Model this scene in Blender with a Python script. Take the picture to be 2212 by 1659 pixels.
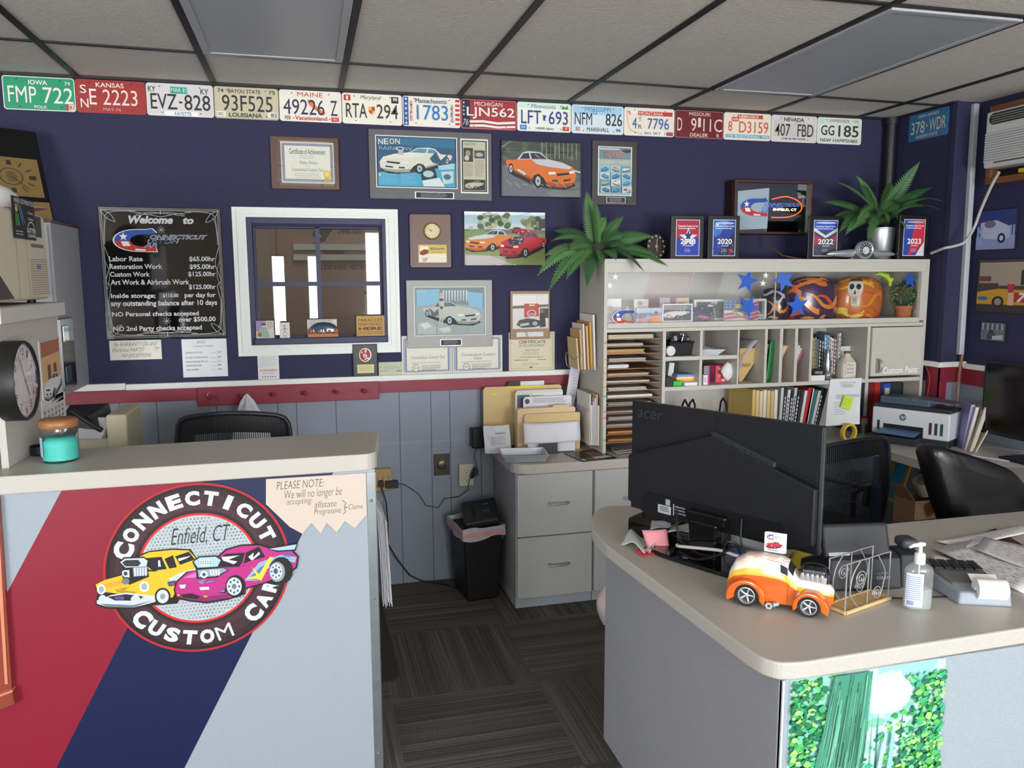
import bpy,bmesh,math,random
from mathutils import Vector,Matrix,Euler
random.seed(7)
for _o in list(bpy.data.objects):bpy.data.objects.remove(_o)
sc=bpy.context.scene
COL=sc.collection
PI=math.pi
# ------------------------------------------------------------------ camera
FPX=1730.64  # focal length in pixels of the 2212 x 1659 frame
CAM=Vector((1.32275,-4.32398,1.69706))
CEUL=Euler((1.43851367,0.00438511,-0.25143758),'XYZ')
RM=CEUL.to_matrix()
cd=bpy.data.cameras.new('camera');cam=bpy.data.objects.new('camera',cd);COL.objects.link(cam)
cam.location=CAM;cam.rotation_euler=CEUL
cd.sensor_fit='HORIZONTAL';cd.sensor_width=36.0;cd.lens=FPX*36.0/2212;cd.clip_start=0.02
sc.camera=cam
# ------------------------------------------------------------------ world, daylight, exposure
w=bpy.data.worlds.new('sky');sc.world=w;w.use_nodes=True
wn=w.node_tree.nodes;wl=w.node_tree.links
bg=wn['Background'];bg.inputs[0].default_value=(0.80,0.88,1.0,1);bg.inputs[1].default_value=1.2
def area(name,x0,x1,z0,z1,y,e,col=(0.93,0.96,1.0)):
    l=bpy.data.lights.new(name,'AREA');l.shape='RECTANGLE';l.size=x1-x0;l.size_y=z1-z0
    l.energy=e*(x1-x0)*(z1-z0);l.color=col
    o=bpy.data.objects.new(name,l);COL.objects.link(o)
    o.location=((x0+x1)/2,y,(z0+z1)/2);o.rotation_euler=(PI/2,0,0)  # shines toward +y
    return o
YF=-8.0  # front wall of the room, behind the camera
FWIN=[(-4.1,-1.5,.55,2.4),(.84,1.07,.6,2.05),(1.35,1.59,.6,2.05),(2.2,4.9,.55,2.4)]  # its windows; the first is unseen, added to light the left side
LE=56
for _i,(a,b,c,d)in enumerate(FWIN):
    area('daylight_window',a+ .03,b- .03,c+ .03,d- .03,YF+ .06,LE)
# added fill lamps, tilted up inside the large windows to brighten the ceiling
for _x0,_x1 in((-4.0,-1.55),(2.25,4.85)):
    _o=area('ceiling_fill',_x0,_x1,.6,1.3,YF+ .12,LE*1.0,(1,.97,.93));_o.rotation_euler=(PI/2+1.2,0,0)
sc.view_settings.view_transform='Standard';sc.view_settings.look='None'
sc.view_settings.gamma=1;sc.view_settings.use_curve_mapping=False
sc.view_settings.exposure=-0.08
# ------------------------------------------------------------------ points of the place seen through a pixel, on a known plane
def ray(px,py):return RM@Vector(((px-1106)/FPX,(829.5-py)/FPX,-1))
def onY(px,py,y=0.0):
    d=ray(px,py);return CAM+d*((y-CAM.y)/d.y)
def onX(px,py,x):
    d=ray(px,py);return CAM+d*((x-CAM.x)/d.x)
def onZ(px,py,z):
    d=ray(px,py);return CAM+d*((z-CAM.z)/d.z)
def onP(px,py,O,n):
    d=ray(px,py);O=Vector(O);n=Vector(n);return CAM+d*((O-CAM).dot(n)/d.dot(n))
def rectY(xl,yt,xr,yb,y=0.0):  # x0, x1, z0, z1 of an upright rectangle from its mid-edge pixels
    xm,ym=(xl+xr)/2,(yt+yb)/2
    return onY(xl,ym,y).x,onY(xr,ym,y).x,onY(xm,yb,y).z,onY(xm,yt,y).z
# ------------------------------------------------------------------ materials
def lin(h):
    h=h.lstrip('#');o=[]
    for i in(0,2,4):
        c=int(h[i:i+2],16)/255
        o.append(c/12.92 if c<= .04045 else((c+ .055)/1.055)**2.4)
    return(*o,1)
_mc={}
def M(h,rough=.55,metal=0,var=.05,bump=0,scale=60,spec=.5,coat=0,emit=0,stretch=None,trans=0):
    key=(h,rough,metal,var,bump,scale,spec,coat,emit,stretch,trans)
    if key in _mc:return _mc[key]
    m=bpy.data.materials.new('paint_'+h.strip('#'));m.use_nodes=True
    n=m.node_tree.nodes;L=m.node_tree.links;p=n['Principled BSDF']
    p.inputs['Roughness'].default_value=rough;p.inputs['Metallic'].default_value=metal
    p.inputs['Specular IOR Level'].default_value=spec;p.inputs['Coat Weight'].default_value=coat
    p.inputs['Transmission Weight'].default_value=trans
    c=lin(h)
    tc=n.new('ShaderNodeTexCoord');no=n.new('ShaderNodeTexNoise');no.inputs['Scale'].default_value=scale
    no.inputs['Detail'].default_value=3
    if stretch:
        mp=n.new('ShaderNodeMapping');mp.inputs['Scale'].default_value=stretch
        L.new(tc.outputs['Object'],mp.inputs[0]);L.new(mp.outputs[0],no.inputs[0])
    else:L.new(tc.outputs['Object'],no.inputs[0])
    mx=n.new('ShaderNodeMix');mx.data_type='RGBA'
    mx.inputs[6].default_value=tuple(max(0,x*(1-var))for x in c[:3])+(1,)
    mx.inputs[7].default_value=tuple(min(1,x*(1+var))for x in c[:3])+(1,)
    L.new(no.outputs[0],mx.inputs[0]);L.new(mx.outputs[2],p.inputs['Base Color'])
    if bump:
        b=n.new('ShaderNodeBump');b.inputs['Strength'].default_value=bump;b.inputs['Distance'].default_value= .004
        L.new(no.outputs[0],b.inputs['Height']);L.new(b.outputs[0],p.inputs['Normal'])
    if emit:
        p.inputs['Emission Color'].default_value=c;p.inputs['Emission Strength'].default_value=emit
    _mc[key]=m;return m
def K(h):return M(h,rough=.6,var=.03)  # printing ink / card
def glassmat(name,tint=(1,1,1),base=.04,rough=0.0,dens=1.0):
    m=bpy.data.materials.new(name);m.use_nodes=True;n=m.node_tree.nodes;L=m.node_tree.links;n.clear()
    o=n.new('ShaderNodeOutputMaterial');t=n.new('ShaderNodeBsdfTransparent');g=n.new('ShaderNodeBsdfGlossy')
    t.inputs[0].default_value=(*tint,1);g.inputs['Roughness'].default_value=rough
    lw=n.new('ShaderNodeLayerWeight');lw.inputs[0].default_value= .5;f=n.new('ShaderNodeMath');f.operation='POWER';f.inputs[1].default_value=5;L.new(lw.outputs['Facing'],f.inputs[0])
    mu=n.new('ShaderNodeMath');mu.operation='MULTIPLY_ADD';mu.inputs[1].default_value=dens* .9;mu.inputs[2].default_value=base+ .03
    no=n.new('ShaderNodeTexNoise');no.inputs['Scale'].default_value=3
    mm=n.new('ShaderNodeMath');mm.operation='MULTIPLY_ADD';mm.inputs[1].default_value= .01
    L.new(no.outputs[0],mm.inputs[0]);L.new(mu.outputs[0],mm.inputs[2])
    s=n.new('ShaderNodeMixShader');L.new(f.outputs[0],mu.inputs[0]);L.new(mm.outputs[0],s.inputs[0])
    L.new(t.outputs[0],s.inputs[1]);L.new(g.outputs[0],s.inputs[2]);L.new(s.outputs[0],o.inputs[0])
    return m
def hazy(name,h,f):  # clear plastic with a little body of its own
    m=glassmat(name,(.96,.98,.97),.04,.05);n=m.node_tree.nodes;L=m.node_tree.links;o=n['Material Output'];a=o.inputs[0].links[0].from_socket
    d=n.new('ShaderNodeBsdfDiffuse');d.inputs[0].default_value=lin(h);s=n.new('ShaderNodeMixShader');s.inputs[0].default_value=f;L.new(a,s.inputs[1]);L.new(d.outputs[0],s.inputs[2]);L.new(s.outputs[0],o.inputs[0]);return m
GLASS=glassmat('clear_glass');GLASSD=glassmat('window_glass',(.82,.82,.82),.02,dens=1.0)
TINTG=glassmat('smoked_acrylic',(.35,.35,.35),.04);BOTTLE=glassmat('clear_plastic',(.97,.985,.98),.03,.03)
AQUAG=glassmat('aqua_jar_glass',(.93,.98,.98),.03)
# ------------------------------------------------------------------ text outlines from the built-in font
_tx={}
def glyphs(s,bold=0.0,shear=0.0,sp=1.0):
    if 'M' in s:bold=0.0  # a thickened M would fold over itself
    k=(s,bold,shear,sp)
    if k in _tx:return _tx[k]
    cu=bpy.data.curves.new('t','FONT');cu.body=s;cu.offset=bold;cu.shear=shear;cu.space_character=sp;cu.resolution_u=3
    ob=bpy.data.objects.new('t',cu);COL.objects.link(ob)
    dg=bpy.context.evaluated_depsgraph_get();me=bpy.data.meshes.new_from_object(ob.evaluated_get(dg))
    vs=[(v.co.x,v.co.y)for v in me.vertices];fs=[tuple(p.vertices)for p in me.polygons]
    bpy.data.objects.remove(ob);bpy.data.curves.remove(cu);bpy.data.meshes.remove(me)
    _tx[k]=(vs,fs);return _tx[k]
# ------------------------------------------------------------------ mesh builder
class MB:
    def __init__(s):s.v=[];s.f=[];s.m=[];s.sm=[];s.mats=[];s.T=Matrix()
    def mi(s,m):
        if isinstance(m,str):m=K(m)
        if m not in s.mats:s.mats.append(m)
        return s.mats.index(m)
    def add(s,vs,fs,mat,smooth=False):
        b=len(s.v);k=s.mi(mat);T=s.T
        s.v+=[T@Vector(p)for p in vs]
        for f in fs:s.f.append([b+i for i in f]);s.m.append(k);s.sm.append(smooth)
        return s
    def box(s,x0,x1,y0,y1,z0,z1,mat):
        return s.add([(x0,y0,z0),(x1,y0,z0),(x1,y1,z0),(x0,y1,z0),(x0,y0,z1),(x1,y0,z1),(x1,y1,z1),(x0,y1,z1)],
              [(0,3,2,1),(4,5,6,7),(0,1,5,4),(1,2,6,5),(2,3,7,6),(3,0,4,7)],mat)
    def hexa(s,p,mat):  # eight corners, bottom four then top four
        return s.add(p,[(0,3,2,1),(4,5,6,7),(0,1,5,4),(1,2,6,5),(2,3,7,6),(3,0,4,7)],mat)
    def prism(s,poly,z0,z1,mat,top=None,smooth=False):  # polygon in XY pulled up z0..z1
        n=len(poly);vs=[(x,y,z0)for x,y in poly]+[(x,y,z1)for x,y in poly]
        s.add(vs,[(i,(i+1)%n,n+(i+1)%n,n+i)for i in range(n)],mat,smooth)
        s.add(vs,[tuple(range(n))[::-1],],mat);return s.add(vs,[tuple(range(n,2*n))],top or mat)
    def wedge(s,poly,y0,y1,mat,front=None):  # polygon in XZ pulled along y (y0 = near face)
        n=len(poly);vs=[(x,y0,z)for x,z in poly]+[(x,y1,z)for x,z in poly]
        s.add(vs,[(i,n+i,n+(i+1)%n,(i+1)%n)for i in range(n)],mat)
        s.add(vs,[tuple(range(n))],front or mat);return s.add(vs,[tuple(range(n,2*n))[::-1]],mat)
    def side(s,poly,x0,x1,mat,smooth=False):  # polygon in YZ pulled along x
        n=len(poly);vs=[(x0,y,z)for y,z in poly]+[(x1,y,z)for y,z in poly]
        s.add(vs,[(i,(i+1)%n,n+(i+1)%n,n+i)for i in range(n)],mat,smooth)
        s.add(vs,[tuple(range(n))[::-1]],mat);return s.add(vs,[tuple(range(n,2*n))],mat)
    def lathe(s,prof,mat,n=24,c=(0,0,0),cap=True):  # profile (r, z) turned round z
        vs=[];fs=[]
        for r,z in prof:
            for i in range(n):a=2*PI*i/n;vs.append((c[0]+r*math.cos(a),c[1]+r*math.sin(a),c[2]+z))
        for j in range(len(prof)-1):
            for i in range(n):fs.append((j*n+i,j*n+(i+1)%n,(j+1)*n+(i+1)%n,(j+1)*n+i))
        s.add(vs,fs,mat,True)
        if prof[0]==prof[-1]or not cap:return s
        if prof[0][0]>1e-5:s.add(vs[:n],[tuple(range(n))[::-1]],mat)
        if prof[-1][0]>1e-5:s.add(vs[-n:],[tuple(range(n))],mat)
        return s
    def tube(s,path,r,mat,n=8,closed=False):
        P=[Vector(p)for p in path];N=len(P);vs=[];fs=[];up=None
        for i in range(N):
            if closed:t=P[(i+1)%N]-P[i-1]
            else:t=P[min(i+1,N-1)]-P[max(i-1,0)]
            t=t.normalized()if t.length>1e-9 else Vector((0,0,1))
            if up is None:up=t.orthogonal().normalized()
            up=up-t*up.dot(t)
            up=up.normalized()if up.length>1e-6 else t.orthogonal().normalized()
            b=t.cross(up);rr=r[i]if isinstance(r,(list,tuple))else r
            for k in range(n):
                a=2*PI*k/n;vs.append(P[i]+(up*math.cos(a)+b*math.sin(a))*rr)
        R=N if closed else N-1
        for i in range(R):
            j=(i+1)%N
            for k in range(n):fs.append((i*n+k,i*n+(k+1)%n,j*n+(k+1)%n,j*n+k))
        s.add(vs,fs,mat,True)
        if not closed:s.add(vs,[tuple(range(n))[::-1],tuple(range((N-1)*n,N*n))],mat)
        return s
    def grid(s,fn,nu,nv,mat,smooth=True):
        vs=[fn(i/nu,j/nv)for j in range(nv+1)for i in range(nu+1)]
        fs=[(j*(nu+1)+i,j*(nu+1)+i+1,(j+1)*(nu+1)+i+1,(j+1)*(nu+1)+i)for j in range(nv)for i in range(nu)]
        return s.add(vs,fs,mat,smooth)
    def ball(s,c,r,mat,n=12):
        rx,ry,rz=r if isinstance(r,(tuple,list))else(r,r,r)
        return s.grid(lambda u,v:(c[0]+rx*math.sin(PI*v)*math.cos(2*PI*u),c[1]+ry*math.sin(PI*v)*math.sin(2*PI*u),c[2]-rz*math.cos(PI*v)),n,max(6,n//2),mat)
    def build(s,name,parent=None,bev=0,seg=2,sub=0,solid=0,ang=35):
        me=bpy.data.meshes.new(name);me.from_pydata(s.v,[],s.f)
        for m in s.mats:me.materials.append(m)
        me.polygons.foreach_set('material_index',s.m);me.polygons.foreach_set('use_smooth',s.sm)
        me.update()
        if any(s.sm):me.set_sharp_from_angle(angle=math.radians(50))
        o=bpy.data.objects.new(name,me);COL.objects.link(o)
        if parent:o.parent=parent
        if solid:
            md=o.modifiers.new('solid','SOLIDIFY');md.thickness=solid;md.offset=0
        if bev:
            bm=bmesh.new();bm.from_mesh(me);bmesh.ops.remove_doubles(bm,verts=bm.verts,dist=1e-6);bm.to_mesh(me);bm.free()
            md=o.modifiers.new('bevel','BEVEL');md.width=bev;md.segments=seg;md.limit_method='ANGLE';md.angle_limit=math.radians(ang)
        if sub:
            bm=bmesh.new();bm.from_mesh(me);bmesh.ops.remove_doubles(bm,verts=bm.verts,dist=1e-6);bm.to_mesh(me);bm.free()
            md=o.modifiers.new('subdiv','SUBSURF');md.levels=sub;md.render_levels=sub
        return o
# ------------------------------------------------------------------ flat printed artwork, laid ink on ink (local x right, z up)
class Art:
    def __init__(s,mb,x0,z0,w,h,y,step=1e-4):s.mb=mb;s.x0=x0;s.z0=z0;s.w=w;s.h=h;s.y=y;s.st=step;s.n=0
    def p(s,u,v):return(s.x0+u*s.w,s.y-s.n*s.st,s.z0+(1-v)*s.h)
    def poly(s,pts,c):
        s.n+=1;q=[s.p(*a)for a in pts]
        ar=sum(q[i][0]*q[(i+1)%len(q)][2]-q[(i+1)%len(q)][0]*q[i][2]for i in range(len(q)))
        if ar<0:q=q[::-1]
        s.mb.add(q,[tuple(range(len(q)))],c);return s
    def rect(s,a,b,c,d,col):return s.poly([(a,b),(c,b),(c,d),(a,d)],col)
    def ell(s,u,v,ru,rv,c,n=20,a0=0,a1=2*PI):return s.poly([(u+ru*math.cos(a0+(a1-a0)*i/n),v+rv*math.sin(a0+(a1-a0)*i/n))for i in range(n)],c)
    def line(s,pts,wd,c):  # stroke, width in fractions of w
        s.n+=1;P=[Vector((s.p(*a)[0],s.p(*a)[2]))for a in pts];wd=wd*s.w/2;y=s.y-s.n*s.st;vs=[];fs=[]
        for i,q in enumerate(P):
            t=(P[min(i+1,len(P)-1)]-P[max(i-1,0)]);t=t.normalized()if t.length>0 else Vector((1,0))
            nn=Vector((-t.y,t.x))*wd;vs+=[(q.x+nn.x,y,q.y+nn.y),(q.x-nn.x,y,q.y-nn.y)]
        for i in range(len(P)-1):fs.append((2*i+1,2*i+3,2*i+2,2*i))
        s.mb.add(vs,fs,c);return s
    def curve(s,pts,wd,c,n=8):  # smooth stroke through points
        out=[]
        for i in range(len(pts)-1):
            a,b,d,e=pts[max(i-1,0)],pts[i],pts[i+1],pts[min(i+2,len(pts)-1)]
            for k in range(n):
                t=k/n;out.append(tuple(.5*((2*b[j])+(-a[j]+d[j])*t+(2*a[j]-5*b[j]+4*d[j]-e[j])*t*t+(-a[j]+3*b[j]-3*d[j]+e[j])*t**3)for j in(0,1)))
        out.append(pts[-1]);return s.line(out,wd,c)
    def text(s,t,a,b,c,d,col,bold=0.0,shear=0.0,sp=1.0,rot=0):
        vs,fs=glyphs(t,bold,shear,sp)
        if not vs:return s
        s.n+=1;x0=min(v[0]for v in vs);x1=max(v[0]for v in vs);y0=min(v[1]for v in vs);y1=max(v[1]for v in vs)
        out=[]
        for x,y in vs:
            fu,fv=(x-x0)/max(x1-x0,1e-6),(y-y0)/max(y1-y0,1e-6)
            if rot:
                fu,fv=1-fv,fu
            out.append(s.p(a+(c-a)*fu,d+(b-d)*fv))
        s.mb.add(out,fs,col);return s
    def bars(s,a,b,c,d,n,col,fill=.35,seed=1):  # rows of small unreadable print
        r=random.Random(seed);st=(d-b)/n
        s.n+=1
        for i in range(n):
            e=a+(c-a)*(r.uniform(.55,1)if i%4==3 else r.uniform(.9,1));x=a
            while x<e-1e-6:
                x2=min(e,x+(c-a)*r.uniform(.06,.16));s.n-=1;s.rect(x,b+st*i,x2-(c-a)* .015,b+st*(i+fill),col);x=x2
        return s
    def star(s,u,v,r,c,rot=0,asp=1):
        return s.poly([(u+(r if i%2==0 else r* .4)*math.sin(PI*i/5+rot),v-(r if i%2==0 else r* .4)*asp*math.cos(PI*i/5+rot))for i in range(10)],c)
# ------------------------------------------------------------------ things
def tag(o,label,cat,group=None,kind=None):
    o['label']=label;o['category']=cat
    if group:o['group']=group
    if kind:o['kind']=kind
    return o
def thing(name,label,cat,loc=(0,0,0),rz=0,group=None):
    o=bpy.data.objects.new(name,None);o.empty_display_size= .02;COL.objects.link(o)
    o.location=loc;o.rotation_euler=(0,0,rz);return tag(o,label,cat,group)
def put(o,loc,rz=0,rx=0,ry=0):o.location=loc;o.rotation_euler=(rx,ry,rz);return o
def struct(o):o['kind']='structure';return o
def copy_thing(r,loc=None,rz=None,label=None,group=None):
    c=r.copy();COL.objects.link(c)
    if loc is not None:c.location=loc
    if rz is not None:c.rotation_euler=(0,0,rz)
    if label:c['label']=label
    if group:c['group']=group
    for ch in list(r.children):
        k=ch.copy();COL.objects.link(k);k.parent=c
        for g in list(ch.children):
            q=g.copy();COL.objects.link(q);q.parent=k
    return c
# ================================================================== the room
XL,ZC,XR1,YS,XR=-4.3,2.649,4.84,-.5,5.0  # left wall, ceiling, bump-out wall, its front face, right wall
def nodemat(name):
    m=bpy.data.materials.new(name);m.use_nodes=True;nt=m.node_tree
    return m,nt.nodes,nt.links,nt.nodes['Principled BSDF']
def carpet():
    m,n,L,p=nodemat('carpet_tile');tc=n.new('ShaderNodeTexCoord');sx=n.new('ShaderNodeSeparateXYZ');L.new(tc.outputs['Object'],sx.inputs[0])
    def ma(op,a,b=None,c=None):
        q=n.new('ShaderNodeMath');q.operation=op
        for i,x in enumerate((a,b,c)):
            if x is None:continue
            if isinstance(x,(int,float)):q.inputs[i].default_value=x
            else:L.new(x,q.inputs[i])
        return q.outputs[0]
    fx=ma('DIVIDE',ma('SUBTRACT',sx.outputs[0],1.6),.612);fy=ma('DIVIDE',ma('ADD',sx.outputs[1],.645),.606)
    par=ma('FLOORED_MODULO',ma('ADD',ma('FLOOR',fx),ma('FLOOR',fy)),2)
    ipar=ma('SUBTRACT',1,par)
    across=ma('ADD',ma('MULTIPLY',sx.outputs[0],par),ma('MULTIPLY',sx.outputs[1],ipar))
    along=ma('ADD',ma('MULTIPLY',sx.outputs[1],par),ma('MULTIPLY',sx.outputs[0],ipar))
    cb=n.new('ShaderNodeCombineXYZ');L.new(ma('MULTIPLY',across,210),cb.inputs[0]);L.new(ma('MULTIPLY',along,.8),cb.inputs[1])
    n1=n.new('ShaderNodeTexNoise');n1.inputs['Scale'].default_value=1;n1.inputs['Detail'].default_value=2;L.new(cb.outputs[0],n1.inputs[0])
    cb2=n.new('ShaderNodeCombineXYZ');L.new(ma('MULTIPLY',across,14),cb2.inputs[0]);L.new(ma('MULTIPLY',along,.25),cb2.inputs[1])
    n2=n.new('ShaderNodeTexNoise');n2.inputs['Scale'].default_value=1;L.new(cb2.outputs[0],n2.inputs[0])
    n3=n.new('ShaderNodeTexNoise');n3.inputs['Scale'].default_value=260;n3.inputs['Detail'].default_value=3;L.new(tc.outputs['Object'],n3.inputs[0])
    s=ma('ADD',ma('MULTIPLY',n1.outputs[0],.42),ma('ADD',ma('MULTIPLY',n2.outputs[0],.22),ma('MULTIPLY',n3.outputs[0],.46)))
    r=n.new('ShaderNodeValToRGB');r.color_ramp.elements[0].position= .36;r.color_ramp.elements[0].color=lin('2f2e2c')
    r.color_ramp.elements[1].position= .74;r.color_ramp.elements[1].color=lin('8f8a82')
    e=r.color_ramp.elements.new(.55);e.color=lin('565450')
    L.new(s,r.inputs[0]);L.new(r.outputs[0],p.inputs['Base Color']);p.inputs['Roughness'].default_value= .95
    p.inputs['Specular IOR Level'].default_value= .1
    b=n.new('ShaderNodeBump');b.inputs['Strength'].default_value= .5;b.inputs['Distance'].default_value= .004;L.new(s,b.inputs['Height']);L.new(b.outputs[0],p.inputs['Normal'])
    return m
def tilemat():
    m,n,L,p=nodemat('ceiling_tile');tc=n.new('ShaderNodeTexCoord');mp=n.new('ShaderNodeMapping');mp.inputs['Scale'].default_value=(52,120,1)
    L.new(tc.outputs['Object'],mp.inputs[0]);no=n.new('ShaderNodeTexNoise');no.inputs['Scale'].default_value=1;no.inputs['Detail'].default_value=3;L.new(mp.outputs[0],no.inputs[0])
    r=n.new('ShaderNodeValToRGB');r.color_ramp.elements[0].position= .3;r.color_ramp.elements[0].color=lin('d6d0c5');r.color_ramp.elements[1].position= .62;r.color_ramp.elements[1].color=lin('e0dbd1')
    e=r.color_ramp.elements.new(.72);e.color=lin('f2efe8')
    L.new(no.outputs[0],r.inputs[0]);L.new(r.outputs[0],p.inputs['Base Color']);p.inputs['Roughness'].default_value= .9
    b=n.new('ShaderNodeBump');b.inputs['Strength'].default_value= .45;b.inputs['Distance'].default_value= .004;L.new(no.outputs[0],b.inputs['Height']);L.new(b.outputs[0],p.inputs['Normal'])
    return m
def lamin(name,a,b,rough=.42,sc=700):
    m,n,L,p=nodemat(name);tc=n.new('ShaderNodeTexCoord');no=n.new('ShaderNodeTexNoise');no.inputs['Scale'].default_value=sc;no.inputs['Detail'].default_value=2
    L.new(tc.outputs['Object'],no.inputs[0]);r=n.new('ShaderNodeValToRGB')
    r.color_ramp.elements[0].position= .38;r.color_ramp.elements[0].color=lin(a);r.color_ramp.elements[1].position= .62;r.color_ramp.elements[1].color=lin(b)
    L.new(no.outputs[0],r.inputs[0]);L.new(r.outputs[0],p.inputs['Base Color']);p.inputs['Roughness'].default_value=rough;return m
CARPET=carpet();TILE=tilemat()
LAM=lamin('speckled_laminate','b2aca3','cbc6bd');LAMG=lamin('grey_laminate','9b9ca0','a4a5a9',.5,300);LAMC=lamin('cream_laminate','bdbab0','c6c3b9',.5,300)
LAMW=lamin('pale_blue_laminate','98a3ab','9ea9b1',.4,200)
NAVY=M('2a284a',.75,var=.22,bump=.7,scale=1,stretch=(260,260,26));GREYW=M('8b94a0',.6,var=.05,scale=8)
RED=M('8a2436',.5,var=.08,bump=.2,scale=30);WHITE=M('e6e8e2',.45);DARK=M('15151a',.6);BLACKP=M('17181c',.45)
MB().box(XL- .1,5.1,YF- .1,.1,-.12,0,CARPET).build('floor');struct(bpy.data.objects['floor'])
# ceiling with its black tee grid
struct(MB().box(XL- .1,5.1,YF- .1,.1,ZC,ZC+ .08,TILE).build('ceiling'))
g=MB();BAR=M('1d1c1b',.5)
GX=[.3178+ .6096*k for k in range(-8,9)]
def crossy(x,k):return(-.585+(x- .32)* .042 if k==0 else-1.772-1.219*(k-1))
for x in GX:
    if XL<x<XR:g.box(x- .014,x+ .014,YF,(-.015 if x<XR1 else YS),ZC- .007,ZC,BAR)
for k in range(5):
    a,b=crossy(XL,k),crossy(XR,k)
    g.hexa([(XL,a- .012,ZC- .006),(XR,b- .012,ZC- .006),(XR,b+ .012,ZC- .006),(XL,a+ .012,ZC- .006),(XL,a- .012,ZC),(XR,b- .012,ZC),(XR,b+ .012,ZC),(XL,a+ .012,ZC)],BAR)
g.box(XL,XR1,-.022,0,ZC- .012,ZC,BAR);g.box(XR1- .02,XR1,YS,-.02,ZC- .012,ZC,BAR)
struct(g.build('trim_1'))
# hairline crack in one tile
# walls
H=(1.068,1.735,1.375,1.962)  # hole of the service window
ZS=1.085  # navy above, grey panelling below
wb=MB();a,b,c,d=H
for x0,x1,z0,z1 in((XL- .1,a,ZS,ZC),(b,XR1+ .1,ZS,ZC),(a,b,d,ZC),(a,b,ZS,c)):wb.box(x0,x1,0,.12,z0,z1,NAVY)
wb.box(XL- .1,XR1+ .1,0,.12,0,ZS,GREYW)
GRV=M('5d6672',.7)
for x in(-.9,-.62,.13,.403,.575,.86,1.163,1.257,1.46,1.797,1.97,2.075,2.25):wb.box(x- .0025,x+ .0025,-.0006,.01,.0,ZS,GRV)
wb.box(1.66,2.3,-.0006,.01,.80,.803,M('9aa3ad',.6))
struct(wb.build('wall_back'))
wl_=MB();wl_.box(XL- .1,XL,YF,.1,0,ZC,M('cfd3d6',.6));struct(wl_.build('wall_left'))
wr=MB();MAROON=RED
wr.box(XR1,XR+ .1,YS,.0,ZS,ZC,NAVY);wr.box(XR1,XR+ .1,YS,.0,0,ZS,GREYW)
wr.box(XR,XR+ .1,-2.6,YS,ZS,ZC,NAVY);wr.box(XR,XR+ .1,-2.6,YS,0,ZS,GREYW)
wr.box(XR,XR+ .1,YF,-2.6,0,ZC,M('d9dcdd',.5))
wr.box(XR1- .006,XR1,YS- .006,YS+ .09,0,1.17,MAROON);wr.box(XR1- .006,XR1+ .05,YS- .006,YS,0,1.17,MAROON)
wr.box(XR1- .006,XR1+ .012,YS- .012,YS+ .02,1.2,ZC,NAVY)
struct(wr.build('wall_right'))
# stripes painted over the white part of the right wall, seen mirrored in the cabinet glass
def stripe(name,z0y,z1y,wd,mat,x=XR- .002):
    t=MB();t.hexa([(x,z0y,0),(x,z0y+wd,0),(x+ .002,z0y+wd,0),(x+ .002,z0y,0),(x,z1y,ZC),(x,z1y+wd,ZC),(x+ .002,z1y+wd,ZC),(x+ .002,z1y,ZC)],mat);struct(t.build(name))
stripe('trim_2',-5.6,-4.2,1.0,M('9c1f38',.45));stripe('trim_3',-4.55,-3.15,.55,M('1b2450',.45))
wf=MB();FW=M('cfc4b8',.6)
xs=XL- .1
for(x0,x1,z0,z1)in FWIN:
    wf.box(xs,x0,YF- .1,YF,0,ZC,FW)if x0>xs else None
    wf.box(x0,x1,YF- .1,YF,0,z0,FW);wf.box(x0,x1,YF- .1,YF,z1,ZC,FW);xs=x1
wf.box(xs,5.1,YF- .1,YF,0,ZC,FW);struct(wf.build('wall_front'))
for i,(x0,x1,z0,z1)in enumerate(FWIN):
    r=bpy.data.objects.new(('window_2','window_3','window_4','window_5')[i],None);COL.objects.link(r);struct(r);r.location=(0,YF,0)  # the first frames the added left window
    f=MB();wd= .05;fm=M('e9ebe8',.4)
    for q in((x0,x0+wd,z0,z1),(x1-wd,x1,z0,z1),(x0,x1,z0,z0+wd),(x0,x1,z1-wd,z1),(x0,x1,(z0+z1)/2- .02,(z0+z1)/2+ .02),((x0+x1)/2- .02,(x0+x1)/2+ .02,z0,z1)):
        f.box(q[0],q[1],-.07,-.02,q[2],q[3],fm)
    f.build('window_frame',r)
# chair rail and red band
t=MB();t.box(XL,.44,-.024,0,1.150,1.184,WHITE);t.box(.442,2.9,-.026,0,1.148,1.178,WHITE);struct(t.build('trim_4',bev=.003))
t=MB();t.box(XL,2.9,-.018,0,1.084,1.149,RED);struct(t.build('trim_5',bev=.002))
t=MB();t.box(XR1- .028,XR1,YS- .028,-.02,1.176,1.206,WHITE);t.box(XR1- .028,XR,YS- .028,YS,1.176,1.206,WHITE);t.box(XR- .026,XR,-1.2,YS- .028,1.166,1.196,WHITE);struct(t.build('trim_6',bev=.003))
t=MB();t.box(XR1,XR,YS- .014,YS,1.09,1.176,RED);t.box(XR- .014,XR,-2.6,YS- .014,1.075,1.166,RED);struct(t.build('trim_7'))
# pipe in the corner, cable conduit on the right wall
p=MB();p.lathe([(.036,1.80),(.036,ZC- .013)],M('1c1c22',.4),20,(4.795,-.045,0));p.lathe([(.045,ZC- .05),(.045,ZC- .013)],M('1c1c22',.4),20,(4.795,-.045,0))
tag(p.build('pipe'),'black vertical pipe in the corner behind the potted fern','pipe')
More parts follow.
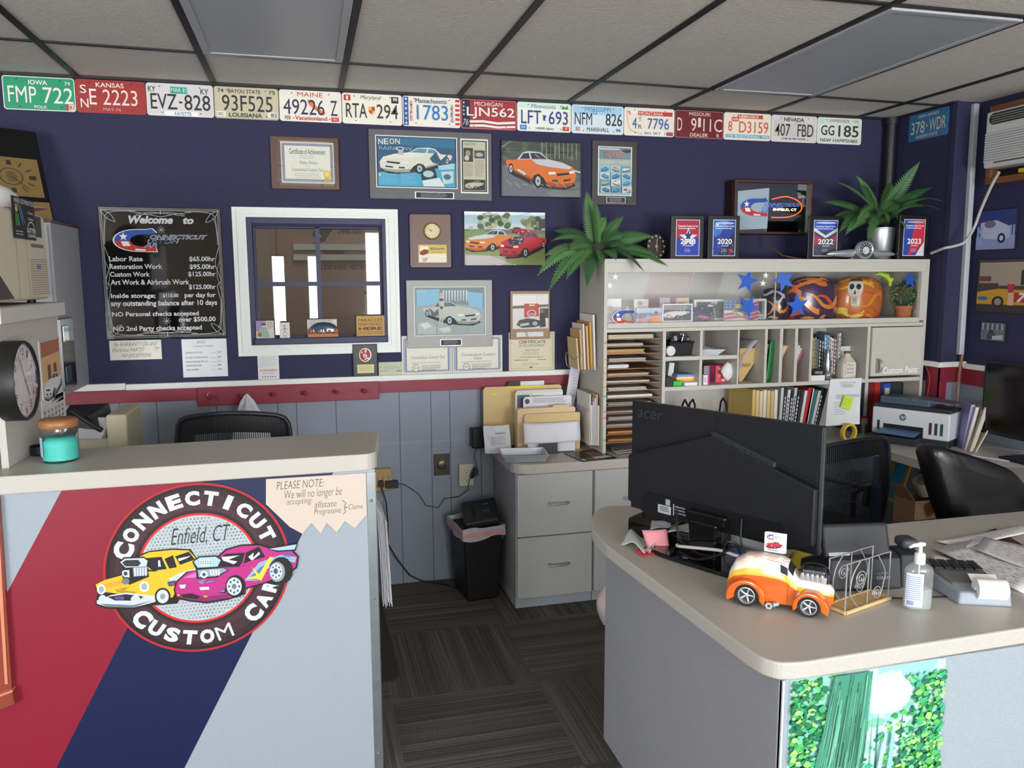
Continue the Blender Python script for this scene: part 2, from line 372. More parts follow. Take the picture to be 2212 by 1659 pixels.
# ------------------------------------------------------------------ service window in the back wall
r=bpy.data.objects.new('window_1',None);COL.objects.link(r);struct(r);r.location=(1.396,0,1.301)
def wx(x):return x-1.396
def wz(z):return z-1.301
f=MB();o=(.981,1.811,1.301,2.054);n_=(1.046,1.752,1.356,2.005)
for(q0,q1,y0)in((0,.022,-.012),(.022,.05,-.02),(.05,.066,-.014)):
    A=[o[0]+q0,o[1]-q0,o[2]+q0* .84,o[3]-q0* .75];B=[o[0]+q1,o[1]-q1,o[2]+q1* .84,o[3]-q1* .75]
    for poly in([(A[0],A[2]),(A[1],A[2]),(B[1],B[2]),(B[0],B[2])],[(A[1],A[2]),(A[1],A[3]),(B[1],B[3]),(B[1],B[2])],[(A[1],A[3]),(A[0],A[3]),(B[0],B[3]),(B[1],B[3])],[(A[0],A[3]),(A[0],A[2]),(B[0],B[2]),(B[0],B[3])]):
        f.wedge([(wx(x),wz(z))for x,z in poly],y0,0,WHITE)
f.build('window_frame',r)
s=MB();NV=M('2c2c52',.5,var=.1)
for(A,B,y0,y1)in(((1.046,1.752,1.356,2.005),(1.074,1.727,1.392,1.972),-.006,.02),((1.066,1.732,1.36,1.392),(1.4,1.4,1.392,1.392),-.05,-.006),((1.064,1.737,1.375,1.98),(1.088,1.716,1.402,1.952),.03,.06)):
    for q in((A[0],B[0],A[2],A[3]),(B[1],A[1],A[2],A[3]),(B[0],B[1],A[2],B[2]),(B[0],B[1],B[3],A[3])):s.box(wx(q[0]),wx(q[1]),y0,y1,wz(q[2]),wz(q[3]),NV)
s.build('window_sash',r,bev=.003)
mx_,mz_=1.3965,1.668
s=MB();s.box(wx(mx_- .011),wx(mx_+ .011),.03,.05,wz(1.395),wz(1.96),NV);s.box(wx(1.08),wx(1.72),.031,.05,wz(mz_- .011),wz(mz_+ .011),NV);s.build('muntin',r)
MB().box(wx(1.08),wx(1.72),.052,.055,wz(1.395),wz(1.96),GLASSD).build('window_pane',r)
# the workshop behind it
GT=M('b59a84',.8,var=.1);gb=MB();YG=3.0
gb.box(-1.5,6,YG,YG+ .1,0,3.2,GT);gb.box(-1.6,-1.5,.12,YG,0,3.2,M('8d8578',.8));gb.box(6,6.1,.12,YG,0,3.2,GT);gb.box(-1.5,6,.12,YG,3.2,3.3,M('75695c',.8));gb.box(-1.5,6,.12,YG,-.1,0,M('6b6660',.8))
gb.box(1.05,1.1,YG- .3,YG,0,3.2,M('a48c78',.8));gb.box(-1.5,1.05,YG- .3,YG- .25,0,3.2,M('a3937f',.8))
struct(gb.build('wall_workshop'))
l=bpy.data.lights.new('workshop_fill','AREA');l.energy=16;l.size=1.2;l.color=(1,.93,.85);lo=bpy.data.objects.new('workshop_fill',l);COL.objects.link(lo);lo.location=(1.6,1.3,3.15)  # dim fill light added so the workshop shows, no fixture seen
for k,(zz,)in enumerate(((535,),(557,))):
    q=onY(728,zz,YG- .05);a_=onY(634,zz,YG- .05).x;b_=onY(822,zz,YG- .05).x
    tag(MB().box(a_,b_,YG- .06,YG- .001,q.z- .02,q.z+ .03,M('dfe6dc',.5)).build('shelf_board'),('upper' if k==0 else 'lower')+' pale board on the workshop wall seen through the window','board','boards on the workshop wall')
a_,b_,c_,d_=rectY(676,570,806,584,YG);sg=MB();A=Art(sg,0,0,b_-a_,1,-.004)
A.h=d_-c_;A.text('AUTO BODY & PAINT • RESTORATION',0,.1,1,.9,'3a332f',.02)
A.text('EST. 1974',.72,-1.5,.95,-.9,'57504a',.01)
A.poly([(0,-4.6),(.2,-6.4),(.42,-6.0),(.3,-4.8),(.2,-3.4),(.1,-3.2)],'26324f');A.poly([(.0,-3.1),(.3,-.9),(.52,-1.5),(.52,-2.4),(.25,-2.2),(.1,-3.3)],'7d2e2a');A.text('ONNECTICUT',.42,-5.6,.84,-4.6,'2b3250',.02,.3)
A.star(.13,-4.2,.035,'d8d4c8',0,8)
so=sg.build('wall_sign');put(so,(a_,YG- .002,c_));tag(so,'faded auto body and paint sign on the tan workshop wall behind the window','sign')
# ------------------------------------------------------------------ ceiling light fixtures (switched off)
def fixture(x0,x1,y0,y1,label):
    r=thing('ceiling_light',label,'ceiling light',((x0+x1)/2,(y0+y1)/2,ZC- .008),0,'fluorescent panels in the ceiling grid')
    hx,hy=(x1-x0)/2,(y1-y0)/2;f=MB();FM=M('b9bbbd',.4)
    for q in((-hx,-hx+ .03,-hy,hy),(hx- .03,hx,-hy,hy),(-hx+ .03,hx- .03,-hy,-hy+ .03),(-hx+ .03,hx- .03,hy- .03,hy)):f.box(q[0],q[1],q[2],q[3],-.006,.004,FM)
    f.build('frame',r,bev=.003);MB().box(-hx+ .03,hx- .03,-hy+ .03,hy- .03,-.002,.004,M('b4b8be',.35,var=.02)).build('diffuser',r)
fixture(GX[9]+ .017,GX[10]- .017,-1.755,-.575,'unlit white ceiling light panel above the service window')
fixture(GX[13]+ .017,GX[14]- .017,-1.755,-.47,'unlit white ceiling light panel above the cream shelf cabinet')
# ================================================================== things on the back wall
def rrect(w,h,r,x0=0,z0=0,n=4):
    pts=[]
    for cx,cz,a0 in((w-r,r,-PI/2),(w-r,h-r,0),(r,h-r,PI/2),(r,r,PI)):
        for i in range(n+1):a=a0+PI/2*i/n;pts.append((x0+cx+r*math.cos(a),z0+cz+r*math.sin(a)))
    return pts
PW,PH= .3045,.152
def plate(loc,rz,label,bgc,rim,els,tilt=0,step=.0004):
    m=MB();m.wedge(rrect(PW,PH,.013),-.0035,-.0005,M(rim,.35,var=.03));m.wedge(rrect(PW- .008,PH- .008,.010,.004,.004),-.0042,-.003,M(bgc,.4,var=.06,scale=25))
    A=Art(m,0,0,PW,PH,-.0043,step)
    for e in els:
        if e[0]=='t':A.text(e[1],*e[2:6],e[6],*(e[7:]or(.012,)))
        elif e[0]=='r':A.rect(*e[1:])
        elif e[0]=='s':A.star(*e[1:])
        elif e[0]=='p':A.poly(*e[1:])
        elif e[0]=='c':A.curve(*e[1:])
    for u,v in((.2,.1),(.8,.1),(.22,.9),(.8,.9)):A.ell(u,v,.010,.018,'1d1614',8)
    o=m.build('license_plate');put(o,loc,rz,tilt);tag(o,label,'license plate','license plates under the ceiling');return o
W_='f0ece2';K_='23242a'
def big(a,x0,x1,x2,x3,b,c,v0=.3,v1=.78,bd=.004):return[('t',a,x0,v0,x1,v1,c,bd),('t',b,x2,v0,x3,v1,c,bd)]
PL=[
 ('green Iowa license plate reading FMP 722, first in the row','0a9a6c',W_,[('t','IOWA',.36,.1,.62,.24,W_,.02),('t','79',.86,.12,.94,.22,W_)]+big('FMP',.07,.46,.55,.97,'722',W_)+[('t','POLK',.42,.85,.6,.94,W_),('r',.86,.79,.985,.97,'e9dccc'),('r',.86,.79,.9,.97,'c2382c'),('t','81',.91,.82,.97,.94,'b23628')]),
 ('dark red Kansas license plate reading SN E 2223','a32a22','b33a30',[('t','KANSAS',.29,.08,.69,.22,W_,.01),('t','S',.06,.17,.15,.42,W_,0),('t','N',.06,.58,.17,.85,W_,0),('t','E',.19,.28,.29,.75,W_,0),('t','2223',.38,.28,.88,.75,'f2d9d3',0),('t','MAY 74',.38,.84,.63,.93,'e0b9b0')]),
 ('white Kentucky license plate reading EVZ-828','d9d6d4','e4e2de',[('t','KY',.03,.1,.14,.27,K_),('t','KY',.81,.12,.93,.29,K_)]+big('EVZ',.06,.45,.56,.95,'828',K_,.32,.8)+[('r',.48,.54,.53,.6,K_),('r',.36,.1,.61,.3,'12a08a'),('t','MAR 81',.37,.13,.6,.26,'d9efe9'),('r',.26,.85,.76,.99,'f6f6f2'),('t','FAYETTE',.41,.87,.66,.98,'2f5f8f')]),
 ('cream Louisiana license plate reading 93F525','c9c2a2','bdb48f',[('t','74',.06,.07,.15,.19,K_),('t','BAYOU STATE',.22,.07,.72,.19,K_),('t','75',.85,.07,.95,.19,K_),('t','93F525',.12,.26,.9,.76,K_,0),('r',.03,.78,.17,.95,'eceae2'),('t','DEC',.05,.82,.14,.91,'40444a'),('t','LOUISIANA',.22,.81,.73,.95,K_),('r',.82,.76,.98,.93,'e9e6da'),('t','82',.87,.79,.97,.91,K_)]),
 ('white Maine license plate reading 49226 Z with red lobster','efe9dc','f2eee4',[('t','MAINE',.29,.06,.7,.2,'c43a2c',.03),('p',[(.44,.28),(.5,.3),(.62,.55),(.74,.7),(.7,.78),(.56,.6),(.47,.45)],'e87a4a'),('t','49226',.06,.29,.72,.78,'24284a',0),('t','Z',.82,.29,.93,.78,'24284a',0),('t','FEB',.08,.83,.17,.95,'8a3a38'),('t','Vacationland',.24,.82,.76,.95,'c43a2c',.02),('r',.83,.83,.95,.97,'cf3b2e'),('t','91',.86,.86,.92,.94,'f2d8cf')]),
 ('white Maryland license plate reading RTA 294 with crest','f0ead9','f4efe2',[('r',.03,.06,.14,.25,'c2302c'),('t','1',.07,.09,.1,.22,'f2efe6'),('t','Maryland',.3,.06,.65,.22,'3a3a3a',0,.3),('r',.82,.07,.94,.28,'2a2a2e'),('t','88',.85,.1,.92,.2,'eeeae0')]+big('RTA',.06,.41,.57,.93,'294','3a2f28',.33,.8)+[('p',[(.44,.42),(.54,.42),(.54,.6),(.49,.68),(.44,.6)],'e0b43a'),('p',[(.49,.42),(.54,.42),(.54,.55),(.49,.55)],'b8332c'),('p',[(.44,.55),(.49,.55),(.49,.68),(.44,.6)],'c23a30')]),
 ('white Massachusetts veteran license plate reading 1783','efeade','f2efe6',[('r',.015,.03,.1,.97,'1f5fa8')]+[('s',.057,.1+ .16*i,.028,W_,0,2)for i in range(6)]+[('r',.91,.06+ .155*i,.985,.14+ .155*i,'d2352c')for i in range(6)]+[('t','Massachusetts',.22,.07,.76,.22,'2b4a6e'),('t','1783',.24,.28,.78,.78,'2a7fc0',0)]+[('t',ch,.125,.17+ .085*i,.165,.24+ .085*i,'b0483c')for i,ch in enumerate('DISABLED')]+[('t',ch,.83,.25+ .085*i,.87,.32+ .085*i,'3a3a3e')for i,ch in enumerate('VETERAN')]),
 ('red white and blue Michigan license plate reading LJN562','a3202c','c86a6c',[('r',.02,.03,.16,.97,'1c2140')]+[('s',.05,.13+ .13*i,.022,W_,0,2)for i in range(4)]+[('t','76',.03,.68,.13,.88,'d8d4cc',0,.3),('t','MICHIGAN',.24,.08,.74,.22,W_,.01),('t','LJN562',.1,.26,.96,.66,W_,.01),('p',[(.15,.72),(.4,.7),(.65,.75),(.97,.7),(.97,.78),(.65,.83),(.4,.78),(.15,.8)],W_),('p',[(.15,.86),(.4,.84),(.65,.89),(.97,.85),(.97,.92),(.65,.96),(.4,.92),(.15,.94)],W_)]),
 ('white Minnesota license plate reading LFT 693','eef0e4','dfe9d6',[('r',.03,.03,.97,.2,'dcefe0'),('p',[(.82,.2),(.82,.12),(.86,.08),(.89,.14),(.93,.06),(.95,.2)],'3a9a52'),('t','Minnesota',.26,.06,.71,.2,'2a6f9a')]+big('LFT',.07,.44,.58,.94,'693','233a86',.28,.74)+[('p',[(.47,.42),(.54,.45),(.51,.56),(.53,.62),(.48,.62)],'2a4aa0'),('r',.05,.79,.17,.95,'2a7fb8'),('t','JUL',.07,.82,.15,.92,'e9f0ee'),('t','10000 lakes',.34,.85,.67,.93,'37809a'),('r',.84,.8,.96,.95,'d0492f'),('t','8',.89,.82,.92,.89,'f4e4d8')]),
 ('pale blue Mississippi license plate reading NFM 826','d9e6ea','e6ecec',[('r',.03,.04,.97,.33,'a9d2e8'),('t','MISSISSIPPI',.25,.06,.75,.22,'2a72b0',0),('c',[(.42,.1),(.42,.28),(.47,.3),(.47,.12)],.012,'2a72b0')]+big('NFM',.06,.39,.65,.97,'826','1d2744',.27,.7)+[('t','AUG',.07,.77,.16,.92,'c2503c'),('t','MARSHALL',.29,.78,.72,.92,'303848'),('t','94',.85,.79,.94,.92,'2a62a0')]),
 ('cream Montana license plate reading 4 TR 7796','efe6d4','f2ecdd',[('c',[(.05,.1),(.06,.35),(.1,.7),(.18,.85),(.36,.93)],.008,'b8864e'),('r',.27,.12,.96,.27,'c63a34'),('p',[(.06,.14),(.14,.12),(.12,.3)],'d98a7c'),('r',.12,.09,.26,.2,'f6f0e2'),('t','MONTANA',.29,.14,.77,.26,'f6eee0',.02),('t','4',.16,.36,.25,.75,'2a5fa0',0),('t','T',.28,.34,.34,.48,'54585a',0),('t','R',.28,.6,.35,.75,'54585a',0),('t','7796',.46,.36,.89,.75,'2a66ac',0),('r',.36,.82,.8,.99,'f7f4ea'),('t','BIG SKY',.4,.85,.73,.95,'33506e'),('r',.84,.84,.97,.97,'b0476a')]),
 ('dark red Missouri dealer license plate reading D 9 11C','6e1c1e','a8726e',[('t','MISSOURI',.29,.06,.72,.19,'ecdcd4',.01),('t','D',.05,.28,.15,.75,'e9d6ce',0),('t','9',.33,.28,.44,.75,'e9d6ce',0),('r',.47,.26,.53,.6,'dcd2c4'),('t','11C',.58,.28,.97,.75,'e9d6ce',0),('t','DEALER',.31,.82,.68,.95,'ecdcd4',.01),('t','R',.86,.82,.92,.95,'ecdcd4',.01)]),
 ('cream Nebraska license plate reading 8 D3159','efe4cf','f3ead8',[('r',.28,.06,.82,.2,'cf4a3a'),('t','NEBRASKA',.31,.08,.73,.18,'f4e8d8'),('r',.16,.16,.31,.32,'d2453a'),('t','APR',.17,.2,.3,.29,'f6e4d8'),('t','8',.09,.32,.17,.68,'cc4436',0),('t','D3159',.32,.31,.94,.73,'d0563c',0),('r',.04,.8,.96,.92,'5aa9c8'),('t','1776 BICENTENNIAL 1976',.06,.82,.94,.9,'e8f2f0')]),
 ('silver white Nevada license plate reading 407 FBD','ddd8d2','e2deda',[('p',[(.05,.2),(.2,.12),(.3,.3),(.6,.22),(.95,.3),(.95,.8),(.05,.8)],'cfc9c4'),('t','NEVADA',.27,.08,.71,.23,'23242a',.02)]+big('407',.08,.41,.57,.92,'FBD','2c2c32',.32,.78)+[('t','THE SILVER STATE',.24,.84,.75,.91,'3a3a40',.02)]),
 ('pale New Hampshire license plate reading GG 185','dfe3d8','e6e9e0',[('t','LIVEFREEORDIE',.26,.06,.72,.17,'2e4a3e',0),('t','73',.84,.07,.92,.18,'2e4a3e',0),('r',.03,.05,.13,.24,'bfe0cf'),('t','GG',.08,.3,.38,.68,'23392f',.01),('t','185',.47,.28,.93,.72,'23392f',.01),('t','NEW HAMPSHIRE',.07,.8,.92,.93,'2a4036',0)]),
]
for i,(lb,bgc,rim,els)in enumerate(PL):plate((i* .308+ .0015,0,2.6345-PH),0,lb,bgc,rim,els)
plate((XR1,-.145,2.482),-PI/2,'blue New Jersey license plate reading 378 WDR on the side wall','2f6f9e','3a78a4',[('t','NEW JERSEY',.24,.08,.77,.2,'d9d2b8'),('t','378',.07,.3,.42,.75,'d9cfae',0),('t','WDR',.54,.3,.95,.75,'d9cfae',0),('s',.48,.52,.03,'d9cfae',0,2),('t','GARDEN STATE',.2,.82,.76,.93,'d9d2b8')])
# ------------------------------------------------------------------ drawn cars
def car(A,u0,v0,u1,v1,body='d9692a',shade='a84a1c',roof='c9ced4',glass='2b3138',wheel='b9bcc0',flip=False,hood=None,tyre='17181b',lights='e8e4d8'):
    def T(pts):return[(u0+(u1-u0)*((1-x)if flip else x),v0+(v1-v0)*y)for x,y in pts]
    A.poly(T([(.03,.5),(.1,.68),(.4,.95),(.62,1.02),(.85,1.05),(1,.92),(.95,.8),(.5,.7)]),'24262a')
    A.poly(T([(0,.3),(.02,.26),(.16,.24),(.24,.04),(.32,0),(.48,.02),(.6,.2),(.8,.28),(.95,.4),(1,.6),(.985,.82),(.93,.93),(.78,.99),(.6,.95),(.54,.74),(.47,.62),(.40,.66),(.37,.8),(.1,.56),(.02,.46)]),body)
    A.poly(T([(.02,.46),(.1,.56),(.37,.8),(.38,.74),(.1,.5)]),shade)
    A.poly(T([(.6,.95),(.78,.99),(.93,.93),(.985,.82),(.95,.84),(.78,.88),(.57,.83)]),shade)
    A.poly(T([(.16,.24),(.24,.04),(.32,0),(.48,.02),(.6,.2),(.36,.22)]),roof)
    A.poly(T([(.345,.05),(.47,.05),(.585,.2),(.37,.215)]),glass);A.poly(T([(.2,.22),(.25,.07),(.325,.05),(.345,.21)]),glass)
    A.poly(T([(.4,.09),(.43,.08),(.5,.19),(.47,.19)]),'77828e')
    if hood:A.poly(T([(.36,.23),(.6,.21),(.8,.29),(.94,.41),(.9,.47),(.62,.42),(.45,.36)]),hood)
    A.poly(T([(.6,.56),(.7,.55),(.71,.62),(.61,.63)]),lights);A.poly(T([(.9,.53),(.97,.5),(.98,.57),(.91,.6)]),lights)
    A.poly(T([(.72,.6),(.9,.56),(.905,.62),(.73,.67)]),'26282c');A.poly(T([(.66,.77),(.74,.77),(.74,.83),(.66,.83)]),'33363a');A.poly(T([(.82,.76),(.92,.73),(.92,.79),(.82,.82)]),'33363a')
    du,dv=(u1-u0),(v1-v0)
    for cx,cy,rx,ry in((.455,.82,.055,.2),(.075,.5,.035,.15)):
        c=T([(cx,cy)])[0];A.ell(*c,du*rx,dv*ry,tyre,14);A.ell(*c,du*rx* .68,dv*ry* .68,wheel,12);A.ell(*c,du*rx* .25,dv*ry* .25,'4a4d52',8)
def clogo(A,u0,v0,u1,v1,word='ONNECTICUT',wc='22407f',wedge_=True,out='f0efe8',words=True):
    def T(pts):return[(u0+(u1-u0)*x,v0+(v1-v0)*y)for x,y in pts]
    outer=[(.30- .30*math.cos(PI*t/12*1.0)if False else .24+ .24*math.cos(a),.52+ .46*math.sin(a))for t in range(13)for a in(PI/2+PI*t/12,)]
    ring=[(.45,.99)]+outer+[(.33,.06),(.41,.02),(.455,.2),(.38,.26)]+[(.30+ .13*math.cos(a),.52+ .26*math.sin(a))for t in range(13)for a in(1.5*PI-PI*t/12,)]+[(.44,.82)]
    def cut(lo,hi):  # part of the ring between two heights
        pts=ring;out_=[]
        for edge,keep in((lo,lambda y:y>=lo),(hi,lambda y:y<=hi)):
            res=[]
            for i in range(len(pts)):
                a,b=pts[i-1],pts[i]
                if keep(a[1])!=keep(b[1]):
                    t=(edge-a[1])/(b[1]-a[1]);res.append((a[0]+(b[0]-a[0])*t,edge))
                if keep(b[1]):res.append(b)
            pts=res
        return pts
    big_=[(.27+(x- .27)*1.06,.52+(y- .52)*1.06)for x,y in ring]
    A.poly(T(big_),out);A.poly(T(cut(-1,.54)),'2350a8');A.poly(T(cut(.54,2)),'c03028')
    A.poly(T([(.07,.56),(.15,.56),(.17,.76),(.09,.76)]),'eef0ee');A.poly(T([(.22,.87),(.33,.9),(.33,.96),(.22,.95)]),'eef0ee')
    c=T([(.1,.36)])[0];A.star(c[0],c[1],(u1-u0)* .05,'f0f2f2',0,A.w/A.h)
    if words:
        for s_,a,b,x,y in((word,.39,.28,1.0,.45),('USTOM',.36,.48,.69,.63),('AR',.31,.66,.45,.8)):
            q=T([(a- .006,b- .012),(x+ .006,y+ .012)]);q2=T([(a,b),(x,y)])
            A.text(s_,*q[0],*q[1],out,.045,.35);A.text(s_,*q2[0],*q2[1],wc,.012,.35)
# ------------------------------------------------------------------ framed pieces
def hung(name,label,cat,px,y=0.0,group=None):
    x0,x1,z0,z1=rectY(*px,y);r=thing(name,label,cat,(x0,y,z0),0,group);return r,x1-x0,z1-z0
def board(r,w,h,mat,d=.018,nm='backing',bev=.003,x=0,z=0,y0=0):
    b=MB().box(x,x+w,y0-d,y0,z,z+h,mat);return b.build(nm,r,bev=bev)
def fr(r,w,h,mat,bw=.012,d=.018,nm='frame'):
    f=MB()
    for q in((0,w,0,bw),(0,w,h-bw,h),(0,bw,bw,h-bw),(w-bw,w,bw,h-bw)):f.box(q[0],q[1],-d,0,q[2],q[3],mat)
    return f.build(nm,r,bev=.002)
WAL=M('5a3d2c',.4,var=.25,scale=6,stretch=(3,3,30));CHAR=M('5c5b5c',.5,var=.2,scale=14);BLK=M('16161a',.4);DKW=M('40231a',.35,var=.2,scale=10)
# certificate on walnut
r,w_,h_=hung('certificate_plaque','walnut plaque with a cream certificate and gold seal, left of the car poster','plaque',(585,297,732,410))
board(r,w_,h_,WAL);m=MB();A=Art(m,.05,.03,w_- .075,h_- .055,-.0195);A.rect(0,0,1,1,'d8d8c4');A.rect(.02,.03,.98,.97,'8f93a6')
for i in range(26):A.ell(.03+i* .0376,.035,.014,.018,'d8d8c4',6);A.ell(.03+i* .0376,.965,.014,.018,'d8d8c4',6)
A.rect(.07,.1,.93,.9,'d9dac8');A.rect(.08,.115,.92,.885,'dcdccb')
A.text('Certificate of Achievement',.16,.17,.84,.3,'54565a',.01);A.bars(.35,.33,.65,.43,2,'a9aa9e',.3);A.text('Walter Wosko',.34,.46,.68,.54,'66686a');A.bars(.47,.57,.53,.6,1,'9c9d94');A.text('Connecticut Custom Cars',.2,.63,.8,.71,'66686a')
A.bars(.25,.76,.76,.9,3,'a4a598',.3);A.ell(.86,.77,.07,.09,'d9b445',16);A.ell(.86,.77,.045,.06,'e9cf6a',12);A.poly([(.81,.85),(.91,.85),(.92,.95),(.86,.92),(.8,.95)],'d0a838')
m.build('certificate',r);g=MB().box(.03,w_- .02,-.023,-.0225,.018,h_- .018,GLASS);g.build('acrylic_cover',r)
for x in(.035,w_- .025):
    for z in(.023,h_- .023):MB().ball((x,-.024,z),.004,M('8a6a2a',.3,.8),8).build('brass_pin',r)
# magazine poster plaque
def plaque_name(r,x0,x1,z0,z1,y=-.02):
    m=MB();m.box(x0,x1,y- .002,y,z0,z1,M('c9cacb',.3,.4));A=Art(m,x0,z0,x1-x0,z1-z0,y- .0022);A.rect(.025,.07,.975,.93,'26282b');A.bars(.15,.2,.85,.85,4,'9a9c9e',.35,3);m.build('nameplate',r)
r,w_,h_=hung('magazine_plaque','charcoal plaque with a blue magazine poster of a white car and a text column','plaque',(797,284,1061,432))
board(r,w_,h_,CHAR,.016);m=MB();A=Art(m,.04,.063,w_* .64,h_- .098,-.0165)
A.rect(-.015,-.02,1.015,1.02,'e4e6e2');A.rect(-.003,0,1.003,1,'22262c');A.rect(.01,.015,.99,.985,'2f6f92');A.poly([(.01,.72),(.55,.6),(.99,.5),(.99,.985),(.01,.985)],'4aa3c4');A.poly([(.01,.15),(.99,.2),(.99,.5),(.55,.6),(.01,.72)],'2d5876')
for i,ch in enumerate('NEON'):A.text(ch,.02+i* .07,.05-i* .006,.085+i* .07,.17-i* .006,'1c2a38',.05);A.text(ch,.022+i* .07,.055-i* .006,.08+i* .07,.165-i* .006,'e6e6dc',.01)
A.text('RAINBOW',.03,.2,.44,.27,'8fb4c8',-.005)
car(A,.03,.2,.95,.72,'d9d8c6','9aa59c','d9d8c6','4f93ae','a8bcc4',True,'e2e1d2');A.poly([(.66,.42),(.74,.28),(.8,.45),(.9,.3),(.85,.55),(.7,.5)],'2f556c');A.ell(.29,.24,.05,.035,'dde1dc',12);A.ell(.29,.24,.038,.022,'3a4a54',10);A.rect(.265,.27,.33,.36,'a9b4b4')
A.bars(.03,.74,.25,.95,9,'8cc4d8',.3,2);A.bars(.29,.7,.5,.95,11,'8cc4d8',.3,4);A.poly([(.54,.68),(.72,.58),(.75,.8),(.56,.86)],'20313c');A.ell(.64,.73,.07,.07,'b4c8cc',10);A.poly([(.56,.87),(.78,.8),(.85,.98),(.58,.98)],'d6e2dc');A.poly([(.76,.56),(.97,.5),(.97,.62),(.78,.64)],'a9cfd4');A.poly([(.8,.68),(.96,.66),(.96,.9),(.83,.93)],'bcd2cc');A.ell(.88,.78,.05,.06,'3e6a80',8);A.poly([(.02,.74),(.05,.78),(.02,.79)],'e8ece8')
m.build('poster',r)
m=MB();A=Art(m,w_* .748,.04,w_* .21,h_- .075,-.0165);A.rect(-.05,-.01,1.05,1.01,'e4e6e2');A.rect(0,.02,1,.98,'22262c');A.rect(.05,.04,.95,.96,'c2bfa4');A.text('NEON',.08,.06,.55,.12,'8f8d78',.02);A.rect(.07,.16,.45,.42,'3a3a36');A.ell(.25,.26,.1,.06,'96937e',10);A.ell(.2,.35,.1,.05,'c8c4aa',8);A.rect(.5,.2,.92,.35,'4a4a42');A.ell(.7,.28,.15,.04,'b4b09a',10);A.bars(.08,.45,.46,.7,14,'7d7a66',.4,5);A.bars(.52,.38,.92,.7,18,'8a8772',.4,6);A.rect(.07,.75,.93,.95,'34342f');car(A,.12,.77,.88,.93,'bdb99f','6f6c5c','bdb99f','2b2b28','8f8c7a',True);m.build('article_print',r)
plaque_name(r,w_* .36,w_* .68,.006,.04,-.016)
# framed photo of the orange pickup
r,w_,h_=hung('framed_photograph','black framed photograph of a single orange and silver car on a road','picture',(1081,306,1254,427))
fr(r,w_,h_,BLK,.006);m=MB();A=Art(m,.006,.006,w_- .012,h_- .012,-.012);A.rect(0,0,1,1,'5d6068');A.poly([(0,0),(1,0),(1,.55),(.7,.42),(0,.45)],'3e4a3c')
for i in range(40):
    u=random.random();v=random.random()* .35;A.ell(u,v,.04,.05,random.choice(('4c5a44','2f3a2f','5d6a50','39463a')),7)
for i in range(9):A.rect(.5+i* .055,0,.507+i* .055,.3,'a7aa9c')
A.poly([(.85,.47),(1,.52),(1,.55),(.84,.49)],'c9c9c2');A.poly([(0,.45),(.3,.45),(.6,1),(0,1)],'6c6f76');car(A,.04,.17,.94,.84,'d9712c','a8501c','c6ccd2','2c3138','b4b6ba',False,'c3c7cd');A.poly([(.2,.5),(.3,.58),(.28,.62),(.18,.53)],'c9cdd0')
for i in range(8):A.line([(.05+ .1*i,.72+ .03*(i%3)),(.12+ .1*i,.8+ .04*(i%2))],.006,'aeb2b8')
m.build('photograph',r);MB().box(.005,w_- .005,-.0165,-.016,.005,h_- .005,GLASS).build('glass',r)
# hot rod magazine plaque
r,w_,h_=hung('magazine_plaque','tall dark plaque with a framed hot rod magazine cover, above the trailing fern','plaque',(1277,305,1374,444))
board(r,w_,h_,M('3a3836',.5,var=.2,scale=14),.016);m=MB();A=Art(m,.038,.055,w_- .075,h_- .09,-.0165);A.rect(-.02,-.012,1.02,1.012,'e6e8e4');A.rect(.01,.005,.99,.995,'9fb9bd');A.rect(.01,.005,.99,.25,'6f8d94');A.bars(.03,.03,.7,.06,1,'e0e0d2',.8);A.poly([(.7,.05),(.97,.04),(.97,.1),(.75,.12)],'3a4046')
A.text('HOT ROD',.16,.085,.8,.225,'5a3030',.03,.25);A.text('HOT ROD',.18,.09,.8,.22,'d98f86',.01,.25);A.text("READERS' RIDES",.04,.265,.97,.36,'36565f',.03);A.text("READERS' RIDES",.05,.27,.96,.355,'e8e4b8',.005)
for i in range(12):
    u,v= .03+(i%3)* .325,.39+(i//3)* .145;A.rect(u,v,u+ .3,v+ .13,('8fc1d2','c9d5d2','6d9fb4','b4c4c0')[(i*7)%4]);car(A,u+ .03,v+ .02,u+ .28,v+ .12,('3f8fc0','d8dcd4','2f7fb6','b7a898','4aa0cc')[(i*3)%5],'2d5f7c','cfd8d8','26363e','aab',i%2==0)if False else car(A,u+ .03,v+ .02,u+ .28,v+ .12,('3f8fc0','d8dcd4','2f7fb6','b7a898','4aa0cc')[(i*3)%5],'2d5f7c','cfd8d8','26363e','aab2b6',i%2==0)
A.rect(.72,.86,.86,.93,'e4e6e2');A.bars(.73,.87,.85,.92,1,'26282b',.9);m.build('magazine_cover',r);plaque_name(r,w_* .32,w_* .74,.012,.045,-.016)
# clock plaque
r,w_,h_=hung('clock_plaque','wooden plaque with a small round gold clock above a gold plate','clock',(884,462,974,579))
m=MB();m.wedge(rrect(w_,h_,.012),-.018,0,DKW);m.build('backing',r,bev=.004);m=MB();m.wedge(rrect(w_- .022,h_- .022,.006,.011,.011),-.0195,-.017,M('6e4e42',.45,var=.12,scale=8,stretch=(3,3,40)));m.build('panel',r)
m=MB();m.T=Matrix.Translation((w_* .53,-.019,h_* .68))@Matrix.Rotation(PI/2,4,'X');GOLD=M('c2a052',.3,.8);m.lathe([(.046,0),(.046,.008),(.042,.011),(.039,.0085),(.0,.0085)],GOLD,28);m.build('clock_case',r)
m=MB();A=Art(m,w_* .53- .039,h_* .68- .039,.078,.078,-.0285);A.ell(.5,.5,.49,.49,'d9cfa0',28)
for i in range(12):a=i*PI/6;A.line([(.5+ .38*math.sin(a),.5- .38*math.cos(a)),(.5+ .45*math.sin(a),.5- .45*math.cos(a))],.03,'4a4430')
